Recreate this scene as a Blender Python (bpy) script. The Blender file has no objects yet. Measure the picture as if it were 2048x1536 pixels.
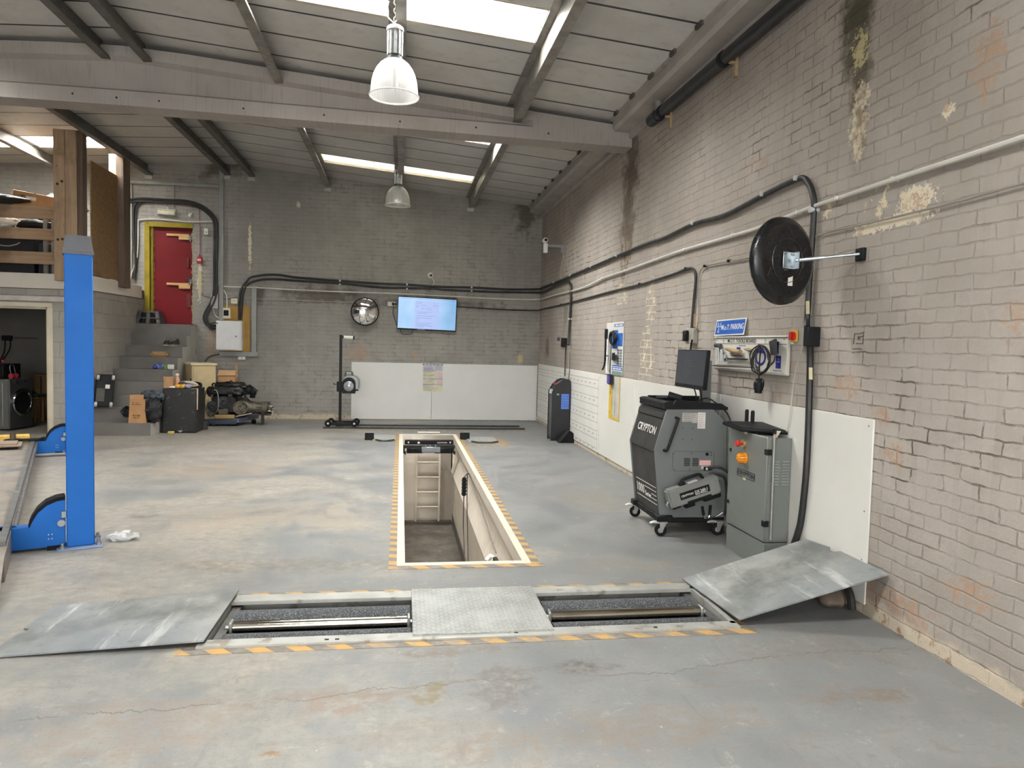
import bpy, bmesh, math, random
from mathutils import Vector, Matrix
random.seed(11)
SC = bpy.context.scene
COL = SC.collection
PI = math.pi
R = math.radians
V = Vector

# ---------------------------------------------------------------- camera model (world metres, x across, y into the hall, z up)
FPX = 1439.94
YAW, PITCH, ROLL = R(8.82131), R(-3.21245), R(1.43150)
EYE = V((0, 0, 1.5))
_f = V((math.sin(YAW)*math.cos(PITCH), math.cos(YAW)*math.cos(PITCH), math.sin(PITCH)))
_r = V((math.cos(YAW), -math.sin(YAW), 0))
_u = _r.cross(_f)
_r2 = math.cos(ROLL)*_r + math.sin(ROLL)*_u
_u2 = -math.sin(ROLL)*_r + math.cos(ROLL)*_u
def ray(x, y):
    return _r2*((x-1024)/FPX) - _u2*((y-768)/FPX) + _f
def plane(x, y, ax, v):
    d = ray(x, y); return EYE + d*((v-EYE[ax])/d[ax])
def atx(x, y, X): return plane(x, y, 0, X)
def aty(x, y, Y): return plane(x, y, 1, Y)
def atz(x, y, Z=0.0): return plane(x, y, 2, Z)

WX, BY = 2.65, 13.78      # side wall plane, end wall plane
def roof_z(x): return 4.347-0.0855*x if x > -2.95 else 4.5992+0.056*(x+2.95)

# ---------------------------------------------------------------- colours and node helpers
def lin(h):
    h = h.lstrip('#'); o = []
    for i in (0, 2, 4):
        c = int(h[i:i+2], 16)/255
        o.append(c/12.92 if c <= .04045 else ((c+.055)/1.055)**2.4)
    return (o[0], o[1], o[2], 1)
class G:
    def __init__(s, name):
        s.m = bpy.data.materials.new(name); s.m.use_nodes = True
        s.nt = s.m.node_tree; s.nt.nodes.clear()
        s.out = s.nt.nodes.new('ShaderNodeOutputMaterial')
        s.b = s.nt.nodes.new('ShaderNodeBsdfPrincipled')
        s.nt.links.new(s.b.outputs[0], s.out.inputs[0])
        s.tc = s.nt.nodes.new('ShaderNodeTexCoord')
    def n(s, t, ins=None, **pr):
        nd = s.nt.nodes.new('ShaderNode'+t)
        for k, v in pr.items(): setattr(nd, k, v)
        for k, v in (ins or {}).items(): s.put(nd.inputs[k], v)
        return nd
    def put(s, sock, v):
        if hasattr(v, 'is_output') or isinstance(v, bpy.types.NodeSocket): s.nt.links.new(v, sock)
        else: sock.default_value = v
    def math(s, op, a, b=0.0, c=0.0, clamp=False):
        return s.n('Math', {0: a, 1: b, 2: c}, operation=op, use_clamp=clamp).outputs[0]
    def mix(s, f, a, b, blend='MIX'):
        return s.n('Mix', {0: f, 6: a, 7: b}, data_type='RGBA', blend_type=blend).outputs[2]
    def noise(s, scale, detail=4, rough=.55, vec=None, dist=0.0):
        return s.n('TexNoise', {'Vector': vec or s.tc.outputs['Object'], 'Scale': scale, 'Detail': detail, 'Roughness': rough, 'Distortion': dist}).outputs[0]
    def rng(s, v, a, b, lo=0.0, hi=1.0):
        return s.n('MapRange', {0: v, 1: a, 2: b, 3: lo, 4: hi}, interpolation_type='SMOOTHSTEP').outputs[0]
    def sep(s, vec=None): return s.n('SeparateXYZ', {0: vec or s.tc.outputs['Object']}).outputs
    def comb(s, x=0.0, y=0.0, z=0.0): return s.n('CombineXYZ', {0: x, 1: y, 2: z}).outputs[0]
    def bump(s, h, strength=.3, dist=.01, nrm=None):
        ins = {'Height': h, 'Strength': strength, 'Distance': dist}
        if nrm: ins['Normal'] = nrm
        return s.n('Bump', ins).outputs[0]
    def set(s, **k):
        for a, v in k.items(): s.put(s.b.inputs[{'col': 'Base Color', 'rough': 'Roughness', 'metal': 'Metallic', 'nrm': 'Normal', 'spec': 'Specular IOR Level', 'emit': 'Emission Color', 'es': 'Emission Strength', 'coat': 'Coat Weight', 'alpha': 'Alpha', 'trans': 'Transmission Weight'}[a]], v)
        return s.m
_mc = {}
NOSPLIT = set('lettering label_print ruled_line arrow_print scale_print diagram_print screen_text vent_slot louvre key tread_rib lens_rib shell_rib screw rivet poster_print keyboard_key tread mortar'.split())
def mat(hexc, rough=.5, metal=0.0, var=.12, vs=7.0, bump=0.0, bs=90.0, spec=.5, dirt=None, dk=.55, ds=3.0):
    """plain paint / plastic / metal with slight tone variation; dirt = a second colour in blotches"""
    key = (hexc, rough, metal, var, vs, bump, bs, spec, dirt, dk, ds)
    if key in _mc: return _mc[key]
    g = G('m_'+hexc.strip('#')+'_%d' % len(_mc))
    c = lin(hexc)
    a = tuple(max(0, x*(1-var)) for x in c[:3])+(1,); b = tuple(min(1, x*(1+var)) for x in c[:3])+(1,)
    col = g.mix(g.rng(g.noise(vs, 4), .3, .7), a, b)
    if dirt: col = g.mix(g.rng(g.noise(ds, 6, .65), dk, dk+.14), col, lin(dirt))
    g.set(col=col, metal=metal, spec=spec, rough=g.rng(g.noise(vs*2.3, 3), .25, .75, max(0.02, rough-.07), min(1, rough+.07)))
    if bump: g.set(nrm=g.bump(g.noise(bs, 3), bump, .004))
    _mc[key] = g.m
    return g.m
def emit(hexc, strength=1.0):
    key = ('e', hexc, strength)
    if key in _mc: return _mc[key]
    g = G('lit_'+hexc.strip('#')); g.set(col=(0.01, 0.01, 0.01, 1), emit=lin(hexc), es=strength, rough=.25)
    _mc[key] = g.m; return g.m

# ---------------------------------------------------------------- mesh builder (everything is laid out in world metres)
def FR(o, x=(1, 0, 0), up=(0, 0, 1)):
    x = V(x).normalized(); up = V(up); up = (up-x*up.dot(x)).normalized(); w = x.cross(up)
    m = Matrix.Identity(4)
    for i in range(3):
        m[i][0] = x[i]; m[i][1] = up[i]; m[i][2] = w[i]; m[i][3] = o[i]
    return m
def BF(o): return FR(o, (1, 0, 0), (0, 0, 1))          # frame on the end wall: u across, v up, w out into the hall
def SF(o): return FR(o, (0, -1, 0), (0, 0, 1))         # frame on the side wall
def ROT(o, deg, ax='Z'): return Matrix.Translation(V(o)) @ Matrix.Rotation(R(deg), 4, ax)
def smooth_path(pts, k=5, closed=False):
    pts = [V(p) for p in pts]; n = len(pts)
    if n < 3: return pts
    out = []
    for i in range(n if closed else n-1):
        if closed: p0, p1, p2, p3 = pts[(i-1) % n], pts[i], pts[(i+1) % n], pts[(i+2) % n]
        else: p0, p1, p2, p3 = pts[max(i-1, 0)], pts[i], pts[i+1], pts[min(i+2, n-1)]
        for j in range(k):
            t = j/k; t2 = t*t; t3 = t2*t
            out.append(.5*((2*p1)+(p2-p0)*t+(2*p0-5*p1+4*p2-p3)*t2+(3*p1-p0-3*p2+p3)*t3))
    if not closed: out.append(pts[-1])
    return out
class MB:
    def __init__(s, M=None): s.bm = bmesh.new(); s.M = M or Matrix.Identity(4)
    def _v(s, p): return s.bm.verts.new(s.M @ V(p))
    def _f(s, vs):
        try: return s.bm.faces.new(vs)
        except ValueError: return None
    def poly(s, pts): s._f([s._v(p) for p in pts]); return s
    def hull(s, a, b):
        """two matching rings joined"""
        A = [s._v(p) for p in a]; B = [s._v(p) for p in b]; n = len(A)
        s._f(A[::-1]); s._f(B)
        for i in range(n): s._f([A[i], A[(i+1) % n], B[(i+1) % n], B[i]])
        return s
    def bx(s, x0, x1, y0, y1, z0, z1, bev=0.0, seg=1):
        n0 = len(s.bm.verts); ne = set(s.bm.edges) if bev else None
        s.hull([(x0, y0, z0), (x1, y0, z0), (x1, y1, z0), (x0, y1, z0)], [(x0, y0, z1), (x1, y0, z1), (x1, y1, z1), (x0, y1, z1)])
        if bev: bmesh.ops.bevel(s.bm, geom=[e for e in s.bm.edges if e not in ne], offset=bev, segments=seg, affect='EDGES', clamp_overlap=True)
        return s
    def box(s, c, d, bev=0.0, seg=1):
        return s.bx(c[0]-d[0]/2, c[0]+d[0]/2, c[1]-d[1]/2, c[1]+d[1]/2, c[2]-d[2]/2, c[2]+d[2]/2, bev, seg)
    def prism(s, pts, a, b, ax=1, bev=0.0, seg=1):
        """2-D outline extruded along an axis (ax 0: pts=(y,z); 1: (x,z); 2: (x,y))"""
        f = {0: lambda p, t: (t, p[0], p[1]), 1: lambda p, t: (p[0], t, p[1]), 2: lambda p, t: (p[0], p[1], t)}[ax]
        ne = set(s.bm.edges) if bev else None
        s.hull([f(p, a) for p in pts], [f(p, b) for p in pts])
        if bev: bmesh.ops.bevel(s.bm, geom=[e for e in s.bm.edges if e not in ne], offset=bev, segments=seg, affect='EDGES', clamp_overlap=True)
        return s
    def loft(s, rings, cap=True, closed=True):
        vs = [[s._v(p) for p in r] for r in rings]
        for a, b in zip(vs, vs[1:]):
            n = len(a)
            for i in range(n if closed else n-1): s._f([a[i], a[(i+1) % n], b[(i+1) % n], b[i]])
        if cap and closed: s._f(vs[0][::-1]); s._f(vs[-1])
        return s
    def tube(s, pts, r, n=8, closed=False, k=0, cap=True):
        pts = smooth_path(pts, k, closed) if k else [V(p) for p in pts]
        m = len(pts); rings = []; prev = None
        if isinstance(r, (list, tuple)) and len(r) != m:
            q = len(r)-1; r = [r[min(int(i*q/(m-1)), q-1)]*(1-(i*q/(m-1)-min(int(i*q/(m-1)), q-1)))+r[min(int(i*q/(m-1)), q-1)+1]*(i*q/(m-1)-min(int(i*q/(m-1)), q-1)) for i in range(m)]
        for i, p in enumerate(pts):
            if closed: t = pts[(i+1) % m]-pts[(i-1) % m]
            else: t = pts[min(i+1, m-1)]-pts[max(i-1, 0)]
            if t.length < 1e-9: t = V((0, 0, 1))
            t.normalize()
            if prev is None:
                a = V((0, 0, 1)) if abs(t.z) < .9 else V((1, 0, 0)); a = (a-t*a.dot(t)).normalized()
            else:
                a = prev-t*prev.dot(t); a = a.normalized() if a.length > 1e-6 else t.orthogonal().normalized()
            prev = a; b = t.cross(a); rr = r[i] if isinstance(r, (list, tuple)) else r
            rings.append([p+a*(rr*math.cos(2*PI*j/n))+b*(rr*math.sin(2*PI*j/n)) for j in range(n)])
        if closed: rings.append(rings[0]); return s.loft(rings, False)
        return s.loft(rings, cap)
    def cyl(s, p0, p1, r, r2=None, n=16): return s.tube([p0, p1], [r, r if r2 is None else r2], n)
    def lathe(s, prof, o, ax=(0, 0, 1), n=32, cap=False, a0=0, a1=2*PI):
        ax = V(ax).normalized(); x = ax.orthogonal().normalized(); y = ax.cross(x); o = V(o)
        full = abs(a1-a0-2*PI) < 1e-6
        m = n if full else n+1
        rings = [[o+ax*h+x*(r*math.cos(a0+(a1-a0)*j/n))+y*(r*math.sin(a0+(a1-a0)*j/n)) for j in range(m)] for r, h in prof]
        return s.loft(rings, cap, full)
    def sph(s, c, r, n=10, sc=(1, 1, 1)):
        c = V(c); rings = []
        for i in range(1, n):
            th = PI*i/n
            rings.append([c+V((r*sc[0]*math.sin(th)*math.cos(2*PI*j/(2*n)), r*sc[1]*math.sin(th)*math.sin(2*PI*j/(2*n)), r*sc[2]*math.cos(th))) for j in range(2*n)])
        return s.loft(rings)
    def bars(s, u0, v0, w, h, ws=(5, 4, 6), z=.001):
        """a line of print too small to read: one dash per word"""
        tot = sum(ws)+len(ws)-1; u = u0
        for k in ws: s.bx(u, u+w*k/tot, v0, v0+h, z, z+.0006); u += w*(k+1)/tot
        return s
    def text(s, txt, u0, v0, w, h, z=0.001, bold=0.0, depth=0.0006):
        """lettering fitted into the rectangle u0,v0,w,h of the frame s.M"""
        key = (txt, bold)
        if key not in _tc:
            cu = bpy.data.curves.new('t', 'FONT'); cu.body = txt; cu.offset = bold; cu.extrude = .02; cu.resolution_u = 3
            o = bpy.data.objects.new('t', cu); COL.objects.link(o); bpy.context.view_layer.update()
            me = bpy.data.meshes.new_from_object(o.evaluated_get(bpy.context.evaluated_depsgraph_get()))
            vs = [tuple(v.co) for v in me.vertices]; fs = [tuple(p.vertices) for p in me.polygons]
            bpy.data.objects.remove(o); bpy.data.curves.remove(cu); bpy.data.meshes.remove(me)
            xs = [v[0] for v in vs]; ys = [v[1] for v in vs]
            x0, x1, y0, y1 = min(xs), max(xs), min(ys), max(ys)
            _tc[key] = ([((v[0]-x0)/(x1-x0), (v[1]-y0)/(y1-y0), v[2]/.02) for v in vs], fs)
        vs, fs = _tc[key]
        bv = [s._v((u0+w*a, v0+h*b, z+depth*c)) for a, b, c in vs]
        for f in fs: s._f([bv[i] for i in f])
        return s
    def clusters(s):
        """groups of loose islands that lie close together"""
        bm = s.bm; bm.verts.ensure_lookup_table(); seen = set(); isl = []
        for v in bm.verts:
            if v in seen: continue
            st = [v]; seen.add(v); cur = []
            while st:
                q = st.pop(); cur.append(q)
                for e in q.link_edges:
                    w = e.other_vert(q)
                    if w not in seen: seen.add(w); st.append(w)
            isl.append(cur)
        n = len(isl)
        if n < 2 or n > 80: return []
        B = [([min(v.co[i] for v in c) for i in range(3)], [max(v.co[i] for v in c) for i in range(3)]) for c in isl]
        sz = [max(b[1][i]-b[0][i] for i in range(3)) for b in B]; lab = list(range(n))
        def root(a):
            while lab[a] != a: a = lab[a]
            return a
        for a in range(n):
            for b in range(a+1, n):
                d = math.sqrt(sum(max(0, B[a][0][i]-B[b][1][i], B[b][0][i]-B[a][1][i])**2 for i in range(3)))
                if d <= max(.02, .5*max(sz[a], sz[b])): lab[root(a)] = root(b)
        out = {}
        for a in range(n): out.setdefault(root(a), []).extend(isl[a])
        return list(out.values()) if len(out) > 1 else []
    def build(s, name, m, parent=None, ang=38, keep=False, **props):
        bm = s.bm
        bmesh.ops.recalc_face_normals(bm, faces=bm.faces)
        if parent and name not in NOSPLIT:
            cl = s.clusters()
            if cl:
                first = None
                for c in cl:
                    cs = set(c); idx = {}; q = MB()
                    for v in c: idx[v] = q.bm.verts.new(v.co)
                    for f in bm.faces:
                        if f.verts[0] in cs: q.bm.faces.new([idx[v] for v in f.verts])
                    o = q.build(name, m, parent, ang, keep, **props); first = first or o
                bm.free(); return first
        me = bpy.data.meshes.new(name); o = bpy.data.objects.new(name, me); COL.objects.link(o)
        if parent:
            bm.transform(wm(parent).inverted()); o.parent = parent
        elif not keep and len(bm.verts):
            xs = [v.co for v in bm.verts]
            c = V([(min(p[i] for p in xs)+max(p[i] for p in xs))/2 for i in range(3)]); c.z = min(p.z for p in xs)
            bm.transform(Matrix.Translation(-c)); o.location = c
        for f in bm.faces: f.smooth = True
        bm.to_mesh(me); bm.free()
        me.set_sharp_from_angle(angle=R(ang))
        me.materials.append(m)
        for k, v in props.items(): o[k] = v
        return o
_tc = {}
def wm(o):
    m = Matrix.Translation(o.location) @ o.rotation_euler.to_matrix().to_4x4() @ Matrix.Diagonal((*o.scale, 1))
    return wm(o.parent) @ m if o.parent else m
def tag(o, label, cat, group=None):
    o['label'] = label; o['category'] = cat
    if group: o['group'] = group
    return o
def thing(name, label, cat, loc=(0, 0, 0), group=None):
    o = bpy.data.objects.new(name, None); o.empty_display_size = .1; COL.objects.link(o); o.location = loc
    return tag(o, label, cat, group)
def struct(o, label=None):
    o['kind'] = 'structure'
    if label: o['label'] = label
    return o
def dup(root, loc, label=None):
    r = root.copy(); COL.objects.link(r); r.location = loc
    if label: r['label'] = label
    for ch in list(root.children):
        c = ch.copy(); COL.objects.link(c); c.parent = r
        for g in ch.children:
            d = g.copy(); COL.objects.link(d); d.parent = c
    return r
# ---------------------------------------------------------------- shared materials
def ellipse_mask(g, u, v, cu, cv, ru, rv, nz, k=.9, sharp=6.0):
    if not hasattr(g, 'uv'): g.uv = g.comb(u, v, 0.0); g.nzk = {}
    d = g.n('VectorMath', {0: g.uv, 1: (1/ru, 1/rv, 0), 2: (-cu/ru, -cv/rv, 0)}, operation='MULTIPLY_ADD').outputs[0]
    d = g.n('VectorMath', {0: d}, operation='LENGTH').outputs['Value']
    kk = (nz, k)
    if kk not in g.nzk: g.nzk[kk] = g.math('MULTIPLY_ADD', nz, k*4.5, 1-k*2.25)
    return g.math('MULTIPLY', g.math('SUBTRACT', g.nzk[kk], d), sharp, clamp=True)
def masonry(name, axes, base, bw, bh, mortar=.012, dark='#4a453f', line=.5, bumpk=.5, patches=(), tint='#8a8076', flake=.0, base_flake=True):
    """painted brick or block: u,v are metres along and up the wall"""
    g = G(name); x, y, z = g.sep()
    u = {'x': x, 'y': y}[axes]
    wob = g.math('ADD', g.math('MULTIPLY', g.math('SUBTRACT', g.noise(1.7, 3), .5), .03), g.math('MULTIPLY', g.math('SUBTRACT', g.noise(11.0, 3), .5), .022))
    wob2 = g.math('MULTIPLY', g.math('SUBTRACT', g.noise(8.0, 4, vec=g.comb(u, 5.0, z)), .5), .05)
    vec = g.comb(g.math('ADD', u, wob2), g.math('ADD', z, wob), 0.0)
    br = g.n('TexBrick', {'Vector': vec, 'Color1': (1, 1, 1, 1), 'Color2': (.75, .75, .75, 1), 'Mortar': (0, 0, 0, 1), 'Scale': 1.0, 'Mortar Size': mortar, 'Mortar Smooth': .6, 'Bias': 0.0, 'Brick Width': bw, 'Row Height': bh})
    mfac = br.outputs['Fac']; bcol = br.outputs['Color']
    n1 = g.noise(.9, 3, .6); n2 = g.noise(5.0, 4, .65); n3 = g.noise(28.0, 3, .7); n4 = g.noise(9.0, 5, .75)
    c = lin(base)
    a = tuple(q*.86 for q in c[:3])+(1,); b = tuple(min(1, q*1.12) for q in c[:3])+(1,)
    col = g.mix(g.rng(n1, .3, .7), a, b)
    col = g.mix(g.math('MULTIPLY', g.rng(n2, .45, .7), .35), col, lin(tint))
    col = g.mix(.10, col, bcol, 'MULTIPLY')
    # vertical brush / drip streaks
    st = g.noise(1.0, 4, .6, vec=g.comb(g.math('MULTIPLY', u, 16.0), 0.0, g.math('MULTIPLY', z, .7)))
    col = g.mix(g.math('MULTIPLY', g.rng(st, .52, .75), .16), col, lin('#6b645c'))
    # open joints here and there
    jm = g.math('MULTIPLY', g.math('MULTIPLY', mfac, g.math('ADD', g.math('MULTIPLY', g.rng(n1, .42, .66), g.rng(n2, .46, .60)), .10)), line)
    col = g.mix(jm, col, lin(dark))
    n5 = g.noise(24.0, 5, .78)
    nz = g.math('ADD', g.math('MULTIPLY', n4, .35), g.math('MULTIPLY', n5, .65))
    for (cu, cv, ru, rv, kind) in patches:
        if kind == 'plaster':
            m = ellipse_mask(g, u, z, cu, cv, ru, rv, nz, 1.0, 9); col = g.mix(m, col, lin('#d8ccb4'))
        elif kind == 'flake':      # scattered flakes
            m = g.math('MULTIPLY', ellipse_mask(g, u, z, cu, cv, ru, rv, nz, .5, 4), g.rng(n4, .52, .56)); col = g.mix(m, col, lin('#d6c8a8'))
        elif kind == 'flakejoint':
            m = g.math('MULTIPLY', ellipse_mask(g, u, z, cu, cv, ru, rv, n2, .5, 4), g.math('MAXIMUM', g.math('MULTIPLY', mfac, .95), g.rng(n4, .56, .6))); col = g.mix(m, col, lin('#d9ceb4'))
        elif kind == 'brick':
            m = g.math('MULTIPLY', ellipse_mask(g, u, z, cu, cv, ru, rv, nz, 1.2, 5), g.math('MULTIPLY', g.rng(n5, .44, .56), .75)); col = g.mix(m, col, lin('#a98970'))
        elif kind == 'stain':
            m = g.math('MULTIPLY', ellipse_mask(g, u, z, cu, cv, ru, rv, n2, .45, 1.6), .75); col = g.mix(m, col, lin('#4d443a'))
        elif kind == 'brown':
            m = g.math('MULTIPLY', g.math('MULTIPLY', ellipse_mask(g, u, z, cu, cv, ru, rv, n2, .4, 1.8), g.rng(n4, .4, .62)), .75); col = g.mix(m, col, lin('#6a5438'))
        elif kind == 'moss':
            m = g.math('MULTIPLY', ellipse_mask(g, u, z, cu, cv, ru, rv, n2, .5, 2), .85); col = g.mix(m, col, lin('#45412f'))
        elif kind == 'ochre':
            m = g.math('MULTIPLY', ellipse_mask(g, u, z, cu, cv, ru, rv, nz, 1.3, 6), .8); col = g.mix(m, col, lin('#c3b587'))
    if flake:
        m = g.math('MULTIPLY', g.rng(g.noise(3.1, 5, .8), .66, .70), flake); col = g.mix(m, col, lin('#b98f70'))
    if base_flake:     # bare render along the foot of the wall
        m = g.math('MULTIPLY', g.rng(g.math('ADD', z, g.math('MULTIPLY', n2, -.16)), .03, -.02), .9)
        col = g.mix(m, col, g.mix(g.rng(n4, .52, .62), lin('#c6b8a2'), lin('#9d7c63')))
    h = g.math('ADD', g.math('MULTIPLY', mfac, g.math('MULTIPLY', g.rng(n2, .36, .6), -1.1)), g.math('ADD', g.math('MULTIPLY', n2, 1.2), g.math('ADD', g.math('MULTIPLY', n4, .9), g.math('MULTIPLY', n3, .4))))
    return g.set(col=col, rough=.72, spec=.3, nrm=g.bump(h, bumpk, .012))

def m_floor():
    g = G('painted_concrete_floor'); x, y, z = g.sep()
    n1 = g.noise(.55, 4, .62, dist=.6); n2 = g.noise(2.3, 5, .7); n3 = g.noise(14.0, 4, .7)
    wear = g.math('ADD', g.math('MULTIPLY', x, -.075), g.math('ADD', g.math('MULTIPLY', n1, 1.5), g.math('MULTIPLY', n2, .35)))
    col = g.mix(g.rng(n2, .3, .7), lin('#6c6d6d'), lin('#7b7b79'))
    worn = g.mix(g.rng(n3, .35, .65), lin('#9c9487'), lin('#89837a'))
    col = g.mix(g.math('MULTIPLY', g.rng(wear, .82, 1.22), .85), col, worn)
    scr = g.noise(1.0, 6, .7, vec=g.comb(g.math('MULTIPLY', x, 3.0), g.math('MULTIPLY', y, 14.0), 0.0))
    col = g.mix(g.math('MULTIPLY', g.rng(scr, .52, .70), .55), col, lin('#766a5e'))
    scr2 = g.noise(1.0, 6, .7, vec=g.comb(g.math('MULTIPLY', x, 14.0), g.math('MULTIPLY', y, 2.0), 3.0))
    col = g.mix(g.math('MULTIPLY', g.rng(scr2, .57, .72), .4), col, lin('#625d57'))
    fine = g.noise(7.0, 6, .8, dist=.4)
    col = g.mix(g.math('MULTIPLY', g.rng(fine, .56, .66), .42), col, lin('#6a6158')); col = g.mix(g.math('MULTIPLY', g.rng(fine, .42, .34), .25), col, lin('#aca598'))
    for (cx, cy, rx, ry, c, k) in FLOOR_STAINS:
        m = g.math('MULTIPLY', ellipse_mask(g, x, y, cx, cy, rx, ry, n2, .8, 2.5), g.math('MULTIPLY', g.rng(n3, .35, .6), k))
        col = g.mix(m, col, lin(c))
    # hairline crack wandering across the foreground
    w = g.math('MULTIPLY', g.math('SUBTRACT', g.noise(1.3, 7, .7, vec=g.comb(x, 0.0, 7.0)), .5), .5)
    d = g.math('ABSOLUTE', g.math('SUBTRACT', y, g.math('ADD', g.math('ADD', 3.05, w), g.math('MULTIPLY', x, .07))))
    m = g.math('MULTIPLY', g.rng(d, .007, .002), g.rng(n2, .42, .52))
    col = g.mix(g.math('MULTIPLY', m, .8), col, lin('#5b544c'))
    grn = g.noise(55.0, 3, .8); col = g.mix(g.math('MULTIPLY', g.rng(grn, .52, .68), .3), col, lin('#5e5953'))
    spk = g.rng(g.noise(38.0, 2), .74, .77)
    col = g.mix(g.math('MULTIPLY', spk, .6), col, lin('#b9b5ac'))
    h = g.math('ADD', g.math('MULTIPLY', n3, .6), g.math('MULTIPLY', n2, .7))
    return g.set(col=col, rough=g.rng(n2, .3, .7, .42, .6), spec=.4, nrm=g.bump(h, .12, .01))

def m_roof():
    g = G('roof_sheet'); x, y, z = g.sep()
    fr = g.math('FRACT', g.math('MULTIPLY', g.math('SUBTRACT', y, 5.725), 1/.575))
    ln = g.math('LESS_THAN', fr, .055)
    n1 = g.noise(1.1, 6, .65); n2 = g.noise(6, 6, .7)
    col = g.mix(g.rng(n1, .3, .7), lin('#bdbab5'), lin('#cfccc7'))
    col = g.mix(g.math('MULTIPLY', g.rng(n2, .5, .75), .4), col, lin('#9c968c'))
    col = g.mix(ln, col, lin('#2f2d2b'))
    return g.set(col=col, rough=.42, spec=.5, nrm=g.bump(g.math('MULTIPLY', ln, -1.0), .8, .02))

def m_wood(name, hexa, hexb, ax='z', sc=1.0, knots=True):
    g = G(name); x, y, z = g.sep()
    s1, s2 = 26.0*sc, 1.6*sc
    vec = {'z': g.comb(g.math('MULTIPLY', x, s1), g.math('MULTIPLY', y, s1), g.math('MULTIPLY', z, s2)),
           'x': g.comb(g.math('MULTIPLY', x, s2), g.math('MULTIPLY', y, s1), g.math('MULTIPLY', z, s1))}[ax]
    gr = g.noise(1.0, 6, .65, vec=vec, dist=.8); n = g.noise(2.0, 5)
    col = g.mix(g.rng(gr, .3, .7), lin(hexa), lin(hexb))
    col = g.mix(g.math('MULTIPLY', g.rng(n, .5, .72), .5), col, lin('#4d3a28'))
    if knots: col = g.mix(g.math('MULTIPLY', g.rng(g.noise(7.0, 2), .72, .77), .9), col, lin('#3a281b'))
    return g.set(col=col, rough=.75, spec=.25, nrm=g.bump(gr, .25, .005))
def m_osb():
    g = G('chipboard'); n = g.n('TexVoronoi', {'Vector': g.tc.outputs['Object'], 'Scale': 55.0}, feature='F1')
    w = g.noise(24, 5, .7); col = g.mix(g.rng(w, .35, .68), lin('#6b5030'), lin('#8f7048'))
    col = g.mix(.35, col, g.mix(g.math('FRACT', g.math('MULTIPLY', n.outputs[0], 3.1)), lin('#5a4126'), lin('#a3855a')))
    col = g.mix(g.math('MULTIPLY', g.rng(g.noise(1.5, 4), .58, .72), .6), col, lin('#3e2f20'))
    return g.set(col=col, rough=.8)
def m_galv(name='galvanised', base='#8d9293', hi='#a6abac', rough=.38, metal=.85, scale=9.0):
    g = G(name); n = g.noise(scale, 6, .7); n2 = g.noise(1.6, 4)
    col = g.mix(g.rng(n, .3, .7), lin(base), lin(hi)); col = g.mix(g.math('MULTIPLY', g.rng(n2, .5, .75), .45), col, lin('#6e7273'))
    return g.set(col=col, metal=metal, rough=g.rng(n2, .3, .7, rough-.08, rough+.12), nrm=g.bump(g.noise(40, 4), .06, .004))
def m_grit():
    g = G('gritted_roller'); n = g.noise(150.0, 3, .7); v = g.n('TexVoronoi', {'Vector': g.tc.outputs['Object'], 'Scale': 170.0}).outputs[0]
    col = g.mix(g.rng(n, .5, .68), lin('#26282a'), lin('#8a8d91'))
    return g.set(col=col, rough=.6, nrm=g.bump(v, .9, .004))
def m_hazard(ax, pitch, slant, worn=.75):
    """yellow and grey-black floor tape, worn"""
    g = G('hazard_tape_'+ax); x, y, z = g.sep(); a, b = (x, y) if ax == 'x' else (y, x)
    t = g.math('FRACT', g.math('MULTIPLY', g.math('ADD', a, g.math('MULTIPLY', b, slant)), 1/pitch))
    col = g.mix(g.math('LESS_THAN', t, .5), lin('#6b635a'), lin('#b18a4c'))
    n = g.noise(9, 6, .75); col = g.mix(g.math('MULTIPLY', g.rng(n, .46, .6), worn), col, lin('#827b72'))
    return g.set(col=col, rough=.6)
def m_checker():
    g = G('chequer_plate'); x, y, z = g.sep(g.tc.outputs['Object'])
    def bars(ox, sg):
        a = g.math('FRACT', g.math('ADD', g.math('MULTIPLY', x, 1/.05), ox)); b = g.math('FRACT', g.math('ADD', g.math('MULTIPLY', y, 1/.05), ox))
        a = g.math('SUBTRACT', a, .5); b = g.math('SUBTRACT', b, .5)
        p = g.math('ADD', a, g.math('MULTIPLY', b, sg)); q = g.math('SUBTRACT', a, g.math('MULTIPLY', b, sg))
        d = g.math('ADD', g.math('POWER', g.math('MULTIPLY', p, 1/.55), 2.0), g.math('POWER', g.math('MULTIPLY', q, 1/.17), 2.0))
        return g.rng(d, 1.0, .55)
    h = g.math('MAXIMUM', bars(0.0, 1.0), bars(.5, -1.0))
    n = g.noise(4, 6, .7); col = g.mix(g.rng(n, .35, .7), lin('#94958f'), lin('#b5b6b1')); col = g.mix(g.math('MULTIPLY', h, .5), col, lin('#c6c8c8'))
    return g.set(col=col, metal=.5, rough=.45, nrm=g.bump(h, .9, .006))
def m_plate():
    g = G('galvanised_cover_plate'); x, y, z = g.sep()
    n = g.noise(3.2, 7, .7); n2 = g.noise(1.1, 5)
    st = g.noise(1.0, 5, .7, vec=g.comb(g.math('MULTIPLY', x, 7.0), g.math('MULTIPLY', y, .8), 0.0))
    col = g.mix(g.rng(n, .32, .7), lin('#6a6c6a'), lin('#a09f9a')); col = g.mix(g.rng(n2, .4, .72), col, lin('#8a8e8f'))
    col = g.mix(g.math('MULTIPLY', g.rng(st, .56, .70), .7), col, lin('#c9cac6')); col = g.mix(g.math('MULTIPLY', g.rng(g.noise(9.0, 8, .8), .54, .66), .45), col, lin('#5f6465'))
    return g.set(col=col, metal=.35, rough=g.rng(n, .3, .7, .4, .58), nrm=g.bump(g.noise(30, 5), .08, .004))

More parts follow.
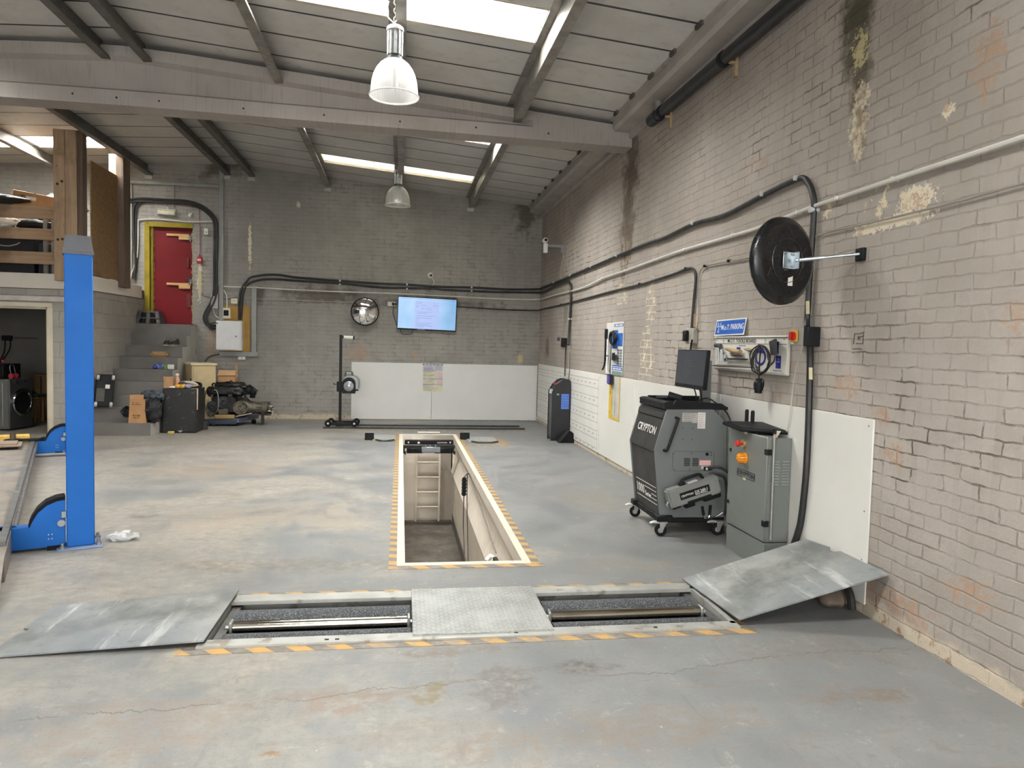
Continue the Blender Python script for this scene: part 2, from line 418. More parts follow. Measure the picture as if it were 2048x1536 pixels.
BLACK = mat('#171718', .55, spec=.22); BLACKP = mat('#131314', .5, spec=.2); BLACKM = mat('#18191b', .6, 0, .25, 9, spec=.22)
RUBBER = mat('#161617', .8, spec=.2); CABLE = mat('#232220', .55, 0, .3, 5); WHITEP = mat('#d9d6cc', .5, 0, .05)
WCAB = mat('#d5d3cc', .5, 0, .08); STEEL = mat('#97999a', .35, .85, .1); CHROME = mat('#c4c6c6', .14, 1.0, .05)
DKSTEEL = mat('#4a4b4c', .45, .7, .2); GALV = m_galv(); GREYM = mat('#6c6f6d', .42, 0, .05, 3); GREYL = mat('#8f9390', .45, 0, .06)
CARD = mat('#a98259', .8, 0, .1, 5); CARD2 = mat('#b8926a', .8, 0, .08, 4); BLUE = mat('#1f62b0', .5, 0, .05, 2, spec=.2, dirt='#25568c', dk=.68, ds=6); RED = mat('#c02a26', .4)
YEL = mat('#e0a93a', .5); INK = mat('#22232b', .6); NAVY = mat('#2a2d86', .5); SIGNB = mat('#1f55a8', .4, 0, .04); WHITE = mat('#e2dfd6', .45, 0, .03)
CREAM = mat('#d9cfb6', .5, 0, .06, 4); LABEL = mat('#d8d2c4', .5); PINK = mat('#d9a7a4', .6); TRUNK = mat('#8d8d88', .5, .2, .1)
PLATE = m_plate()
LP_SKY, LP_DOOR, LP_WORLD, EXPO = 255, 420, 2.0, 0.0
# ---------------------------------------------------------------- floor with the pit and the roller bed cut out
FLOOR_STAINS = []
for px, py, rx, ry, c, k in [(290, 1033, .16, .10, '#5c4234', .8), (1130, 1335, .22, .12, '#4b4138', .8), (1010, 1370, .2, .25, '#55493d', .5), (860, 1385, .10, .12, '#6b6038', .7), (545, 1510, .05, .03, '#7a5a35', .9),
        (480, 1385, .2, .08, '#5f6b52', .4), (640, 1400, .5, .1, '#7a6656', .5), (420, 940, .8, .5, '#94816c', .6), (560, 1030, 1.0, .5, '#9a8873', .5), (1180, 1000, .45, .5, '#7c7263', .6),
        (620, 1130, .9, .18, '#6a5c4e', .45), (860, 1190, .3, .08, '#6d5c4d', .5), (1250, 1130, .5, .18, '#7d7264', .5), (1640, 1300, .4, .2, '#6f675d', .5), (1240, 1460, .6, .2, '#77695a', .5),
        (300, 1450, .6, .25, '#86776a', .5), (900, 1470, .5, .15, '#7d7063', .4), (1700, 1390, .35, .08, '#6d5a47', .6), (760, 1010, .1, .5, '#6b6a68', .5), (960, 1300, .35, .06, '#6b5c4c', .6)]:
    p = atz(px, py); FLOOR_STAINS.append((p.x, p.y, rx, ry, c, k))
FLOORM = m_floor()
PX0, PX1, PY0, PY1, PZ = .05, .85, 4.83, 11.56, -1.38          # inspection pit opening
TX0, TX1, TY0, TY1 = -.93, 1.81, 3.56, 4.245                    # roller bed opening
mb = MB()
xs = sorted([-12, -.93, .05, .85, 1.81, WX+.2]); ys = sorted([-6, TY0, TY1, PY0, PY1, BY+.2])
for x0, x1 in zip(xs, xs[1:]):
    for y0, y1 in zip(ys, ys[1:]):
        cx, cy = (x0+x1)/2, (y0+y1)/2
        if PX0 < cx < PX1 and PY0 < cy < PY1: continue
        if TX0 < cx < TX1 and TY0 < cy < TY1: continue
        mb.poly([(x0, y0, 0), (x1, y0, 0), (x1, y1, 0), (x0, y1, 0)])
bmesh.ops.remove_doubles(mb.bm, verts=mb.bm.verts, dist=1e-4)
struct(mb.build('floor', FLOORM, keep=True), 'worn grey painted concrete floor of the garage')
# pit for the rollers (concrete box below the floor)
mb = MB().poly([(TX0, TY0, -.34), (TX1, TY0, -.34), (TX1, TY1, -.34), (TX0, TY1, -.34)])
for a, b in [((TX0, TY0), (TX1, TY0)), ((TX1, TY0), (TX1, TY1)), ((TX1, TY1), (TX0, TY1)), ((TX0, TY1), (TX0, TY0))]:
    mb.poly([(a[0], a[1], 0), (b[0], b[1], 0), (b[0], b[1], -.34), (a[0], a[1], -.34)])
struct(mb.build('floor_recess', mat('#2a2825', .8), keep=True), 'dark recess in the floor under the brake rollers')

# inspection pit
PITP = mat('#e4dacb', .5, 0, .06, 2.5, dirt='#b5a894', dk=.62, ds=1.6)
mb = MB()
mb.poly([(PX0, PY0, 0), (PX0, PY1, 0), (PX0, PY1, PZ), (PX0, PY0, PZ)]).poly([(PX0, PY1, 0), (PX1, PY1, 0), (PX1, PY1, PZ), (PX0, PY1, PZ)]).poly([(PX0, PY0, 0), (PX1, PY0, 0), (PX1, PY0, PZ), (PX0, PY0, PZ)])
prof = [(PX1, 0), (PX1, -.10), (PX1+.02, -.12), (PX1+.06, -.13), (PX1+.06, -.33), (PX1+.05, -.36), (PX1-.02, -.58), (PX1, -.60), (PX1, PZ)]
for a, b in zip(prof, prof[1:]): mb.poly([(a[0], PY0, a[1]), (a[0], PY1, a[1]), (b[0], PY1, b[1]), (b[0], PY0, b[1])])
for yy in (PY0, PY1): mb.poly([(PX1, yy, -.10), (PX1+.06, yy, -.13), (PX1+.06, yy, -.33), (PX1-.02, yy, -.58), (PX1-.02, yy, -.10)])
bmesh.ops.remove_doubles(mb.bm, verts=mb.bm.verts, dist=1e-4)
pit = struct(mb.build('wall_pit', PITP, keep=True), 'cream painted walls lining the inspection pit')
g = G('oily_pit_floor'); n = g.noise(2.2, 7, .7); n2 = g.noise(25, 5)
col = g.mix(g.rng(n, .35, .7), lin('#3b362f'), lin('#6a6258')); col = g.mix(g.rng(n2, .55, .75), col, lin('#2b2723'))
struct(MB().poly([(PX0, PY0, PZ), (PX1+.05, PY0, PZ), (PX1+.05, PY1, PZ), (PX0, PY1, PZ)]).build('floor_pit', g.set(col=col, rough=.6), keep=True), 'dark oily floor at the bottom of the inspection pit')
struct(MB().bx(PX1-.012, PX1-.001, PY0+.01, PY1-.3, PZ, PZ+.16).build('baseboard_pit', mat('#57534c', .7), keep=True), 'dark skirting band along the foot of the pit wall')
# kerb of cream paint round the pit
K = .055
mb = MB(); z = .006
for r in [(PX0-K, PX0, PY0-.06, PY1+.08), (PX1, PX1+K, PY0-.06, PY1+.08), (PX0, PX1, PY1, PY1+.08), (PX0, PX1, PY0-.06, PY0)]: mb.bx(r[0], r[1], r[2], r[3], .0005, z)
struct(mb.build('trim_1', mat('#cfc5b3', .5, 0, .06, 3, dirt='#8d8272', dk=.6, ds=14), keep=True), 'cream painted kerb round the inspection pit')
# hazard tape
HX = m_hazard('x', .19, .9); HY = m_hazard('y', .16, .25, .35)
mb = MB()
mb.bx(PX0-K-.055, PX0-K, PY0-.12, PY1+.16, .0003, .002).bx(PX1+K, PX1+K+.06, PY0-.12, PY1+.16, .0003, .002)
struct(mb.build('floor_marking', HY, keep=True), 'yellow and grey hazard tape along both long sides of the pit')
mb = MB().bx(PX0-K-.055, PX1+K+.09, PY0-.125, PY0-.06, .0004, .0023)
mb.bx(-.93, 1.82, 4.262, 4.32, .0004, .002).bx(-1.03, 1.9, 3.49, 3.552, .0004, .002)
mb.poly([(-1.03, 3.553, .002), (-.955, 3.553, .002), (-.955, 3.62, .002), (-.99, 3.62, .002)]).poly([(1.84, 3.553, .002), (1.9, 3.553, .002), (1.87, 3.68, .002), (1.835, 3.68, .002)])
struct(mb.build('floor_marking', HX, keep=True), 'yellow and grey hazard tape across the pit end and round the roller bed')
mb = MB().bx(-1.25, 2.2, 12.12, 12.17, .0004, .002).bx(-.55, -.10, 10.80, 10.85, .0004, .002).bx(.95, 1.6, 10.36, 10.41, .0004, .002).bx(1.5, 1.6, 10.36, 11.25, .0003, .0018)
struct(mb.build('floor_marking', m_hazard('x', .12, .9, .7), keep=True), 'faded dashed hazard tape by the headlamp rail and the floor plates')

# ---------------------------------------------------------------- walls
def sp(px, py): p = atx(px, py, WX); return p.y, p.z
pat = []
def pp(px, py, ru, rv, kind): y, z = sp(px, py); pat.append((y, z, ru, rv, kind))
pp(1262, 330, .36, .75, 'stain'); pp(1256, 420, .36, .6, 'stain'); pp(1255, 450, .28, .7, 'brown'); pp(1248, 520, .22, .35, 'brown'); pp(1715, 60, .16, .35, 'moss'); pp(1722, 150, .12, .22, 'moss'); pp(1720, 10, .22, .2, 'moss')
pp(1722, 100, .07, .13, 'ochre'); pp(1722, 200, .075, .10, 'plaster'); pp(1716, 250, .08, .14, 'plaster'); pp(1716, 300, .05, .06, 'plaster'); pp(1718, 225, .1, .35, 'brown')
pp(1835, 398, .14, .07, 'plaster'); pp(1832, 405, .085, .05, 'brick'); pp(1770, 400, .2, .09, 'flake'); pp(1800, 440, .26, .035, 'plaster'); pp(1735, 458, .12, .035, 'plaster'); pp(1722, 463, .03, .025, 'brick')
pp(1897, 222, .04, .035, 'plaster'); pp(1895, 216, .03, .02, 'brick'); pp(1975, 120, .08, .16, 'brick'); pp(1655, 425, .06, .06, 'flake'); pp(1620, 470, .03, .06, 'brick')
pp(1300, 615, .17, .38, 'flakejoint'); pp(1292, 720, .25, .40, 'flakejoint'); pp(1245, 590, .25, .14, 'flakejoint'); pp(1505, 325, .04, .04, 'brick'); pp(1525, 325, .06, .06, 'brick')
pp(1565, 735, .03, .06, 'brick'); pp(1560, 785, .03, .04, 'brick'); pp(1760, 830, .06, .05, 'brick'); pp(1790, 910, .08, .05, 'brick'); pp(1700, 770, .12, .06, 'brick'); pp(2030, 640, .05, .08, 'brick'); pp(1940, 1190, .14, .07, 'brick')
pp(1740, 1190, .5, .10, 'brick'); pp(1095, 700, .2, .25, 'stain')
WR = masonry('painted_brick_side', 'y', '#a69d93', .225, .075, .007, '#4a443d', .8, .42, pat, '#998d80', .25)
mb = MB().bx(WX, WX+.2, -6, BY+.2, -.4, 4.6)
struct(mb.build('wall_right', WR, keep=True), 'long grey painted brick wall with flaking patches and damp streaks')
pat = []
def pb(px, py, ru, rv, kind): p = aty(px, py, BY); pat.append((p.x, p.z, ru, rv, kind))
pb(520, 590, .12, .2, 'stain'); pb(860, 605, 1.6, .13, 'stain'); pb(650, 590, .9, .2, 'stain'); pb(1055, 425, .3, .5, 'stain'); pb(600, 840, .5, .07, 'plaster'); pb(610, 832, .12, .06, 'brick'); pb(660, 838, .1, .05, 'brick')
pb(1040, 718, .06, .08, 'ochre'); pb(715, 705, .2, .14, 'brick'); pb(830, 710, .06, .08, 'brick'); pb(500, 490, .03, .42, 'plaster'); pb(597, 410, .03, .06, 'plaster'); pb(400, 565, .05, .32, 'plaster'); pb(425, 690, .12, .3, 'brick'); pb(445, 335, .5, .25, 'stain')
WBK = masonry('painted_brick_end', 'x', '#949089', .225, .075, .006, '#544f49', .6, .45, pat, '#7d7871', .12)
dx0, dx1, dz0, dz1 = -4.45, -3.725, 1.69, 3.45
def gable(x0, x1, z0):
    xs = [x0]+[q for q in (-2.95,) if x0 < q < x1]+[x1]
    return [(x0, z0), (x1, z0)]+[(q, roof_z(q)+.03) for q in xs[::-1]]
mb = MB()
mb.prism(gable(dx1, WX+.2, -.1), BY, BY+.25).prism(gable(-12, dx0, -.1), BY, BY+.25).prism(gable(dx0, dx1, dz1), BY, BY+.25).prism([(dx0, -.1), (dx1, -.1), (dx1, dz0), (dx0, dz0)], BY, BY+.25)
struct(mb.build('wall_back', WBK, keep=True), 'grey painted brick end wall under the shallow gable')
# block walls of the mezzanine
MX, MY, MZ = -4.55, 11.46, 2.12
BLK = masonry('painted_block', 'x', '#a8a49b', .45, .225, .010, '#6f6a62', .8, .45, (), '#9c968c', 0, False)
BLS = masonry('painted_block_side', 'y', '#a19c93', .45, .225, .010, '#5f5a53', .8, .5, (), '#8e887e', 0, False)
ddx = -5.1   # laundry doorway edge
mb = MB().bx(ddx, MX-.11, MY, MY+.11, 0, MZ).bx(-7.2, ddx, MY, MY+.11, 1.86, MZ).bx(-12, -7.2, MY, MY+.11, 0, MZ)
struct(mb.build('wall_mezzanine', BLK, keep=True), 'pale grey blockwork wall round the open laundry doorway')
struct(MB().bx(MX-.11, MX, MY, BY, 0, MZ).build('wall_stair', BLS, keep=True), 'pale grey blockwork wall beside the stairs')
struct(MB().bx(-12, MX-.001, MY, BY-.001, MZ, MZ+.16).build('floor_mezzanine', mat('#6d6150', .8), keep=True), 'timber floor of the mezzanine')
# laundry doorway trim
mb = MB().bx(ddx-.01, ddx+.062, MY-.02, MY+.13, 0, 1.86, .006).bx(-7.2, ddx+.062, MY-.02, MY+.13, 1.86, 1.925, .006)
mb.bx(ddx-.04, ddx-.01, MY+.03, MY+.10, 0, 1.83).bx(-7.2, ddx-.04, MY+.03, MY+.10, 1.83, 1.86)
struct(mb.build('trim_2', CREAM, keep=True), 'cream timber frame of the laundry doorway')
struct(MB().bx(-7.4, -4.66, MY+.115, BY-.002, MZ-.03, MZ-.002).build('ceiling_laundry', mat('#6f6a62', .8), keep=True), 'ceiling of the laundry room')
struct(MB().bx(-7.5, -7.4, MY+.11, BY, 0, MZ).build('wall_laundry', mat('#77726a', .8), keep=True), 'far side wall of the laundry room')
struct(MB().bx(-7.4, -4.67, BY-.006, BY-.001, .0, MZ-.03).build('wall_laundry', mat('#6f6a63', .85, 0, .1, 1.5), keep=True), 'dark lining on the laundry end wall, room shade put into its colour')  # lining added over the brick; shade of the unlit room is in its colour
# fascia
FAS = mat('#ddd5c8', .6, 0, .05, 3, dirt='#b9ad9b', dk=.68)
mb = MB().bx(-12, MX+.03, MY-.03, MY, MZ+.01, MZ+.225, .004).bx(MX, MX+.03, MY, 13.58, MZ+.01, MZ+.225, .004)
struct(mb.build('trim_3', FAS, keep=True), 'white painted fascia board along the mezzanine edge')
struct(MB().bx(-12, -4.62, MY-.05, MY, 1.945, 2.015, .012, 2).build('trim_4', mat('#cfc7c2', .5), keep=True), 'pale conduit trunking above the laundry doorway')

# ---------------------------------------------------------------- stairs
STP = mat('#6c6863', .7, 0, .1, 3, bump=.2, bs=40, dirt='#857a6c', dk=.6, ds=5); g0 = .2625
mb = MB(); pts = [(11.3, 0)]
for k in range(9): pts += [(11.3+k*g0, .188*(k+1)), (11.3+(k+1)*g0, .188*(k+1))]
pts[-1] = (BY, .188*9); pts.append((BY, 0))
mb.prism(pts, MX, -3.65, ax=0)
struct(mb.build('stairs', STP, keep=True), 'grey painted concrete steps rising to the red door')
mb = MB()
q = [(p[0], p[1]-.01) if i else p for i, p in enumerate(pts)]
mb.prism([(y+.01, max(z, 0)) for y, z in q], -3.65, -3.645, ax=0)
struct(mb.build('trim_5', mat('#a7a39b', .7, 0, .1, 3, dirt='#6f6a63', dk=.6, ds=5), keep=True), 'pale painted end face of the steps')

# ---------------------------------------------------------------- roof
SKY = [(-1.32, -.12, 5.96, 6.68), (-.04, 1.16, 5.96, 6.68), (-1.32, -.12, 9.45, 10.14), (-.04, 1.16, 9.45, 10.14), (-1.32, -.12, 12.02, 12.66), (-.04, 1.16, 12.02, 12.62),
       (-5.74, -4.54, 12.05, 12.75), (-7.04, -5.86, 12.05, 12.75), (-1.32, -.12, 1.2, 1.95), (-.04, 1.16, 1.2, 1.95), (-5.74, -4.54, 7.0, 7.7), (-7.04, -5.86, 7.0, 7.7), (-5.74, -4.54, 1.2, 1.95), (-1.32, -.12, -2.2, -1.5), (-.04, 1.16, -2.2, -1.5)]  # rooflights out of view are added to let in more light
def holes(xr, yr):
    xs = sorted(set([xr[0], xr[1]]+[v for s in SKY for v in s[:2] if xr[0] < v < xr[1]])); ys = sorted(set([yr[0], yr[1]]+[v for s in SKY for v in s[2:] if yr[0] < v < yr[1]]))
    mb = MB(); th = .06
    solid = lambda cx, cy: xr[0] < cx < xr[1] and yr[0] < cy < yr[1] and not any(s[0] < cx < s[1] and s[2] < cy < s[3] for s in SKY)
    for i, (x0, x1) in enumerate(zip(xs, xs[1:])):
        for j, (y0, y1) in enumerate(zip(ys, ys[1:])):
            if not solid((x0+x1)/2, (y0+y1)/2): continue
            P = lambda x, y, d: (x, y, roof_z(x)+d)
            mb.poly([P(x0, y0, 0), P(x1, y0, 0), P(x1, y1, 0), P(x0, y1, 0)]).poly([P(x0, y0, th), P(x1, y0, th), P(x1, y1, th), P(x0, y1, th)])
            for (a, b, cx, cy) in [((x0, y0), (x1, y0), (x0+x1)/2, y0-.001), ((x0, y1), (x1, y1), (x0+x1)/2, y1+.001), ((x0, y0), (x0, y1), x0-.001, (y0+y1)/2), ((x1, y0), (x1, y1), x1+.001, (y0+y1)/2)]:
                if not solid(cx, cy): mb.poly([P(*a, 0), P(*b, 0), P(*b, th), P(*a, th)])
    bmesh.ops.remove_doubles(mb.bm, verts=mb.bm.verts, dist=1e-4)
    return mb
ROOF = m_roof()
struct(holes((-2.95+1e-6, WX+.3), (-6, BY+.3)).build('ceiling', ROOF, keep=True), 'boarded roof lining between the purlins on the near slope')
struct(holes((-12, -2.95-1e-6), (-6, BY+.3)).build('ceiling', ROOF, keep=True), 'boarded roof lining on the far slope beyond the ridge')
g = G('rooflight_sheet'); g.nt.nodes.remove(g.b)
tr = g.n('BsdfTransparent', {0: (.96, .96, .95, 1)}); tl = g.n('BsdfTranslucent', {0: (.9, .9, .86, 1)})
mx = g.n('MixShader', {0: .25, 1: tr.outputs[0], 2: tl.outputs[0]}); g.nt.links.new(mx.outputs[0], g.out.inputs[0]); PANE = g.m
g = G('grimy_rooflight_sheet'); g.nt.nodes.remove(g.b)
mk = g.rng(g.noise(7, 7, .75), .60, .66)
tr = g.n('BsdfTransparent', {0: (.95, .93, .87, 1)}); tl = g.n('BsdfTranslucent', {0: g.mix(mk, lin('#f0ead6'), lin('#5a5138'))})
mx = g.n('MixShader', {0: g.math('ADD', .55, g.math('MULTIPLY', mk, .43)), 1: tr.outputs[0], 2: tl.outputs[0]}); g.nt.links.new(mx.outputs[0], g.out.inputs[0]); PANED = g.m
FRM = mat('#b8ae9d', .6, 0, .15, 6)
for i, s in enumerate(SKY):
    x0, x1, y0, y1 = s; mb = MB(); z0, z1 = roof_z(x0)+.045, roof_z(x1)+.045
    mb.hull([(x0, y0, z0), (x1, y0, z1), (x1, y1, z1), (x0, y1, z0)], [(x0, y0, z0+.004), (x1, y0, z1+.004), (x1, y1, z1+.004), (x0, y1, z0+.004)])
    w = struct(mb.build('window_%d' % (i+1), PANED if i in (4, 5) else PANE), 'bright translucent rooflight sheet between two purlins')
    mb = MB()
    for (a, b) in [(y0, y0+.03), (y1-.05, y1)]:
        mb.hull([(x0, a, z0-.05), (x1, a, z1-.05), (x1, b, z1-.05), (x0, b, z0-.05)], [(x0, a, z0-.02), (x1, a, z1-.02), (x1, b, z1-.02), (x0, b, z0-.02)])
    mb.build('window_frame', FRM, w)
# portal beam
def zt(x): return min(4.524, roof_z(x)-.055)
def ztf(x): return 4.42-(4.42-4.073)*max(0, x+2.95)/(4.31) if x > -2.95 else 4.42-.055*(-2.95-x)
def zbf(x): return 4.062-(.068/4.03)*(x+2.67) if x > -2.95 else 4.062
def zb(x): return 3.91-.0132*(x+2.9) if x > -2.95 else 3.91
mb = MB(); rings = []; B0, B1 = 8.3, 8.6
for x, d in [(WX-.005, 0), (1.46, 0), (1.38, .07), (.5, .07), (-.6, .07), (-1.5, .07), (-2.3, .07), (-2.95, .07), (-3.6, .07), (-5, .07), (-8, .07), (-11.9, .07)]:
    a, b, e, f = zb(x), zbf(x), max(ztf(x), zbf(x)+.075), zt(x); k = .035 if d else 0
    rings.append([(x, B0, a), (x, B0, b), (x, B0+d, b+k), (x, B0+d, e-k), (x, B0, e), (x, B0, f), (x, B1, f), (x, B1, e), (x, B1-d, e-k), (x, B1-d, b+k), (x, B1, b), (x, B1, a)])
mb.loft(rings)
g = G('painted_concrete_beam'); x, y, z = g.sep()
st = g.noise(1.0, 5, .7, vec=g.comb(g.math('MULTIPLY', x, 40.0), 0.0, g.math('MULTIPLY', z, 2.5))); n = g.noise(1.2, 5)
col = g.mix(g.rng(n, .3, .7), lin('#948d86'), lin('#a29b93')); col = g.mix(g.math('MULTIPLY', g.rng(st, .5, .72), .5), col, lin('#736b63'))
beam = struct(mb.build('roof_beam', g.set(col=col, rough=.7, nrm=g.bump(st, .25, .006)), keep=True), 'grey painted concrete portal beam spanning under the roof')
mb = MB()
for px, py in [(145, 187), (233, 195), (318, 202), (487, 217), (648, 230), (800, 243), (952, 255), (1097, 267)]:
    p = aty(px, py, B0); mb.cyl((p.x, B0-.002, p.z), (p.x, B0+.01, p.z), .011, n=10)
mb.build('bolt_hole', BLACK, beam)
# purlins
PURL = m_galv('weathered_purlin', '#77736d', '#a09a90', .42, .45, 5)
PURD = m_galv('dark_purlin', '#55514c', '#6d6862', .5, .35, 5)
def purlin(x, y0, y1, lab, m, bracket=True, h=.195, fl=.075):
    t = roof_z(x)-.001 if x > -2.95 else roof_z(x)-.004
    o = MB(); w = .008
    sl = -.0855 if x > -2.95 else .056
    o.prism([(x-fl, t-sl*fl-.004), (x, t-.004), (x, t-h+w), (x+fl, t-h+w), (x+fl, t-h+.028), (x+fl+w, t-h+.028), (x+fl+w, t-h), (x-w, t-h), (x-w, t-w-.004), (x-fl, t-w-sl*fl-.004)], y0, y1)
    o = struct(o.build('purlin', m), lab)
    if bracket: MB().bx(x-.05, x+.085, BY-.03, BY, t-h-.07, t-h-.001, .004).build('end_bracket', mat('#aaa69e', .6), o)
    return o
names = {1.24: 'purlin next to the eaves gutter', -.08: 'purlin carrying the two pendant lamps', -1.40: 'purlin on the far side of the lamps', -2.74: 'ridge purlin on the lamp side', -3.16: 'ridge purlin on the mezzanine side', -4.48: 'purlin above the wooden posts', -5.8: 'purlin over the mezzanine', -7.1: 'purlin beyond the mezzanine rooflights'}
for x, nm in names.items():
    m = PURD if -5 < x < -2 else PURL
    purlin(x, -5.9, 8.36, 'galvanised '+nm+', bay before the beam', m, False); purlin(x, 8.54, BY, 'galvanised '+nm+', bay beyond the beam', m)
# eaves gutter casing and its downstand
GUT = mat('#a19b93', .6, 0, .12, 2.5, dirt='#746b60', dk=.6, ds=1.8)
def gutter(y0, y1, lab):
    o = MB().prism([(2.40, 4.145), (2.40, 4.04), (2.43, 4.005), (2.60, 4.0), (2.60, 4.15)], y0, y1).prism([(2.37, 4.15), (2.37, 4.115), (2.40, 4.115), (2.40, 4.15)], y0, y1)
    o.prism([(2.60, 4.07), (2.60, 3.945), (2.622, 3.935), (2.649, 3.935), (2.649, 4.07)], y0, y1)
    return struct(o.build('eaves_gutter', GUT), lab)
gutter(-5.9, 8.29, 'grey boxed eaves gutter, run before the portal beam'); gutter(8.61, BY, 'grey boxed eaves gutter, run beyond the portal beam')
mb = MB()
for k in range(-18, 24):
    y = .575*k+5.73
    if y < BY-.1 and not 8.2 < y < 8.7: mb.bx(2.345, 2.372, y-.06, y+.06, 4.112, 4.146)
struct(mb.build('trim_6', mat('#4f4a43', .8), keep=True), 'dark foam closer blocks under the roof sheets at the eaves')
# behind the camera: brick piers and lintel round the open vehicle doorway
mb = MB().bx(1.9, WX, -5.0, -4.7, 0, 4.2).bx(-12, -5, -5.0, -4.7, 0, 4.2).bx(-5, 1.9, -5.0, -4.7, 3.9, 4.45)
struct(mb.build('wall_front', WBK, keep=True), 'brick wall round the vehicle doorway')
struct(MB().bx(-12.1, -12, -6, BY, 0, 4.3).build('wall_left', BLS, keep=True), 'far side wall of the garage')
# ---------------------------------------------------------------- brake roller bed
t = thing('brake_roller_bed', 'galvanised brake roller bed sunk in the floor across the foreground', 'brake tester', (.44, 3.9, 0))
FRAME = mat('#aaa9a2', .5, .4, .15, 4, dirt='#857c6e', dk=.54, ds=9)
mb = MB()
mb.bx(TX0-.02, TX1+.02, 4.155, 4.262, -.01, .014, .003).bx(TX0-.02, TX1+.02, 3.552, 3.635, -.01, .014, .003)
mb.bx(TX0-.02, TX0+.012, 3.60, 4.19, -.3, .014).bx(TX1-.012, TX1+.02, 3.60, 4.19, -.3, .014)
mb.bx(TX0, TX1, 3.56, 3.58, -.3, -.01).bx(TX0, TX1, 4.225, 4.245, -.3, -.01)
mb.build('frame', FRAME, t)
GRIT = m_grit()
for (x0, x1) in [(-.86, .075), (.83, 1.74)]:
    for yc in (4.03, 3.705): 
        mb = MB().cyl((x0, yc, -.114), (x1, yc, -.114), .117, n=44); o = mb.build('roller', GRIT, t)
        MB().cyl((x0-.03, yc, -.119), (x1+.03, yc, -.119), .022, n=14).build('axle', STEEL, o)
    o = MB().cyl((x0+.02, 3.855, -.015), (x1-.02, 3.855, -.015), .031, n=28).build('sensing_roller', mat('#a9a294', .16, 1.0, .06, 2), t)
    mb = MB()
    for xx in (x0+.002, x1-.018): mb.bx(xx, xx+.016, 3.82, 3.885, -.075, .02, .004).cyl((xx-.02, 3.852, -.015), (xx+.035, 3.852, -.015), .012, n=10)
    mb.build('bracket', mat('#b9b9b4', .35, .8), o)
    mb = MB()
    for xx in (x0-.05, x1+.005): mb.bx(xx, xx+.045, 3.60, 4.2, -.29, -.02)
    mb.build('bearing_rail', mat('#5f5e5a', .5, .6, .3, 12), t)
mb = MB().bx(.082, .812, 3.585, 4.255, .008, .024, .003)
mb.bx(.082, .812, 3.585, 3.60, -.02, .012)
mb.build('centre_cover', m_checker(), t, label='chequer plate cover between the two pairs of rollers')
mb = MB()
for xx in (-.3, 1.35, -.35, .6): mb.bx(xx, xx+.02, 3.575, 3.59, .0135, .0155)
mb.build('bolt', BLACK, t)
# loose cover plates
g1, g2 = atz(478, 1191), atz(410, 1295)
def slab(pts, th, name, m, lab, cat):
    n = (V(pts[1])-V(pts[0])).cross(V(pts[2])-V(pts[0])).normalized()
    if n.z < 0: n = -n
    o = MB().hull([V(p) for p in pts], [V(p)+n*th for p in pts]).build(name, m); return tag(o, lab, cat)
slab([(x, y, .030-(x+.905)/-.945*.026) for x, y in [(-.905, 4.285), (-.915, 3.572), (-1.852, 3.535), (-1.85, 3.80), (-1.82, 3.815), (-1.82, 3.855), (-1.85, 3.87), (-1.846, 4.18)]], .008, 'cover_plate', PLATE, 'galvanised roller cover plate lying flat on the floor beyond the blue post', 'cover plate')
cp = [(1.80, 4.30, .022), (1.835, 3.585, .022)]
a, b, c = atx(1777, 1152, 2.63), atx(1664, 1112, 2.63), atx(1640, 1085, 2.55)
slab([(x, y, .022+(x-1.8)*.323) for x, y in [(1.80, 4.30), (1.835, 3.585), (2.64, 3.49), (2.64, 3.92), (2.61, 3.945), (2.605, 3.985), (2.63, 4.015), (2.60, 4.24)]], .008, 'cover_plate', PLATE, 'galvanised roller cover plate propped up against the brick wall', 'cover plate')

# ---------------------------------------------------------------- things in and by the pit
t = thing('pit_ladder', 'cream painted ladder fixed to the end of the inspection pit', 'ladder', (.45, 11.5, PZ))
PL = mat('#d9cfbd', .5, 0, .04)
for x in (.275, .64): MB().bx(x-.014, x+.014, 11.47, 11.50, PZ, -.16).build('stile', PL, t)
for k in range(6): MB().cyl((.28, 11.485, -1.15+.24*k), (.635, 11.485, -1.15+.24*k), .013, n=10).build('rung', PL, t)
t = thing('pit_jack', 'black pit jack bridging the far end of the inspection pit', 'jack', (.45, 11.0, -.1))
JY = 11.0; mb = MB()
mb.bx(PX0+.03, PX1-.03, JY, JY+.10, -.075, -.01, .006).build('crossbeam', BLACKP, t)
mb = MB(BF((0, JY, 0))); mb.text('CRYPTON', .57, -.055, .15, .022, .001, .012); mb.build('lettering', WHITE, t); mb = MB(BF((0, JY, 0))); mb.poly([(.12, -.03, .001), (.15, -.03, .001), (.135, -.06, .001)]).poly([(.755, -.03, .001), (.785, -.03, .001), (.77, -.06, .001)])
mb.poly([(.29+.02*math.cos(i*PI/4), -.045+.016*math.sin(i*PI/4), .001) for i in range(8)]); mb.build('white_mark', WHITE, t)
MB().bx(PX0+.01, PX1-.01, JY-.05, JY+.0, -.125, -.08, .004).build('rail', mat('#25272b', .4, .5), t)
mb = MB().bx(PX0+.06, PX0+.30, JY-.06, JY+.12, -.20, -.12, .006).bx(PX1-.32, PX1-.05, JY-.06, JY+.12, -.20, -.12, .006); mb.build('ram_housing', BLACKP, t)
mb = MB().bx(.33, .62, JY-.07, JY+.1, -.19, -.10, .01).bx(.39, .40, JY-.072, JY, -.12, -.07).bx(.46, .47, JY-.072, JY, -.12, -.07).bx(.54, .55, JY-.072, JY, -.12, -.07); mb.build('saddle', mat('#8e9499', .35, .6), t)
mb = MB()
for xx in (.305, .655): mb.cyl((xx, JY-.10, -.15), (xx, JY-.05, -.15), .03, n=7)
mb.build('knob', BLACK, t)
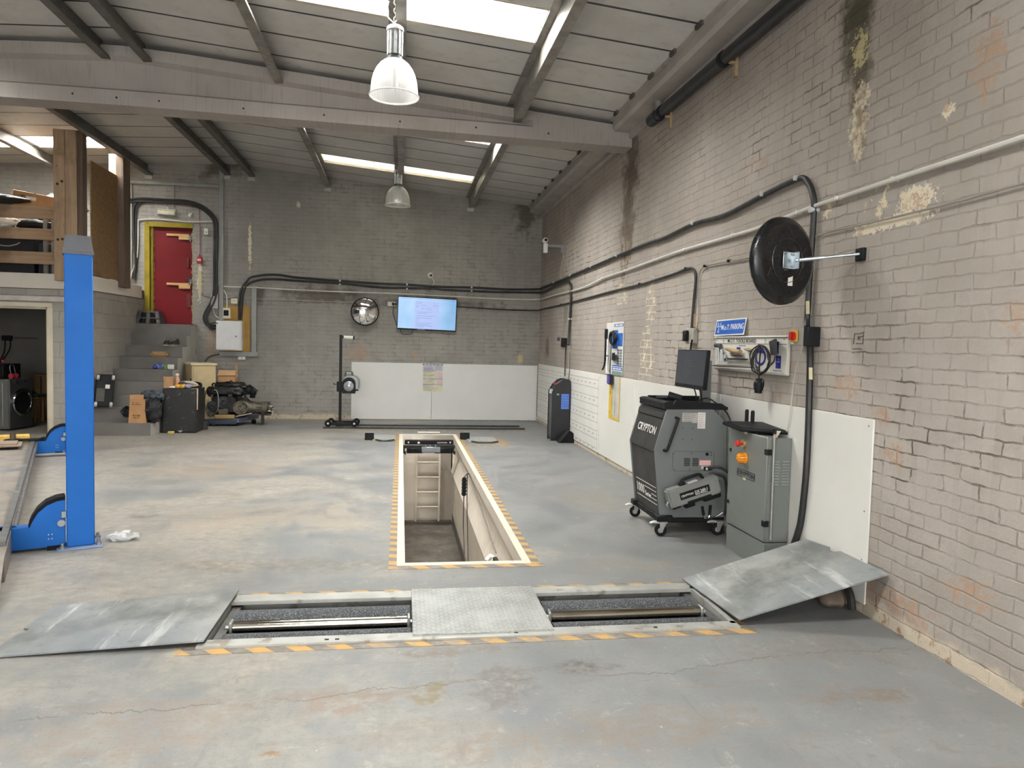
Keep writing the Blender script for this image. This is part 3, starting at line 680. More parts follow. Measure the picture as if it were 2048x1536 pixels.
mb = MB()
for xx in (PX0+.02, PX1-.03): mb.tube([(xx, JY-.02, -.08), (xx, JY-.02, -.2), (xx+.02, JY-.03, -.22), (xx+.02, JY-.03, -.17)], .012, 8)
mb.build('hook', DKSTEEL, t)
# play detector hand control on its cable
p0 = V((.80, 8.86, -.16))
t = thing('hand_control', 'black hand control hanging in the pit on a looped cable', 'hand control', p0)
mb = MB(); mb.bx(.775, .825, 8.80, 8.85, -.40, -.17, .008, 2)
for k in range(5): mb.bx(.77, .83, 8.795, 8.855, -.385+.042*k, -.37+.042*k, .004)
mb.build('handset', BLACK, t)
mb = MB().tube([(.80, 8.83, -.17), (.84, 8.86, -.13), (.88, 8.9, -.15)], .006, 6, k=4)
mb.tube([(.80, 8.82, -.40), (.79, 8.7, -.75), (.77, 8.3, -1.1), (.62, 7.7, -1.35), (.42, 7.1, -1.365), (.30, 6.7, -1.366), (.24, 6.55, -1.366), (.30, 6.4, -1.366), (.42, 6.55, -1.365), (.5, 7.0, -1.365), (.66, 6.9, -1.365), (.76, 7.5, -1.3), (.80, 8.1, -1.0), (.83, 8.7, -.5), (.84, 8.86, -.14)], .006, 6, k=4)
mb.build('cable', CABLE, t)
t = thing('pit_air_fitting', 'white pipe fitting with a black coupling on the pit wall', 'pipe fitting', (.85, 6.2, -.4))
mb = MB().tube([(.87, 8.85, -.15), (.87, 7.6, -.24), (.865, 6.7, -.33), (.865, 6.25, -.36)], .007, 6); mb.build('hose', mat('#8a8378', .6), t)
MB().cyl((.84, 6.42, -.44), (.78, 6.32, -.46), .022, n=10).cyl((.84, 6.42, -.44), (.86, 6.3, -.42), .016, n=10).build('elbow', WHITE, t)
MB().bx(.83, .87, 6.05, 6.2, -.45, -.38, .008).build('coupling', BLACK, t)
# floor plates (play detectors) with rubber stops
def floorplate(x0, x1, y0, y1, lab):
    t = thing('floor_plate', lab, 'floor plate', ((x0+x1)/2, (y0+y1)/2, 0))
    PLC = mat('#9c978c', .5, .3, .15, 6, dirt='#b7ad97', dk=.55, ds=5)
    o = MB().bx(x0, x1, y0, y1, 0, .012, .003).build('plate', PLC, t)
    mb = MB()
    for k in range(8): mb.bx(x0+.02+k*(x1-x0-.1)/8, x0+.05+k*(x1-x0-.1)/8, y0+.08, y1-.04, .012, .0145)
    mb.build('tread_rib', GREYL, o)
    mb = MB().tube([(x0+.05, y0-.02, .02), (x0+.14, y0-.14, .02), (x1-.12, y0-.14, .02), (x1-.02, y0-.02, .02)], .012, 8); mb.build('guard_bar', DKSTEEL, t)
floorplate(-.40, -.06, 10.87, 11.5, 'worn metal floor plate on the mezzanine side of the pit end')
floorplate(1.02, 1.48, 10.72, 11.3, 'worn metal floor plate on the brick wall side of the pit end')
def block(x, y, w, lab):
    o = MB().prism([(y-.06, 0), (y+.09, 0), (y+.09, .09), (y-.05, .11)], x-w/2, x+w/2, ax=0, bev=.006).build('rubber_block', RUBBER); tag(o, lab, 'rubber block')
block(-.45, 10.99, .13, 'black rubber block beside the pit plate on the mezzanine side')
block(1.0, 11.08, .14, 'black rubber block beside the pit plate on the brick wall side')
# plastic bag by the post
mb = MB(); rr = random.Random(5); mb.sph((-1.99, 5.55, .025), .07, 7, (1.5, 1.0, .45))
for v in mb.bm.verts: v.co += V((rr.uniform(-.018, .018), rr.uniform(-.015, .015), rr.uniform(-.012, .014))); v.co.z = max(.002, v.co.z)
g = G('clear_film'); g.set(col=lin('#d8d8d4'), rough=.18, alpha=.62)
tag(mb.build('plastic_bag', g.m, ang=20), 'crumpled clear plastic bag on the floor at the foot of the blue post', 'plastic bag')

# ---------------------------------------------------------------- four post lift, turned on the floor
L = ROT((-2.19, 5.36, 0), 23)
t = thing('vehicle_lift', 'blue four post vehicle lift with its runway lowered at the floor', 'vehicle lift', (-2.19, 5.36, 0))
def post(x, y, full=True):
    mb = MB(L).bx(x-.085, x+.085, y, y+.16, .012, 2.06, .006); o = mb.build('post', BLUE, t)
    MB(L).hull([(x-.09, y-.005, 2.06), (x+.09, y-.005, 2.06), (x+.09, y+.165, 2.06), (x-.09, y+.165, 2.06)], [(x-.075, y+.05, 2.17), (x+.075, y+.05, 2.17), (x+.075, y+.15, 2.17), (x-.075, y+.15, 2.17)]).bx(x-.093, x+.093, y-.008, y+.168, 2.035, 2.062).build('post_cap', mat('#55565a', .5), o)
    MB(L).bx(x-.145, x+.13, y-.055, y+.23, 0, .012, .002).build('base_plate', mat('#7f90aa', .5, .3, .1, 5), o)
    mb = MB(L)
    for bx_, by_ in [(x-.11, y-.02), (x+.107, y+.19), (x+.107, y+.0), (x-.11, y+.19)]: mb.cyl((bx_, by_, .012), (bx_, by_, .05), .011, n=6).cyl((bx_, by_, .012), (bx_, by_, .026), .02, n=6)
    mb.build('anchor_bolt', STEEL, o)
    return o
for x, y in [(0, 0), (0, 4.62), (-2.75, 0), (-2.75, 4.62)]: post(x, y)
for y in (.02, 4.64):
    arch = [(-.09, .02), (-.09, .345), (-.14, .34), (-.20, .315), (-.25, .27), (-.285, .21), (-.30, .165), (-2.45, .165), (-2.465, .21), (-2.50, .27), (-2.55, .315), (-2.61, .34), (-2.66, .345), (-2.66, .02)]
    mb = MB(L).prism(arch, y, y+.12, bev=.004); o = mb.build('crossbeam', BLUE, t)
    rim = [(-.09, .345), (-.14, .34), (-.20, .315), (-.25, .27), (-.285, .21), (-.30, .165)]
    mb = MB(L); mb.loft([[(p[0], y-.006, p[1]), (p[0], y+.126, p[1]), (p[0]-.006, y+.126, p[1]+.022), (p[0]-.006, y-.006, p[1]+.022)] for p in rim]).build('edge_seal', RUBBER, o)
    MB(L).bx(-.115, -.085, y-.012, y, .22, .265, .002).cyl((-.115, y, .185), (-.115, y-.02, .185), .024, n=14).build('locknut', STEEL, o)
    MB(L).bx(-.2, -.11, y-.01, y+.02, .0, .03).build('guide_shoe', RUBBER, o)
    mb = MB(L)
    for a, b in [(-.19, .11), (-.17, .11), (-.19, .08), (-.17, .08)]: mb.cyl((a, y, b), (a, y-.003, b), .004, n=8)
    mb.build('rivet', WHITE, o)
RUN = mat('#8a8177', .55, .35, .15, 4, dirt='#6d6f74', dk=.52, ds=1.8)
for xr in (-.40, -1.95):
    mb = MB(L).bx(xr-.50, xr, -.62, 4.9, .0, .165, .004); o = mb.build('runway', RUN, t)
    mb = MB(L).bx(xr-.045, xr-.005, -.4, 4.75, .165, .195).bx(xr+.0, xr+.022, .1, 4.7, .10, .165); mb.build('edge_rail', mat('#6b6a68', .45, .5, .15), o)
    MB(L).prism([(-1.15, .0), (-.62, .155), (-.62, .165), (-1.17, .006)], xr-.5, xr, ax=0).build('drive_ramp', RUN, t)
    mb = MB(L)
    for y in (1.25, 2.6): mb.bx(xr-.1, xr-.01, y, y+.03, .19, .2)
    mb.build('rail_joint', STEEL, o)
MB(L).cyl((-.38, 3.9, .10), (-.09, 3.9, .10), .022, n=10).build('tie_rod', mat('#77797a', .4, .6), t)
# clutter on the far end of the runway
tag(MB(L).bx(-1.05, -.46, 4.62, 4.74, .17, .255, .01).build('timber_beam', mat('#dcb45a', .6, 0, .15, 12)), 'yellow timber beam lying across the far end of the lift runway', 'timber beam')
tag(MB(L).bx(-1.05, -.52, 4.0, 4.36, .197, .212).bx(-1.05, -.56, 4.05, 4.33, .212, .23).build('cardboard_sheet', mat('#8f7f6d', .8, 0, .15, 5)), 'flattened dirty cardboard lying on the far end of the lift runway', 'cardboard')
t2 = thing('lifting_pad', 'black lifting pad on a stem lying at the far end of the runway', 'lifting pad', L @ V((-.62, 4.52, .197)))
MB(L).cyl((-.62, 4.50, .197), (-.62, 4.50, .222), .09, n=20).build('pad', RUBBER, t2); MB(L).cyl((-.62, 4.50, .222), (-.62, 4.50, .30), .03, n=12).build('stem', mat('#5d5140', .6, .4), t2); MB(L).bx(-.56, -.36, 4.47, 4.53, .197, .225, .004).build('arm', BLACK, t2)
tag(MB(L).prism([(-.46, .169), (-.306, .169), (-.306, .215), (-.38, .19)], 4.66, 4.74).build('wheel_wedge', BLACK), 'thin black wedge lying on the crossbeam behind the blue post', 'wedge')
# ---------------------------------------------------------------- wall boards along the side wall
def sw(px, py, off=0): return atx(px, py, WX-off)
BOARD = mat('#dedbd2', .45, 0, .04, 1.5, dirt='#cac3b5', dk=.66, ds=2.2); BOARDB = mat('#dddcd6', .45, 0, .04, 1.2, dirt='#c9c5ba', dk=.68, ds=3)
def wboard(y0, y1, z0, z1, lab, m=BOARD):
    o = MB().bx(WX-.012, WX-.001, y0, y1, z0, z1, .002).build('wall_board', m); tag(o, lab, 'wall board', 'white boards along the brick side wall')
    mb = MB()
    for y in (y0+.04, y1-.04):
        for z in (z0+.25, (z0+z1)/2, z1-.04): mb.cyl((WX-.0125, y, z), (WX-.0135, y, z), .005, n=8)
    mb.build('screw', mat('#6a6259', .6), o); return o
wboard(3.68, 5.645, .06, 1.122, 'white wall board beside the propped plate, with a torn lower edge')
wboard(5.655, 7.855, .06, 1.122, 'plain white wall board behind the emissions trolley')
wboard(7.865, 9.32, .06, 1.122, 'plain white wall board carrying the yellow edged chart')
o = wboard(9.33, 13.72, .06, 1.122, 'white wall board printed with ruled lines and arrows by the corner')
mb = MB(SF((WX-.012, 13.72, 0))); Lw = 13.72-9.33
for z in (1.033, .92, .80, .685, .576, .459, .346, .233, .11): mb.bx(.02, Lw-.05, z-.0022, z+.0022, .0003, .001)
mb.bx(Lw-.07, Lw-.066, .08, 1.08, .0003, .001); mb.build('ruled_line', mat('#6f6c66', .6), o)
mb = MB(SF((WX-.012, 13.72, 0)))
for z in (.977, .75, .515, .293, .09):
    u = .1
    while u < Lw-.12:
        mb.bx(u, u+.07, z-.003, z+.003, .0003, .001); mb.poly([(u, z-.003, .001), (u-.018, z-.014, .001), (u-.012, z-.016, .001), (u+.01, z-.003, .001)]).poly([(u, z+.003, .001), (u-.018, z+.014, .001), (u-.012, z+.016, .001), (u+.01, z+.003, .001)]); u += .235
mb.build('arrow_print', INK, o)
# yellow edged chart
c = [sw(1219, 752, .014), sw(1242, 754, .014), sw(1236, 844, .014), sw(1217, 834, .014)]
y0, y1 = 8.87, 8.42; F_ = SF((WX-.014, y0, .585)); w_, h_ = y0-y1, .54
t = thing('measuring_chart', 'long yellow edged chart fixed to the white board below the tool poster', 'chart', (WX-.014, y0-w_/2, .585))
MB(F_).bx(0, w_, 0, h_, 0, .003).build('sheet', mat('#bfbcb1', .5), t)
mb = MB(F_).bx(0, .15, 0, h_, .003, .004).bx(w_-.035, w_, 0, h_, .003, .004).bx(.15, w_-.035, 0, .03, .003, .004); mb.build('yellow_scale', mat('#d8b23f', .5, 0, .08), t, label='yellow printed scale')
mb = MB(F_)
for k in range(26): mb.bx(.11 if k % 5 else .08, .148, .03+k*.02, .032+k*.02, .004, .0045)
mb.bx(.26, .263, .04, h_-.1, .003, .0045).bx(.05, .065, .3, .36, .004, .0045).bx(.05, .06, .06, .1, .004, .0045); mb.build('scale_print', INK, t)
# poster with hanging tools
y0 = 9.09; w_, h_ = .72, .66; F_ = SF((WX-.006, y0, 1.14))
t = thing('tool_poster', 'white and blue poster on the brick wall behind the hanging tools', 'poster', (WX-.006, y0-w_/2, 1.14))
MB(F_).bx(0, w_, 0, h_, 0, .005).build('board', WHITE, t)
mb = MB(F_).bx(.34, .71, .60, .635, .005, .006).bx(.30, .71, .06, .10, .005, .006).bx(.30, .71, .11, .125, .005, .006).bx(.5, .7, .36, .52, .005, .006).bx(.27, .5, .33, .56, .005, .006); mb.build('blue_print', mat('#2b62b5', .5), t, label='blue printed panels')
MB(F_).bx(.30, .71, .0, .05, .005, .006).build('green_print', mat('#7d8f86', .6), t, label='grey green foot of the poster')
mb = MB(F_)
for i in range(2):
    for k in range(6): mb.bx(.49+i*.11, .58+i*.11, .13+k*.033, .157+k*.033, .005, .006)
mb.build('diagram_print', mat('#6a7179', .6), t)
mb = MB(F_).bars(.38, .607, .30, .02, (5, 5), .006).bars(.33, .07, .34, .02, (6, 4, 5), .006); mb.build('label_print', WHITE, t)
def st(px, py, off): p = sw(px, py, off); return p
t = thing('grease_pump', 'long black handled pump hanging beside the tool poster', 'pump', st(1212, 700, .05))
MB().cyl(st(1213, 658, .05), st(1212, 677, .05), .022, n=12).cyl(st(1211.5, 677, .05), st(1210, 722, .05), .013, n=10).build('handle', BLACK, t)
MB().tube([st(1210, 722, .05), st(1208, 733, .05), st(1205, 739, .05)], .012, 8, k=3).build('hose', BLACK, t)
mb = MB().cyl(st(1215, 680, .04), st(1213, 745, .04), .008, n=8).cyl(st(1221, 690, .04), st(1218, 745, .04), .008, n=8).cyl(st(1213, 712, .04), st(1217, 712, .04), .014, n=8); mb.build('steel_rod', CHROME, t)
o = MB()
for k, (cx, cy, rx, ry) in enumerate([(1224, 676, 5, 12), (1226, 676, 6, 13), (1225, 677, 4.5, 11.5)]):
    o.tube([st(cx+rx*math.cos(a*PI/8), cy+ry*math.sin(a*PI/8), .04+.012*k) for a in range(16)], .012, 8, closed=True)
tag(o.build('strap_coil', BLACK), 'coil of black strap hanging on the tool poster', 'strap')
t = thing('pendant_gauge', 'small purple and black gauge dangling on a cord below the tool poster', 'gauge', st(1219.5, 768, .05))
a = st(1219.5, 769, .05); mb = MB(SF((a.x, a.y, a.z))); mb.bx(-.075, .075, -.0, .13, -.02, .02, .01, 2).build('body', mat('#1f1c26', .4), t)
MB(SF((a.x, a.y, a.z))).bx(-.05, .06, .015, .115, .02, .0225).build('label_plate', mat('#4d3f96', .5), t); MB().tube([st(1224, 668, .05), st(1221, 720, .05), a+V((0, 0, .12))], .006, 6, k=3).build('cord', CABLE, t)
tag(MB().hull([st(1224, 706, .03), st(1230, 705, .03), st(1230.5, 722, .03), st(1223, 720, .03)], [st(1224, 706, .06), st(1230, 705, .06), st(1230.5, 722, .06), st(1223, 720, .06)]).build('paddle', BLACK), 'black paddle hanging on the poster beside the gauge cord', 'paddle')

# ---------------------------------------------------------------- signs and the tool board
t = thing('parking_sign', 'blue sign lettered M.o.T. PARKING leaning on top of the tools board', 'sign', (WX-.05, 5.50, 1.606))
F_ = FR((WX-.036, 5.772, 1.607), (0, -1, .012), (.022, 0, .13)); w_, h_ = .53, .135
MB(F_).bx(0, w_, 0, h_, -.004, 0, .0).build('panel', WHITE, t)
def rrect(x0, x1, y0, y1, r, z, n=4):
    out = []
    for cx, cy, a in [(x1-r, y1-r, 0), (x0+r, y1-r, 90), (x0+r, y0+r, 180), (x1-r, y0+r, 270)]:
        out += [(cx+r*math.cos(R(a+90*i/n)), cy+r*math.sin(R(a+90*i/n)), z) for i in range(n+1)]
    return out
MB(F_).poly(rrect(.012, w_-.012, .01, h_-.01, .012, .0008)).build('blue_field', SIGNB, t)
def triangles(mb, cx, cy, s, z, lw=.22):
    for ox, oy in [(-.5, .45), (.5, .45), (0, -.55)]:
        p = [(cx+s*(ox-.42), cy+s*(oy-.42)), (cx+s*(ox+.42), cy+s*(oy-.42)), (cx+s*ox, cy+s*(oy+.5))]
        g_ = (sum(q[0] for q in p)/3, sum(q[1] for q in p)/3); q = [(a+(g_[0]-a)*lw*2, b+(g_[1]-b)*lw*2) for a, b in p]
        for i in range(3): j = (i+1) % 3; mb.poly([(*p[i], z), (*p[j], z), (*q[j], z), (*q[i], z)])
    return mb
mb = MB(F_); triangles(mb, .068, .072, .045, .0014); mb.text('M.o.T.', .115, .047, .15, .042, .0012, .008).text('PARKING', .285, .047, .222, .046, .0012, .008); mb.build('lettering', WHITE, t)
y0 = 5.752; bw_, bh_ = 1.145, .278; bz = 1.326
F_ = SF((WX-.028, y0, bz))
t = thing('tools_board', 'white board headed M.O.T. TOOLS BOARD with tools hung on it', 'tool board', (WX-.028, y0-bw_/2, bz))
MB(F_).bx(0, bw_, 0, bh_, -.027, 0, .004).build('board', mat('#dcd8cc', .45, 0, .03), t)
MB(F_).bx(0, bw_, bh_-.012, bh_-.004, 0, .012).bx(0, bw_, .012, .02, 0, .012).build('lip', WHITE, t)
mb = MB(F_).bx(.01, bw_-.01, .262, .2655, 0, .0008).bx(.01, bw_-.01, .215, .2185, 0, .0008).text('M.O.T. TOOLS BOARD', .23, .225, .47, .03, .0008, .012).text('STANDARD', .42, .198, .12, .008, .0008)
triangles(mb, .15, .238, .018, .0009); triangles(mb, .84, .24, .018, .0009); 
for (u, v) in [(.03, .245), (1.1, .25), (.52, .015)]: mb.cyl((u, v, .0005), (u, v, .002), .005, n=8)
mb.build('lettering', INK, t)
mb = MB(F_).bx(1.0, 1.07, .045, .135, 0, .0008).bx(.97, 1.03, .15, .235, 0, .0008).bx(.39, .455, .15, .19, 0, .0008).bx(.31, .5, .118, .125, 0, .0008)
mb.loft([[(.78+r*math.cos(a*PI/16), .12+r*.8*math.sin(a*PI/16), .0009) for r in (.055, .08)] for a in range(10, 42)], False, False).bx(.74, .82, .15, .185, 0, .0008); mb.build('silhouette_print', NAVY, t, label='dark blue printed tool silhouettes')
mb = MB(F_).bars(1.012, .088, .045, .01, (1,), .0012).bars(1.03, .105, .015, .012, (1,), .0012).bars(.97, .024, .12, .012, (2, 3, 3, 1), .0012); mb.build('label_print', mat('#8b8f9c', .5), t)
def bt(zx, zy, off): return atx(zx/8.535+1400, zy/8.535+620, WX-.028-off)
t = thing('ball_hammer', 'dark headed hammer hanging at the far end of the tools board', 'hammer', bt(300, 620, .02))
MB().cyl(bt(265, 605, .025), bt(355, 612, .025), .017, n=12).build('head', DKSTEEL, t); MB().cyl(bt(312, 620, .025), bt(312, 880, .025), .007, n=8).build('handle', mat('#a3a19c', .4, .6), t)
tag(MB().cyl(bt(285, 650, .02), bt(275, 890, .02), .006, n=8).build('steel_scriber', STEEL), 'thin steel scriber hanging just under the hammer head', 'scriber')
for (x0, y0_, x1, y1_, lab) in [(352, 680, 345, 880, 'short steel punch hanging between the hammer and the tee bar'), (372, 670, 366, 885, 'longer steel punch hanging next to the tee bar')]:
    tag(MB().tube([bt(x0, y0_, .02), bt(x0, y0_+50, .02), bt(x1, y1_, .02)], [.007, .005, .0035], 8).build('steel_punch', STEEL), lab, 'punch', 'punches on the tools board')
t = thing('tee_bar', 'small steel tee bar hanging beside the two punches', 'tee bar', bt(425, 740, .02))
MB().cyl(bt(395, 742, .02), bt(432, 732, .02), .006, n=8).build('grip', STEEL, t); MB().cyl(bt(425, 738, .02), bt(420, 890, .02), .005, n=8).build('shaft', STEEL, t)
t = thing('wire_brush', 'wooden wire brush hanging over its blue silhouette on the tools board', 'brush', bt(580, 700, .02))
MB().tube([bt(440, 660, .03), bt(480, 672, .03), bt(560, 695, .03), bt(690, 715, .03)], [.009, .012, .016, .018], 10).build('handle', mat('#a58a63', .6), t); MB().hull([bt(520, 725, .012), bt(690, 735, .012), bt(690, 775, .012), bt(530, 760, .012)], [bt(520, 725, .045), bt(690, 735, .045), bt(690, 775, .045), bt(530, 760, .045)]).build('bristles', mat('#5c4b38', .85, 0, .3, 60), t)
tag(MB().tube([bt(760, 668, .02), bt(830, 680, .025), bt(900, 680, .02)], [.006, .014, .008], 8).build('small_file', mat('#8a7a5f', .6)), 'small file hanging beyond the wire brush, partly behind the cable coil', 'file')
t = thing('torque_lever', 'chrome lever with a square head lying across the middle of the tools board', 'lever', bt(640, 830, .02))
MB().cyl(bt(470, 832, .022), bt(830, 842, .022), .009, n=10).build('bar', CHROME, t); MB().tube([bt(430, 845, .022), bt(470, 830, .022)], .014, 8).cyl(bt(440, 850, .022), bt(445, 880, .022), .009, n=8).build('head', STEEL, t)
tag(MB().tube([bt(225, 945, .03), bt(300, 950, .03), bt(700, 962, .03), bt(1010, 975, .03)], [.005, .011, .011, .008], 8).build('pry_bar', mat('#8f8a82', .35, .8)), 'long steel pry bar lying along the foot of the tools board', 'pry bar')
# cable coil with plugs
rr = random.Random(3); t = thing('hanging_cable', 'coiled black cable hanging on the tools board with a plug dangling below', 'cable', bt(1015, 860, .05))
mb = MB(); pts = []
for k in range(5):
    for a in range(12):
        an = a*PI/6+.3; sx = (155+rr.uniform(-28, 28))*(1-.05*k); sy = (245+rr.uniform(-25, 25))*(1-.03*k); pts.append(bt(1020+10*k+sx*math.sin(an), 850+rr.uniform(-8, 8)-sy*math.cos(an), .03+.012*k+rr.uniform(0, .008)))
mb.tube(pts, .0055, 6, k=4)
mb.tube([bt(1025, 600, .05), bt(1030, 700, .07), bt(1015, 900, .07), bt(1010, 1080, .06), bt(1008, 1170, .055)], .006, 6, k=3)
mb.tube([bt(1275, 790, .05), bt(1260, 880, .06), bt(1200, 940, .06), bt(1140, 990, .05), bt(1080, 1060, .05)], .006, 6, k=3); mb.build('cable', mat('#262422', .4, 0, .3, 9), t)
mb = MB().cyl(bt(1010, 1170, .055), bt(1010, 1200, .055), .024, n=10).cyl(bt(1008, 1195, .055), bt(1005, 1235, .055), .024, .034, n=8).cyl(bt(1005, 1235, .055), bt(1000, 1300, .055), .035, .037, n=12).cyl(bt(1000, 1300, .055), bt(996, 1370, .055), .034, .033, n=12).cyl(bt(996, 1370, .055), bt(992, 1415, .055), .027, n=12); mb.build('plug', BLACKM, t)
MB().tube([bt(1070, 1200, .055), bt(1078, 1240, .06), bt(1070, 1310, .055)], .009, 6).build('plug_latch', BLACK, t)
MB().hull([bt(1175, 540, .015), bt(1280, 490, .015), bt(1315, 500, .015), bt(1320, 775, .015), bt(1205, 770, .015)], [bt(1175, 540, .06), bt(1280, 490, .06), bt(1315, 500, .06), bt(1320, 775, .06), bt(1205, 770, .06)]).build('connector_box', mat('#34322f', .5), t)

# ---------------------------------------------------------------- isolator switch
a = sw(1631, 689, .07); F_ = SF((WX, 4.475, 1.535))
t = thing('isolator_switch', 'grey isolator box with a red rotary switch on a yellow plate', 'isolator switch', (WX, 4.35, 1.535))
MB(F_).bx(.0, .16, 0, .115, 0, .085, .004).build('housing', mat('#97988f', .5), t); MB(F_).bx(.165, .215, -.005, .12, 0, .09, .004).build('side_box', BLACKM, t)
F2 = SF((WX-.086, 4.475, 1.535))
MB(F2).bx(.02, .10, .022, .1, .0, .010, .003).build('yellow_plate', YEL, t); MB(F2).cyl((.058, .061, .010), (.058, .061, .026), .029, n=20).bx(.05, .066, .035, .088, .025, .042, .004).build('red_knob', RED, t); MB(F2).bx(.02, .045, .012, .02, 0, .001).build('sticker', WHITE, t)
# ---------------------------------------------------------------- large round mirror seen from behind
mc = V((2.28, 4.09, 2.04)); nf = V((-.34, .92, -.18)).normalized()
t = thing('convex_mirror', 'round convex mirror seen from its black back on a steel arm', 'mirror', mc)
up = V((0, 0, 1)); Fm = FR(mc, nf.cross(V((0, 0, 1))), (0, 0, 1))  # w axis points back towards the viewer
RM = .262
mb = MB(Fm); mb.lathe([(0, .028), (.06, .03), (.075, .034), (.085, .03), (.2, .02), (.222, .026), (RM-.012, .012), (RM, .0), (RM+.004, -.02), (RM-.004, -.034)], (0, 0, 0), (0, 0, 1), 56); mb.build('back_shell', mat('#141416', .28), t)
MB(Fm).lathe([(0, -.075), (.08, -.071), (.16, -.058), (.22, -.043), (RM-.008, -.03)], (0, 0, 0), (0, 0, 1), 48).build('mirror_glass', mat('#e8e8e8', .03, 1.0, 0), t)
mb = MB(Fm); mb.lathe([(.128, .0275), (.131, .0305), (.134, .0275)], (0, 0, 0), (0, 0, 1), 40)
for a in (20, 75, 140, 200, 320): mb.tube([(.15*math.cos(R(a)), .15*math.sin(R(a)), .026), (.19*math.cos(R(a+12)), .19*math.sin(R(a+12)), .0235)], .0022, 6)
mb.build('shell_rib', mat('#2a2a2c', .3), t)
MB(Fm).bx(-.05, .05, -.05, .05, .034, .038, .003).bx(.03, .034, -.05, .05, .036, .085).build('bracket_plate', m_galv('bright_zinc', '#9fa9ad', '#c2cacd', .3, .8, 30), t)
mb = MB(Fm)
for u, v in [(-.038, .036), (.02, .036), (-.038, -.036), (.02, -.036), (-.015, -.04), (.0, .0)]: mb.cyl((u, v, .036), (u, v, .043), .006, n=8)
mb.build('bolt', STEEL, t)
MB(Fm).bx(.01, .05, -.15, -.09, .026, .0285).build('label_plate', WHITE, t)
e = atx(1719, 508, WX-.02); s0 = Fm @ V((.03, .0, .06)); mid = s0.lerp(e, .45)
MB().tube([s0, mid], .012, 10).tube([mid-(e-s0).normalized()*.03, e], .0085, 10).build('arm', m_galv('zinc_arm', '#a5adaf', '#c6cccd', .28, .85, 30), t)
MB().box(e+V((.008, 0, -.003)), (.024, .075, .075), .004).build('wall_plate', BLACKM, t)

# ---------------------------------------------------------------- emissions analyser trolley
t = thing('emissions_trolley', 'grey and black emissions analyser trolley on casters with a screen on a pole', 'analyser trolley', (2.32, 5.73, 0))
PRF = [(2.06, .145), (1.995, .69), (2.086, 1.01), (2.475, 1.015), (2.595, .905), (2.62, .225), (2.615, .14)]
ins = [(2.085, .16), (2.025, .69), (2.105, .995), (2.465, 1.0), (2.58, .9), (2.605, .23), (2.6, .16)]
MB().prism(ins, 5.435, 6.04).build('body', GREYM, t)
for y in (5.42, 6.035): MB().prism(PRF, y, y+.018, bev=.003).build('side_panel', GREYM, t)
mid, top, bot = V((2.012, 0, .69)), V((2.092, 0, .985)), V((2.072, 0, .165))
def front(a, b, f0, f1, out, name, m):
    d = (b-a); nrm = V((-d.z, 0, d.x)).normalized(); A = a+d*f0; B = a+d*f1
    return MB().hull([(A.x, 5.44, A.z), (A.x, 6.033, A.z), (A.x+nrm.x*out, 6.033, A.z+nrm.z*out), (A.x+nrm.x*out, 5.44, A.z+nrm.z*out)], [(B.x, 5.44, B.z), (B.x, 6.033, B.z), (B.x+nrm.x*out, 6.033, B.z+nrm.z*out), (B.x+nrm.x*out, 5.44, B.z+nrm.z*out)]).build(name, m, t)
TB = mat('#2a2927', .5, 0, .06, 3)
up_panel = front(mid, top, -.08, .80, .012, 'upper_front_panel', TB); low_panel = front(bot, mid, -.02, .94, .006, 'lower_front_panel', mat('#2d2b29', .55, 0, .08, 3))
front(mid, top, .82, .97, .022, 'drawer', TB)
Fu = FR(mid+V((-.0138, 6.0, .0)), (0, -1, 0), (top-mid)); mb = MB(Fu).text('CRYPTON', .06, .11, .43, .066, .0032, .014); mb.build('lettering', WHITE, up_panel)
Fl = FR(bot+V((-.0075, 6.0, 0)), (0, -1, 0), (mid-bot)); mb = MB(Fl)
for v, a, b in [(.205, .03, .52), (.17, .24, .52), (.135, .40, .52), (.10, .40, .52), (.065, .03, .52)]: mb.bx(a, b, v, v+.005, .0, .0012)
mb.build('white_stripe', WHITE, low_panel); mb = MB(Fl)
mb.text('1000', .045, .10, .18, .075, .0005, .01).text('Series', .245, .095, .14, .04, .0005, .008); mb.build('lettering', WHITE, low_panel)
mb = MB().bx(2.06, 2.61, 5.43, 6.04, .10, .15, .006).build('chassis', BLACK, t)
mb = MB().bx(2.03, 2.16, 5.395, 5.47, .115, .165, .006).bx(2.03, 2.16, 5.99, 6.065, .115, .165, .006); mb.build('corner_bracket', BLACK, t)
for (x, y) in [(2.085, 5.41), (2.085, 6.045), (2.565, 5.41), (2.565, 6.045)]:
    o = MB().lathe([(.018, -.016), (.043, -.016), (.047, -.01), (.047, .01), (.043, .016), (.018, .016)], (x-.02, y, .048), (.25, .97, 0), 24).build('caster', RUBBER, t)
    MB().lathe([(0, -.013), (.02, -.017), (.028, -.012), (.028, .012), (.02, .017), (0, .013)], (x-.02, y, .048), (.25, .97, 0), 16).build('hub', mat('#8b8b88', .5), o)
    mb = MB()
    for s in (-.022, .022): mb.prism([(x-.035, .115), (x+.025, .115), (x-.01, .04), (x-.03, .04)], y+s-.0015, y+s+.0015)
    mb.bx(x-.04, x+.03, y-.025, y+.025, .108, .116).tube([(x-.03, y, .108), (x-.075, y+.005, .112), (x-.105, y+.01, .103)], [.012, .012, .008], 6)
    mb.build('fork', mat('#c9c9c4', .35, .7), o)
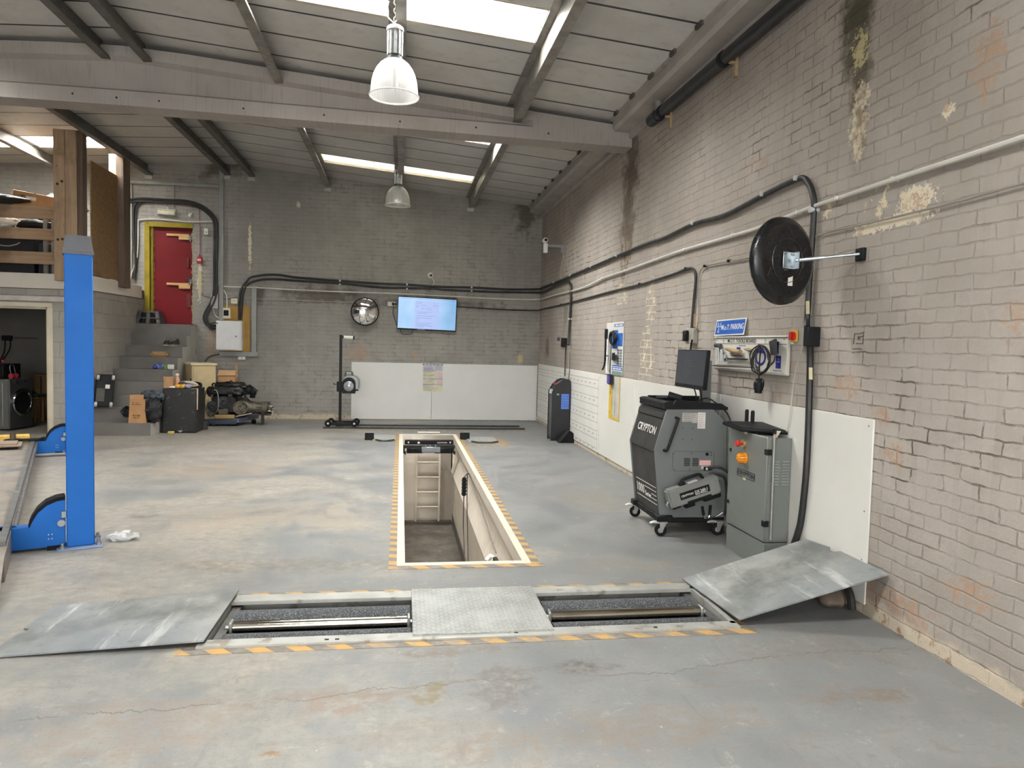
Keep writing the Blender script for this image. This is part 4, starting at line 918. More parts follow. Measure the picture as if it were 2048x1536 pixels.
# side panel details (near side)
y = 5.42; F_ = BF((0, y, 0))
mb = MB().tube([(2.165, y, .945), (2.165, y-.045, .94), (2.155, y-.055, .92), (2.085, y-.055, .71), (2.075, y-.045, .69), (2.075, y, .685)], .012, 8, k=3); mb.build('handle', BLACK, t)
mb = MB(F_).bx(2.215, 2.295, .915, .985, 0, .001).bx(2.298, 2.342, .905, .985, 0, .001).bx(2.39, 2.455, .535, .56, 0, .001); mb.build('grey_label', mat('#b3b1aa', .6), t)
MB(F_).bx(2.345, 2.41, .86, .99, .0, .0012).build('white_label', mat('#d6cfc8', .6), t); MB(F_).bx(2.375, 2.47, .565, .605, 0, .0012).build('pink_label', PINK, t)
mb = MB(F_)
for v in (.97, .955, .94, .925): mb.bx(2.225, 2.285, v, v+.003, .001, .0016)
for v in (.965, .95): mb.bx(2.305, 2.325, v, v+.004, .001, .0016)
for v in (.97, .955, .94, .925, .91, .895, .88): mb.bx(2.352, 2.402, v, v+.002, .0012, .0018)
mb.build('label_print', mat('#77716b', .6), t)
mb = MB(F_)
for (a, b) in [(2.245, 2.295), (2.315, 2.365)]:
    for k in range(7): mb.bx(a, b, .56+k*.0095, .565+k*.0095, 0, .0015)
mb.build('vent_slot', BLACK, t)
mb = MB(F_)
for a, b, c, d in [(2.15, 2.48, .675, .677), (2.16, 2.5, .518, .52), (2.148, 2.15, .53, .665), (2.496, 2.498, .53, .665)]: mb.bx(a, b, c, d, 0, .0008)
for u, v in [(2.155, .66), (2.305, .66), (2.165, .53), (2.295, .53), (2.48, .53), (2.225, .865), (2.305, .862), (2.225, .775), (2.305, .772), (2.47, .665), (2.47, .645)]: mb.cyl((u, v, 0), (u, v, .002), .004, n=8)
mb.build('screw', BLACK, t)
MB(F_).cyl((2.435, .655, 0), (2.435, .655, .008), .013, n=14).bx(2.41, 2.475, .525, .555, 0, .012, .004).build('power_inlet', BLACK, t); MB(F_).bx(2.425, 2.45, .53, .548, .012, .014).build('rocker_switch', WHITE, t)
mb = MB().bx(2.07, 2.60, 5.425, 6.035, 1.01, 1.035).prism([(2.07, 1.03), (2.065, 1.06), (2.09, 1.07), (2.13, 1.07), (2.14, 1.05), (2.15, 1.035)], 5.43, 6.03).hull([(2.14, 5.43, 1.03), (2.60, 5.43, 1.03), (2.60, 5.47, 1.03), (2.14, 5.47, 1.03)], [(2.165, 5.43, 1.085), (2.55, 5.43, 1.06), (2.55, 5.46, 1.06), (2.165, 5.46, 1.085)]).bx(2.14, 2.6, 5.99, 6.03, 1.03, 1.08); mb.build('top_tray', BLACK, t)
# monitor and pole
MB().bx(2.50, 2.575, 5.70, 5.76, 1.0, 1.40, .004).build('pole', GREYM, t)
q = [atx(1352, 698, 2.34), atx(1408, 700, 2.34), atx(1406, 781, 2.34), atx(1349, 771, 2.34)]
ya, yb, za, zb_ = max(q[0].y, q[3].y), min(q[1].y, q[2].y), (q[3].z+q[2].z)/2, (q[0].z+q[1].z)/2
Fm_ = FR((2.34, ya, za), (0.0, -1, 0), (.06, 0, 1)); mw, mh = ya-yb, zb_-za
o = MB(Fm_).bx(0, mw, 0, mh, -.035, 0, .004).build('monitor', BLACKM, t)
scr = MB(Fm_).bx(.008, mw-.008, .03, mh-.008, 0, .001).build('screen', emit('#42474d', .62), o)
mb = MB(Fm_)
for k, (a, b) in enumerate([(.3, .42), (.32, .4), (.3, .55), (.3, .5), (.3, .6), (.3, .38), (.3, .58), (.3, .5), (.3, .45)]): mb.bx(a*mw, b*mw, mh*(.85-.07*k), mh*(.85-.07*k)+.003, .001, .0015)
mb.build('screen_text', emit('#596066', .75), o)
MB().bx(2.37, 2.51, 5.70, 5.76, (za+zb_)/2-.05, (za+zb_)/2+.05).build('mount_arm', BLACK, t)
mb = MB().tube([(2.38, 5.62, za+.02), (2.40, 5.6, 1.12), (2.42, 5.65, 1.05)], .006, 6, k=3).tube([(2.38, 5.5, za+.02), (2.41, 5.52, 1.12), (2.46, 5.6, 1.04)], .006, 6, k=3).tube([(2.45, 5.75, 1.04), (2.5, 5.62, 1.09), (2.58, 5.6, 1.05), (2.62, 5.5, .99), (2.635, 5.45, .93), (2.62, 5.43, .90)], .006, 6, k=4); mb.build('cable', CABLE, t)
mb = MB().tube([(2.44, 5.40, .54), (2.5, 5.36, .56), (2.56, 5.34, .54), (2.60, 5.30, .50), (2.63, 5.25, .5)], .010, 8, k=4).tube([(2.45, 5.39, .50), (2.54, 5.35, .49), (2.575, 5.35, .42), (2.58, 5.35, .25), (2.575, 5.36, .17)], .009, 8, k=4); mb.build('hose', CABLE, t)
t2 = thing('keyboard', 'black keyboard lying in the top tray of the emissions trolley', 'keyboard', (2.3, 5.75, 1.035))
MB().bx(2.18, 2.36, 5.52, 5.92, 1.036, 1.056, .004).build('case', BLACKM, t2)
mb = MB()
for i in range(5):
    for k in range(12): mb.bx(2.19+i*.032, 2.216+i*.032, 5.53+k*.031, 5.556+k*.031, 1.056, 1.062)
mb.build('key', BLACK, t2)
t2 = thing('barcode_reader', 'black hand reader resting on the keyboard of the emissions trolley', 'reader', (2.19, 5.6, 1.06))
MB().cyl((2.16, 5.60, 1.11), (2.26, 5.56, 1.085), .034, .03, n=14).build('head', BLACK, t2); MB().tube([(2.20, 5.60, 1.09), (2.16, 5.72, 1.08), (2.15, 5.82, 1.075)], [.02, .018, .016], 8).build('grip', BLACK, t2)
# opacimeter hung on the side
c17, s17 = math.cos(R(17.3)), math.sin(R(17.3)); Fo = FR((2.10, 5.405, .245), (c17, 0, s17), (-s17, 0, c17))
t = thing('smoke_meter', 'grey box smoke meter hung aslant on the side of the emissions trolley', 'smoke meter', (2.3, 5.35, .3))
MB(Fo).bx(.0, .43, .0, .145, .03, .13, .012, 2).build('case', mat('#7f807b', .4, 0, .05), t)
MB(Fo).bx(.09, .34, .045, .10, .13, .132).build('label_plate', BLACK, t); mb = MB(Fo).text('CRYPTON', .10, .063, .10, .017, .1325, .02).text('DX.260-1', .215, .06, .105, .025, .1325, .02).bars(.215, .051, .1, .005, (7, 10), .1325); mb.build('lettering', WHITE, t)
mb = MB(Fo).tube([(.14, .14, .08), (.15, .178, .08), (.17, .185, .08), (.29, .185, .08), (.31, .178, .08), (.325, .14, .08)], .013, 8).bx(.12, .17, .135, .165, .06, .1, .005); mb.build('handle', BLACK, t)
MB(Fo).bx(.19, .27, .137, .15, .06, .1).build('handle_label', WHITE, t)
mb = MB(Fo).bx(.28, .43, -.04, .02, .02, .10, .008).bx(.14, .22, -.06, .0, .0, .05, .004).bx(.14, .34, -.005, .02, .125, .135, .003).bx(.02, .1, -.025, .02, .03, .09, .01); mb.build('bracket', BLACK, t)
MB(Fo).tube([(.0, .05, .08), (-.012, .03, .08), (-.005, .0, .08), (.02, -.01, .08)], .012, 8).build('nozzle', STEEL, t)
t = thing('probe_clip', 'black handled exhaust probe clip hooked low on the emissions trolley', 'probe', (2.46, 5.38, .15))
MB().cyl((2.405, 5.40, .235), (2.42, 5.40, .165), .011, n=10).cyl((2.475, 5.40, .245), (2.47, 5.40, .165), .011, n=10).build('grip', BLACK, t); MB().tube([(2.42, 5.40, .165), (2.43, 5.40, .14), (2.46, 5.40, .14), (2.47, 5.40, .165)], .007, 8).tube([(2.45, 5.40, .14), (2.52, 5.39, .155), (2.57, 5.38, .19)], .006, 8, k=3).build('jaw', CHROME, t)

# ---------------------------------------------------------------- brake tester control cabinet
CX, CY0, CY1 = 2.455, 4.505, 5.07
t = thing('control_cabinet', 'grey steel control cabinet with an amber beacon against the white boards', 'control cabinet', (2.55, 4.79, 0))
CG = mat('#71746f', .36, 0, .04, 2)
MB().bx(CX+.012, WX-.015, CY0+.004, CY1, .19, .905, .004).build('body', CG, t); MB().bx(CX+.004, WX-.015, CY0, CY1, 0, .185, .003).build('plinth', CG, t)
MB().bx(CX-.004, CX+.012, CY0, CY1, .195, .91, .004).build('door', CG, t)
mb = MB()
for z in (.79, .30): mb.bx(CX-.008, CX+.03, CY0-.008, CY0+.03, z, z+.04, .003)
mb.build('hinge', BLACK, t)
Fd = SF((CX-.005, CY1, 0)); u = lambda px, py: (CY1-atx(px, py, CX).y, atx(px, py, CX).z)
a = u(1489, 887); MB(Fd).lathe([(0, .012), (.03, .012), (.03, 0)], (a[0], a[1], 0), (0, 0, 1), 20).build('stop_collar', mat('#cdb67a', .35, .6), t); MB(Fd).lathe([(0, .062), (.02, .06), (.024, .05), (.022, .04), (.012, .036), (.012, .01)], (a[0], a[1], 0), (0, 0, 1), 20).build('emergency_stop', RED, t)
a = u(1491, 916); g = G('amber_lens'); g.set(col=lin('#c87a12'), rough=.15, emit=lin('#e08a1c'), es=.35)
bz_ = MB(Fd).lathe([(0, .06), (.02, .058), (.034, .045), (.038, .02), (.04, .0)], (a[0], a[1], 0), (0, 0, 1), 24).build('beacon', g.m, t); mb = MB(Fd)
for k in range(12): an = k*PI/6; mb.tube([(a[0]+.012*math.cos(an), a[1]+.012*math.sin(an), .0605), (a[0]+.035*math.cos(an), a[1]+.035*math.sin(an), .045), (a[0]+.0395*math.cos(an), a[1]+.0395*math.sin(an), .015)], .0022, 5)
mb.build('lens_rib', mat('#8a4e0a', .3), bz_)
a0, a1 = u(1476, 945), u(1511, 954); mb = MB(Fd); uu, ww = a0[0], a1[0]-a0[0]; vv = (a0[1]+a1[1])/2-.026
for r in [(uu, uu+ww, vv, vv+.004), (uu, uu+ww, vv+.05, vv+.054), (uu, uu+.004, vv, vv+.054), (uu+ww-.004, uu+ww, vv, vv+.054)]: mb.bx(r[0], r[1], r[2], r[3], 0, .0015)
mb.text('CRYPTON', uu+.01, vv+.012, ww-.02, .03, 0.0005, .02); mb.build('lettering', INK, t)
mb = MB(Fd); a = u(1493, 865); mb.bx(a[0]-.02, a[0]+.02, a[1]-.01, a[1]+.01, 0, .001); a = u(1490, 957); mb.bx(a[0]-.02, a[0]+.02, a[1]-.01, a[1]+.01, 0, .001); mb.build('yellow_label', mat('#d8cf96', .5), t)
mb = MB(Fd)
for px, py in [(1463, 899), (1458, 1002)]: a = u(px, py); mb.lathe([(0, .008), (.012, .007), (.014, 0)], (a[0], a[1], 0), (0, 0, 1), 14)
mb.build('lock', BLACK, t)
Fs = BF((0, CY0+.004, 0)); mb = MB(Fs)
for (a, b) in [(2.49, 2.545), (2.565, 2.62)]:
    for k in range(9): mb.prism([(a, .585+.0195*k), (b, .585+.0195*k), (b, .595+.0195*k), (a, .595+.0195*k)], 0, .006, ax=2)
mb.build('louvre', mat('#848783', .4), t)
mb = MB()
for yy in (5.045, 4.955): mb.cyl((2.57, yy, .90), (2.57, yy, 1.04), .014, n=12).sph((2.57, yy, 1.04), .014, 6)
mb.build('grip_tube', BLACK, t)
tag(MB().hull([(2.43, 5.08, .945), (2.40, 4.78, .93), (2.63, 4.60, .93), (2.64, 4.94, .955)], [(2.43, 5.08, .96), (2.40, 4.78, .945), (2.63, 4.60, .95), (2.64, 4.94, .97)]).tube([(2.40, 5.06, .945), (2.395, 4.78, .93), (2.64, 4.58, .935)], .014, 8).bx(2.47, 2.62, 4.7, 4.93, .912, .94).build('remote_tray', BLACKP), 'black plastic tray resting on top of the control cabinet', 'tray')
t = thing('measuring_rod', 'thin steel rod with a black knob leaning on the side of the control cabinet', 'rod', (2.52, 4.49, .25))
pa, pb_ = aty(1541, 1080, 4.49), aty(1549, 868, 4.485); MB().cyl(pa, pb_, .0085, n=10).build('shaft', mat('#a19f98', .4, .6), t)
MB().cyl(pb_, pb_+V((0, 0, .035)), .013, n=10).build('knob', BLACK, t); MB().hull([(2.47, 4.47, .915), (2.50, 4.47, .915), (2.60, 4.60, .94), (2.57, 4.62, .94)], [(2.47, 4.47, .919), (2.50, 4.47, .919), (2.60, 4.60, .944), (2.57, 4.62, .944)]).build('cross_plate', mat('#b5a995', .6), t)
# ---------------------------------------------------------------- black service machine by the corner
t = thing('service_machine', 'tall black bollard shaped service machine by the ruled board', 'service machine', (2.48, 11.1, 0))
PR = [(2.335, .0), (2.335, .76), (2.35, .80), (2.40, .885), (2.46, .945), (2.53, .97), (2.60, .965), (2.625, .94), (2.625, 0)]
MB().prism(PR, 10.94, 10.975, bev=.006).build('side_panel', mat('#17171a', .38), t); MB().prism(PR, 11.225, 11.26, bev=.006).build('side_panel', mat('#17171a', .38), t)
MB().prism([(2.355, .02), (2.355, .76), (2.37, .79), (2.415, .87), (2.47, .925), (2.53, .95), (2.61, .945), (2.61, .02)], 10.975, 11.225).build('core', mat('#35373a', .5), t)
MB().prism([(2.345, .06), (2.345, .72), (2.356, .72), (2.356, .06)], 10.99, 11.21).build('front_panel', mat('#46484b', .5), t); MB().prism([(2.34, .73), (2.352, .80), (2.362, .80), (2.35, .73)], 10.99, 11.21).build('display', mat('#aeb4b6', .3), t)
MB().bx(2.39, 2.43, 11.03, 11.1, .875, .90).build('red_button', RED, t); MB(BF((0, 10.94, 0))).bx(2.48, 2.605, .50, .735, 0, .002).build('blue_label', mat('#5577c4', .45), t)
mb = MB(BF((0, 10.94, 0)))
for k in range(5): mb.bx(2.485, 2.6, .535+.04*k, .541+.04*k, .002, .0028)
mb.build('label_print', mat('#26407f', .5), t); mb = MB(BF((0, 10.94, 0))).text('CE', 2.405, .715, .04, .025, .001, .02); mb.build('lettering', WHITE, t)
o = MB().prism([(2.40, 0), (2.645, 0), (2.645, .14), (2.60, .18), (2.55, .18)], 10.70, 10.86, bev=.008).build('wheel_chock', RUBBER); tag(o, 'black rubber wheel chock on the floor against the ruled board', 'wheel chock')
MB().tube([(2.43, 10.70, .02), (2.55, 10.70, .15)], .004, 5).build('rib', BLACKM, o)

# pencilled box on the bricks by the isolator switch
mb = MB()
k = lambda pts: mb.tube([atx(a/13.6+1675, b/13.6+650, WX-.002) for a, b in pts], .0028, 5)
k([(470, 240), (450, 380), (435, 520)]); k([(470, 240), (600, 240), (725, 195)]); k([(710, 235), (690, 500)]); k([(510, 505), (690, 510)]); k([(565, 310), (560, 400)]); k([(565, 315), (590, 330), (570, 360), (600, 400)]); k([(600, 315), (610, 350), (600, 390)]); k([(625, 320), (680, 310)]); k([(415, 645), (520, 650), (600, 640), (670, 660)])
struct(mb.build('wall_marking', mat('#4a443e', .8), keep=True), 'pencilled box scribbled on the bricks by the isolator switch')
# ---------------------------------------------------------------- things on and by the end wall
def bw(px, py, off=0): return aty(px, py, BY-off)
def bboard(x0, x1, lab):
    o = MB().bx(x0, x1, BY-.012, BY-.001, .012, 1.082, .002).build('wall_board', BOARDB); tag(o, lab, 'wall board', 'white boards along the end wall')
    mb = MB()
    for x in (x0+.04, x1-.04):
        for z in (.06, .55, 1.04): mb.cyl((x, BY-.0125, z), (x, BY-.0135, z), .006, n=8)
    mb.build('screw', mat('#6a6259', .6), o)
bboard(-.909, .586, 'white wall board behind the headlamp tester on the end wall'); bboard(.592, 2.63, 'white wall board on the end wall reaching into the corner')
t = thing('safety_poster', 'pale printed poster on the seam of the two end wall boards', 'poster', (.606, BY-.014, .56))
F_ = BF((.417, BY-.0125, .555)); MB(F_).bx(0, .378, 0, .52, 0, .0012).build('sheet', mat('#d2cec4', .5), t)
mb = MB(F_).bx(.0, .378, .495, .52, .0012, .002); mb.build('title_band', mat('#2e2d3c', .5), t); MB(F_).bars(.02, .502, .34, .011, (4, 5, 4, 4, 6), .0021).build('label_print', WHITE, t)
for nm, c, rs in [('lilac_panel', '#b3b3c4', [(.01, .2, .40, .485), (.22, .37, .40, .485), (.0, .378, .385, .397), (.0, .378, .225, .235), (.0, .25, .115, .128)]), ('yellow_panel', '#d6d1ac', [(.01, .23, .31, .375), (.01, .23, .245, .3), (.01, .37, .005, .10), (.01, .24, .145, .215)]), ('rose_panel', '#d2bfb6', [(.25, .37, .245, .375), (.26, .378, .115, .215)])]:
    mb = MB(F_)
    for a, b, c0, d in rs: mb.bx(a, b, c0, d, .0012, .0018)
    mb.build('poster_print', mat(c, .6), t)
mb = MB(F_)
for a, b, v in [(.01, .23, .375), (.01, .23, .303), (0, .378, .235), (0, .378, .13)]: mb.bx(a, b, v, v+.004, .0018, .0024)
for k in range(16): mb.bx(.02, .17+.03*(k % 3), .012+k*.028, .017+k*.028, .0018, .0024)
mb.build('poster_print', mat('#6b6776', .6), t)
# wall screen
t = thing('wall_screen', 'large wall screen showing a pale document on a blue desktop', 'screen', (.46, BY-.09, 1.70))
Ft = FR((-.085, BY-.06, 1.722), (1, 0, -.024), (.02, -.03, 1)); sw_, sh_ = 1.105, .612
MB(Ft).bx(0, sw_, 0, sh_, -.03, .03, .006).build('casing', BLACKP, t)
g = G('lit_blue_desktop'); x, y, z = g.sep(); n = g.noise(1.6, 3)
g.set(col=(.01, .01, .01, 1), emit=g.mix(g.rng(n, .3, .7), lin('#6fa9dc'), lin('#93bfea')), es=.95, rough=.12)
scr = MB(Ft).bx(.012, sw_-.012, .022, sh_-.012, .03, .0315).build('screen', g.m, t)
MB(Ft).bx(.315, .775, .022, .545, .0315, .032).build('document', emit('#a3b9ee', .95), scr)
mb = MB(Ft)
for a, b, v in [(.34, .46, .52), (.34, .44, .49), (.66, .68, .51), (.34, .38, .455), (.44, .53, .46), (.66, .76, .465), (.34, .40, .43), (.45, .5, .40), (.34, .35, .35), (.36, .63, .335), (.36, .55, .31), (.34, .70, .265), (.36, .64, .225), (.34, .42, .2), (.34, .40, .165), (.35, .65, .13), (.35, .6, .105), (.34, .66, .08), (.35, .5, .06)]: mb.bx(a, b, v, v+.006, .032, .0325)
for u_ in (.55, .61): mb.tube([(u_+.016*math.cos(k*PI/6), .40+.016*math.sin(k*PI/6), .0323) for k in range(12)], .002, 4, closed=True)
mb.build('screen_text', emit('#6f86c9', .9), scr)
mb = MB(Ft).bx(.02, 1.08, .575, .579, .0315, .032).bx(1.0, 1.015, .565, .572, .0315, .032).bx(1.04, 1.055, .565, .572, .0315, .032); mb.build('screen_text', emit('#3c5f9b', .8), scr)
MB(Ft).bx(.38, .52, .004, .012, .03, .0308).build('maker_badge', mat('#b9c4d8', .3), t)
MB().tube([bw(800, 652, .04), bw(802, 664, .02), bw(806, 668, .02), bw(822, 668, .02), bw(826, 660, .04)], .006, 6, k=3).build('cable', CABLE, t)
t = thing('wall_socket', 'double socket with a black plug between the round mirror and the wall screen', 'socket', bw(783, 608))
a = bw(783, 608); F_ = BF((a.x-.075, BY, a.z-.045)); MB(F_).bx(0, .15, 0, .085, 0, .045, .006).build('plate', mat('#c9c6bd', .5), t); MB(F_).bx(.085, .125, .02, .07, .045, .08, .006).bx(.13, .16, .03, .06, .02, .06, .005).build('plug', BLACK, t)
MB().tube([bw(788, 610, .06), bw(786, 625, .03), bw(790, 640, .02), bw(794, 652, .03)], .006, 6, k=4).build('cable', CABLE, t)
# convex mirror on the end wall
t = thing('convex_mirror', 'round convex mirror with a black rim beside the wall screen', 'mirror', (-.667, BY-.2, 2.02))
nm_ = V((.1, -1, -.22)).normalized(); Fm = FR((-.667, BY-.20, 2.02), V((0, 0, 1)).cross(nm_), (0, 0, 1))
MB(Fm).lathe([(0, .062), (.06, .0585), (.12, .048), (.18, .031), (.225, .013), (.244, .003)], (0, 0, 0), (0, 0, 1), 48).build('mirror_glass', mat('#dcdcda', .02, 1.0, 0), t, ang=80)
MB(Fm).lathe([(.238, .006), (.246, .012), (.255, .008), (.258, -.004), (.25, -.02), (.2, -.035), (.0, -.04)], (0, 0, 0), (0, 0, 1), 48).build('rim', BLACKP, t)
MB().cyl((-.667, BY-.17, 2.02), (-.667, BY, 2.02), .02, n=10).build('bracket', DKSTEEL, t)
# dome camera
t = thing('dome_camera', 'small white dome camera on the wall above the screen', 'camera', bw(861, 551)); a = bw(861, 551)
MB().lathe([(.055, 0), (.055, .02), (.05, .03)], (a.x, BY, a.z), (0, -1, 0), 24, True).build('base_ring', WHITE, t); MB().sph((a.x, BY-.05, a.z), .045, 10).build('ball', WHITE, t); MB().cyl((a.x+.005, BY-.09, a.z-.005), (a.x+.005, BY-.097, a.z-.006), .024, n=16).build('lens', BLACKP, t)
MB().tube([bw(865, 556, .02), bw(868, 565, .015), bw(864, 571, .012), bw(855, 570, .012)], .006, 6, k=3).build('cable', WHITE, t); o = MB().tube([(bw(856, 576, .015)+V((.06*math.cos(k*PI/8), 0, .055*math.sin(k*PI/8)))) for k in range(16)], .004, 5, closed=True).build('spare_loop', CABLE, t)
# bracket camera near the corner
t = thing('bullet_camera', 'white camera standing on a grey bracket arm near the roof corner', 'camera', (2.33, 11.8, 3.07))
z = 3.13; MB().bx(2.35, WX-.04, 11.78, 11.82, z-.02, z+.02).bx(WX-.06, WX-.015, 11.775, 11.825, z-.11, z+.02).build('bracket_arm', mat('#8b8d8d', .5, .3), t); MB().bx(WX-.02, WX, 11.76, 11.84, z-.13, z+.03).build('wall_plate', mat('#8b8d8d', .5, .3), t)
MB().bx(2.30, 2.37, 11.765, 11.835, z-.12, z+.04, .008).build('mount_box', WHITE, t); MB().lathe([(.0, -.05), (.042, -.045), (.045, .03), (.035, .05), (0, .055)], (2.325, 11.79, z+.085), (0, -1, 0), 20).build('camera_head', WHITE, t)
MB().cyl((2.325, 11.735, z+.085), (2.325, 11.728, z+.085), .024, n=16).build('lens', BLACKP, t)
MB().tube([(WX-.03, 11.76, z-.10), (WX-.02, 11.75, z-.2), (WX-.03, 11.85, z-.35), (WX-.02, 11.9, z-.55)], .005, 5, k=4).build('cable', mat('#a59c8f', .6), t)

# ---------------------------------------------------------------- headlamp tester on its rails
t = thing('headlamp_tester', 'black headlamp beam tester on a wheeled base with a tall column', 'headlamp tester', (-1.0, 12.52, 0))
MB().bx(-1.03, -.985, 12.48, 12.53, .09, 1.575, .004).build('column', BLACKP, t)
MB().bx(-1.22, -.74, 12.34, 12.39, .055, .10, .004).bx(-1.2, -.76, 12.64, 12.68, .055, .10, .004).bx(-1.06, -.96, 12.39, 12.64, .06, .10, .004).build('base', BLACKP, t)
for x, y in [(-1.19, 12.36), (-.76, 12.36), (-1.17, 12.66), (-.74, 12.66)]:
    o = MB().lathe([(0, -.022), (.05, -.022), (.058, -.014), (.058, .014), (.05, .022), (0, .022)], (x, y, .086), (0, 1, 0), 24).build('wheel', RUBBER, t); MB().cyl((x, y-.028, .086), (x, y-.02, .086), .017, n=12).build('hub', mat('#c9c9c6', .4), o)
MB().prism([(-.968, .59), (-.752, .59), (-.752, .765), (-.768, .815), (-.81, .85), (-.86, .862), (-.91, .85), (-.952, .815), (-.968, .765)], 12.40, 12.46, bev=.004).build('lens_hood', BLACKP, t)
MB().prism([(-.95, .61), (-.76, .61), (-.70, .66), (-.70, .80), (-.74, .86), (-.80, .885), (-.89, .885), (-.94, .85)], 12.46, 12.86, bev=.008).build('optical_box', mat('#8f9290', .45, .2), t)
mb = MB().lathe([(0, .022), (.03, .02), (.065, .01), (.083, 0)], (-.862, 12.40, .712), (0, -1, 0), 28); mb.build('lens', mat('#9c9fa1', .12, .5, .15, 30), t)
MB().tube([(-.93, 12.5, .875), (-.92, 12.5, .945), (-.905, 12.5, .955), (-.83, 12.5, .955), (-.815, 12.5, .945), (-.80, 12.5, .875)], .017, 8).build('handle', mat('#4c4d4d', .5), t); MB().bx(-.915, -.83, 12.49, 12.51, .93, .95).build('handle_label', WHITE, t)
MB().bx(-1.065, -.95, 12.46, 12.56, .615, .785, .004).build('slide_block', BLACKP, t); MB().tube([(-1.065, 12.5, .74), (-1.10, 12.49, .735), (-1.115, 12.48, .76)], .009, 8).sph((-1.11, 12.48, .745), .014, 6).build('clamp_lever', DKSTEEL, t)
MB().bx(-.76, -.70, 12.42, 12.45, .635, .66, .006).build('adjuster', BLACK, t)
MB().cyl((-.955, 12.50, 1.535), (-.80, 12.48, 1.53), .030, n=16).build('sight', mat('#d3d0c5', .35), t); MB().cyl((-.985, 12.50, 1.54), (-.955, 12.50, 1.535), .014, n=10).cyl((-.80, 12.48, 1.53), (-.785, 12.478, 1.53), .033, n=16).build('sight_cap', BLACK, t)
RL = mat('#3a3a38', .45, .6, .2)
for y, a, b, lab in [(12.36, -1.27, 2.16, 'long black floor rail under the front wheels of the headlamp tester'), (12.75, -1.1, 2.13, 'long black floor rail nearer the end wall behind the headlamp tester')]:
    tag(MB().bx(a, b, y-.03, y+.03, 0, .026, .003).bx(a, b, y-.012, y+.012, .026, .030).build('floor_rail', RL), lab, 'rail')

# ---------------------------------------------------------------- power intake by the red door
BRD = m_wood('stained_ply', '#9c7a3e', '#b08b4a', 'z', .5, False)
o = MB().bx(-3.19, -2.735, BY-.02, BY-.001, 1.20, 2.06).build('backing_board', BRD); tag(o, 'brown timber backing board behind the white electrical cabinet', 'board')
t = thing('distribution_board', 'white steel electrical cabinet with a keyed door on the end wall', 'electrical cabinet', (-3.06, BY-.17, 1.24))
MB().bx(-3.285, -2.842, BY-.17, BY-.02, 1.25, 1.782, .008, 2).build('body', mat('#d3d3d0', .4, 0, .03), t); MB().bx(-3.28, -2.87, BY-.185, BY-.168, 1.262, 1.772, .008, 2).build('door', mat('#dcdcda', .4, 0, .03), t)
MB().bx(-3.272, -3.25, BY-.188, BY-.184, 1.72, 1.745).build('badge', DKSTEEL, t); MB().cyl((-2.94, BY-.185, 1.505), (-2.94, BY-.195, 1.505), .012, n=10).build('lock', DKSTEEL, t)
def trunk(pts, w, lab, d=.05):
    mb = MB()
    for (x0, z0, x1, z1) in pts: mb.bx(x0, x1, BY-d, BY-.001, z0, z1, .003)
    return tag(mb.build('cable_trunking', TRUNK), lab, 'trunking')
trunk([(-3.268, 1.79, -3.19, 4.5)], .08, 'tall grey steel trunking running up from the white electrical cabinet to the roof', .045)
trunk([(-2.70, 1.22, -2.612, 2.395), (-3.25, 1.147, -2.585, 1.225)], .09, 'grey trunking turning a corner below the white electrical cabinet', .06)
trunk([(-4.9, 4.15, -3.27, 4.21)], .06, 'horizontal grey trunking high above the red door', .05)
trunk([(-4.06, 3.77, -4.03, 4.15)], .03, 'short grey drop trunking above the lamp over the red door', .03)
trunk([(-4.76, 2.5, -4.735, 4.15)], .03, 'narrow pale drop trunking beside the wooden posts', .03)
t = thing('fuse_box', 'small cream fuse box with a dark window above the white electrical cabinet', 'fuse box', (-3.1, BY-.09, 1.81))
a, b = bw(448, 616), bw(463, 637.5); F_ = BF((a.x, BY-.02, b.z)); w_, h_ = b.x-a.x, a.z-b.z
MB(F_).bx(0, w_, 0, h_, 0, .07, .006).build('body', CREAM, t); MB(F_).bx(.015, w_-.03, .05, h_-.04, .07, .075).build('window_cover', BLACKP, t); MB().tube([bw(447, 580, .03), bw(453, 590, .03), bw(454, 605, .04), bw(454, 618, .05)], .009, 6, k=3).build('lead', WHITE, t)
t = thing('junction_box', 'square cream junction box between the fuse box and the black risers', 'junction box', bw(470, 603)); a, b = bw(463.5, 597), bw(476.5, 608); F_ = BF((a.x, BY-.02, b.z)); MB(F_).bx(0, b.x-a.x, 0, a.z-b.z, 0, .05, .005).build('body', CREAM, t); MB(F_).bx(.03, .08, .05, .058, .05, .0508).build('label_print', mat('#8f8875', .6), t)
t = thing('wall_socket', 'double socket fixed under the grey trunking below the electrical cabinet', 'socket', bw(484, 715)); a, b = bw(477, 712.5), bw(492, 720); F_ = BF((a.x, BY, b.z)); MB(F_).bx(0, b.x-a.x, 0, a.z-b.z, 0, .05, .004).build('plate', mat('#b7b6b0', .4, .3), t); MB(F_).bx(.02, .05, .02, .05, .05, .054).bx(.09, .12, .02, .05, .05, .054).build('switch', WHITE, t)
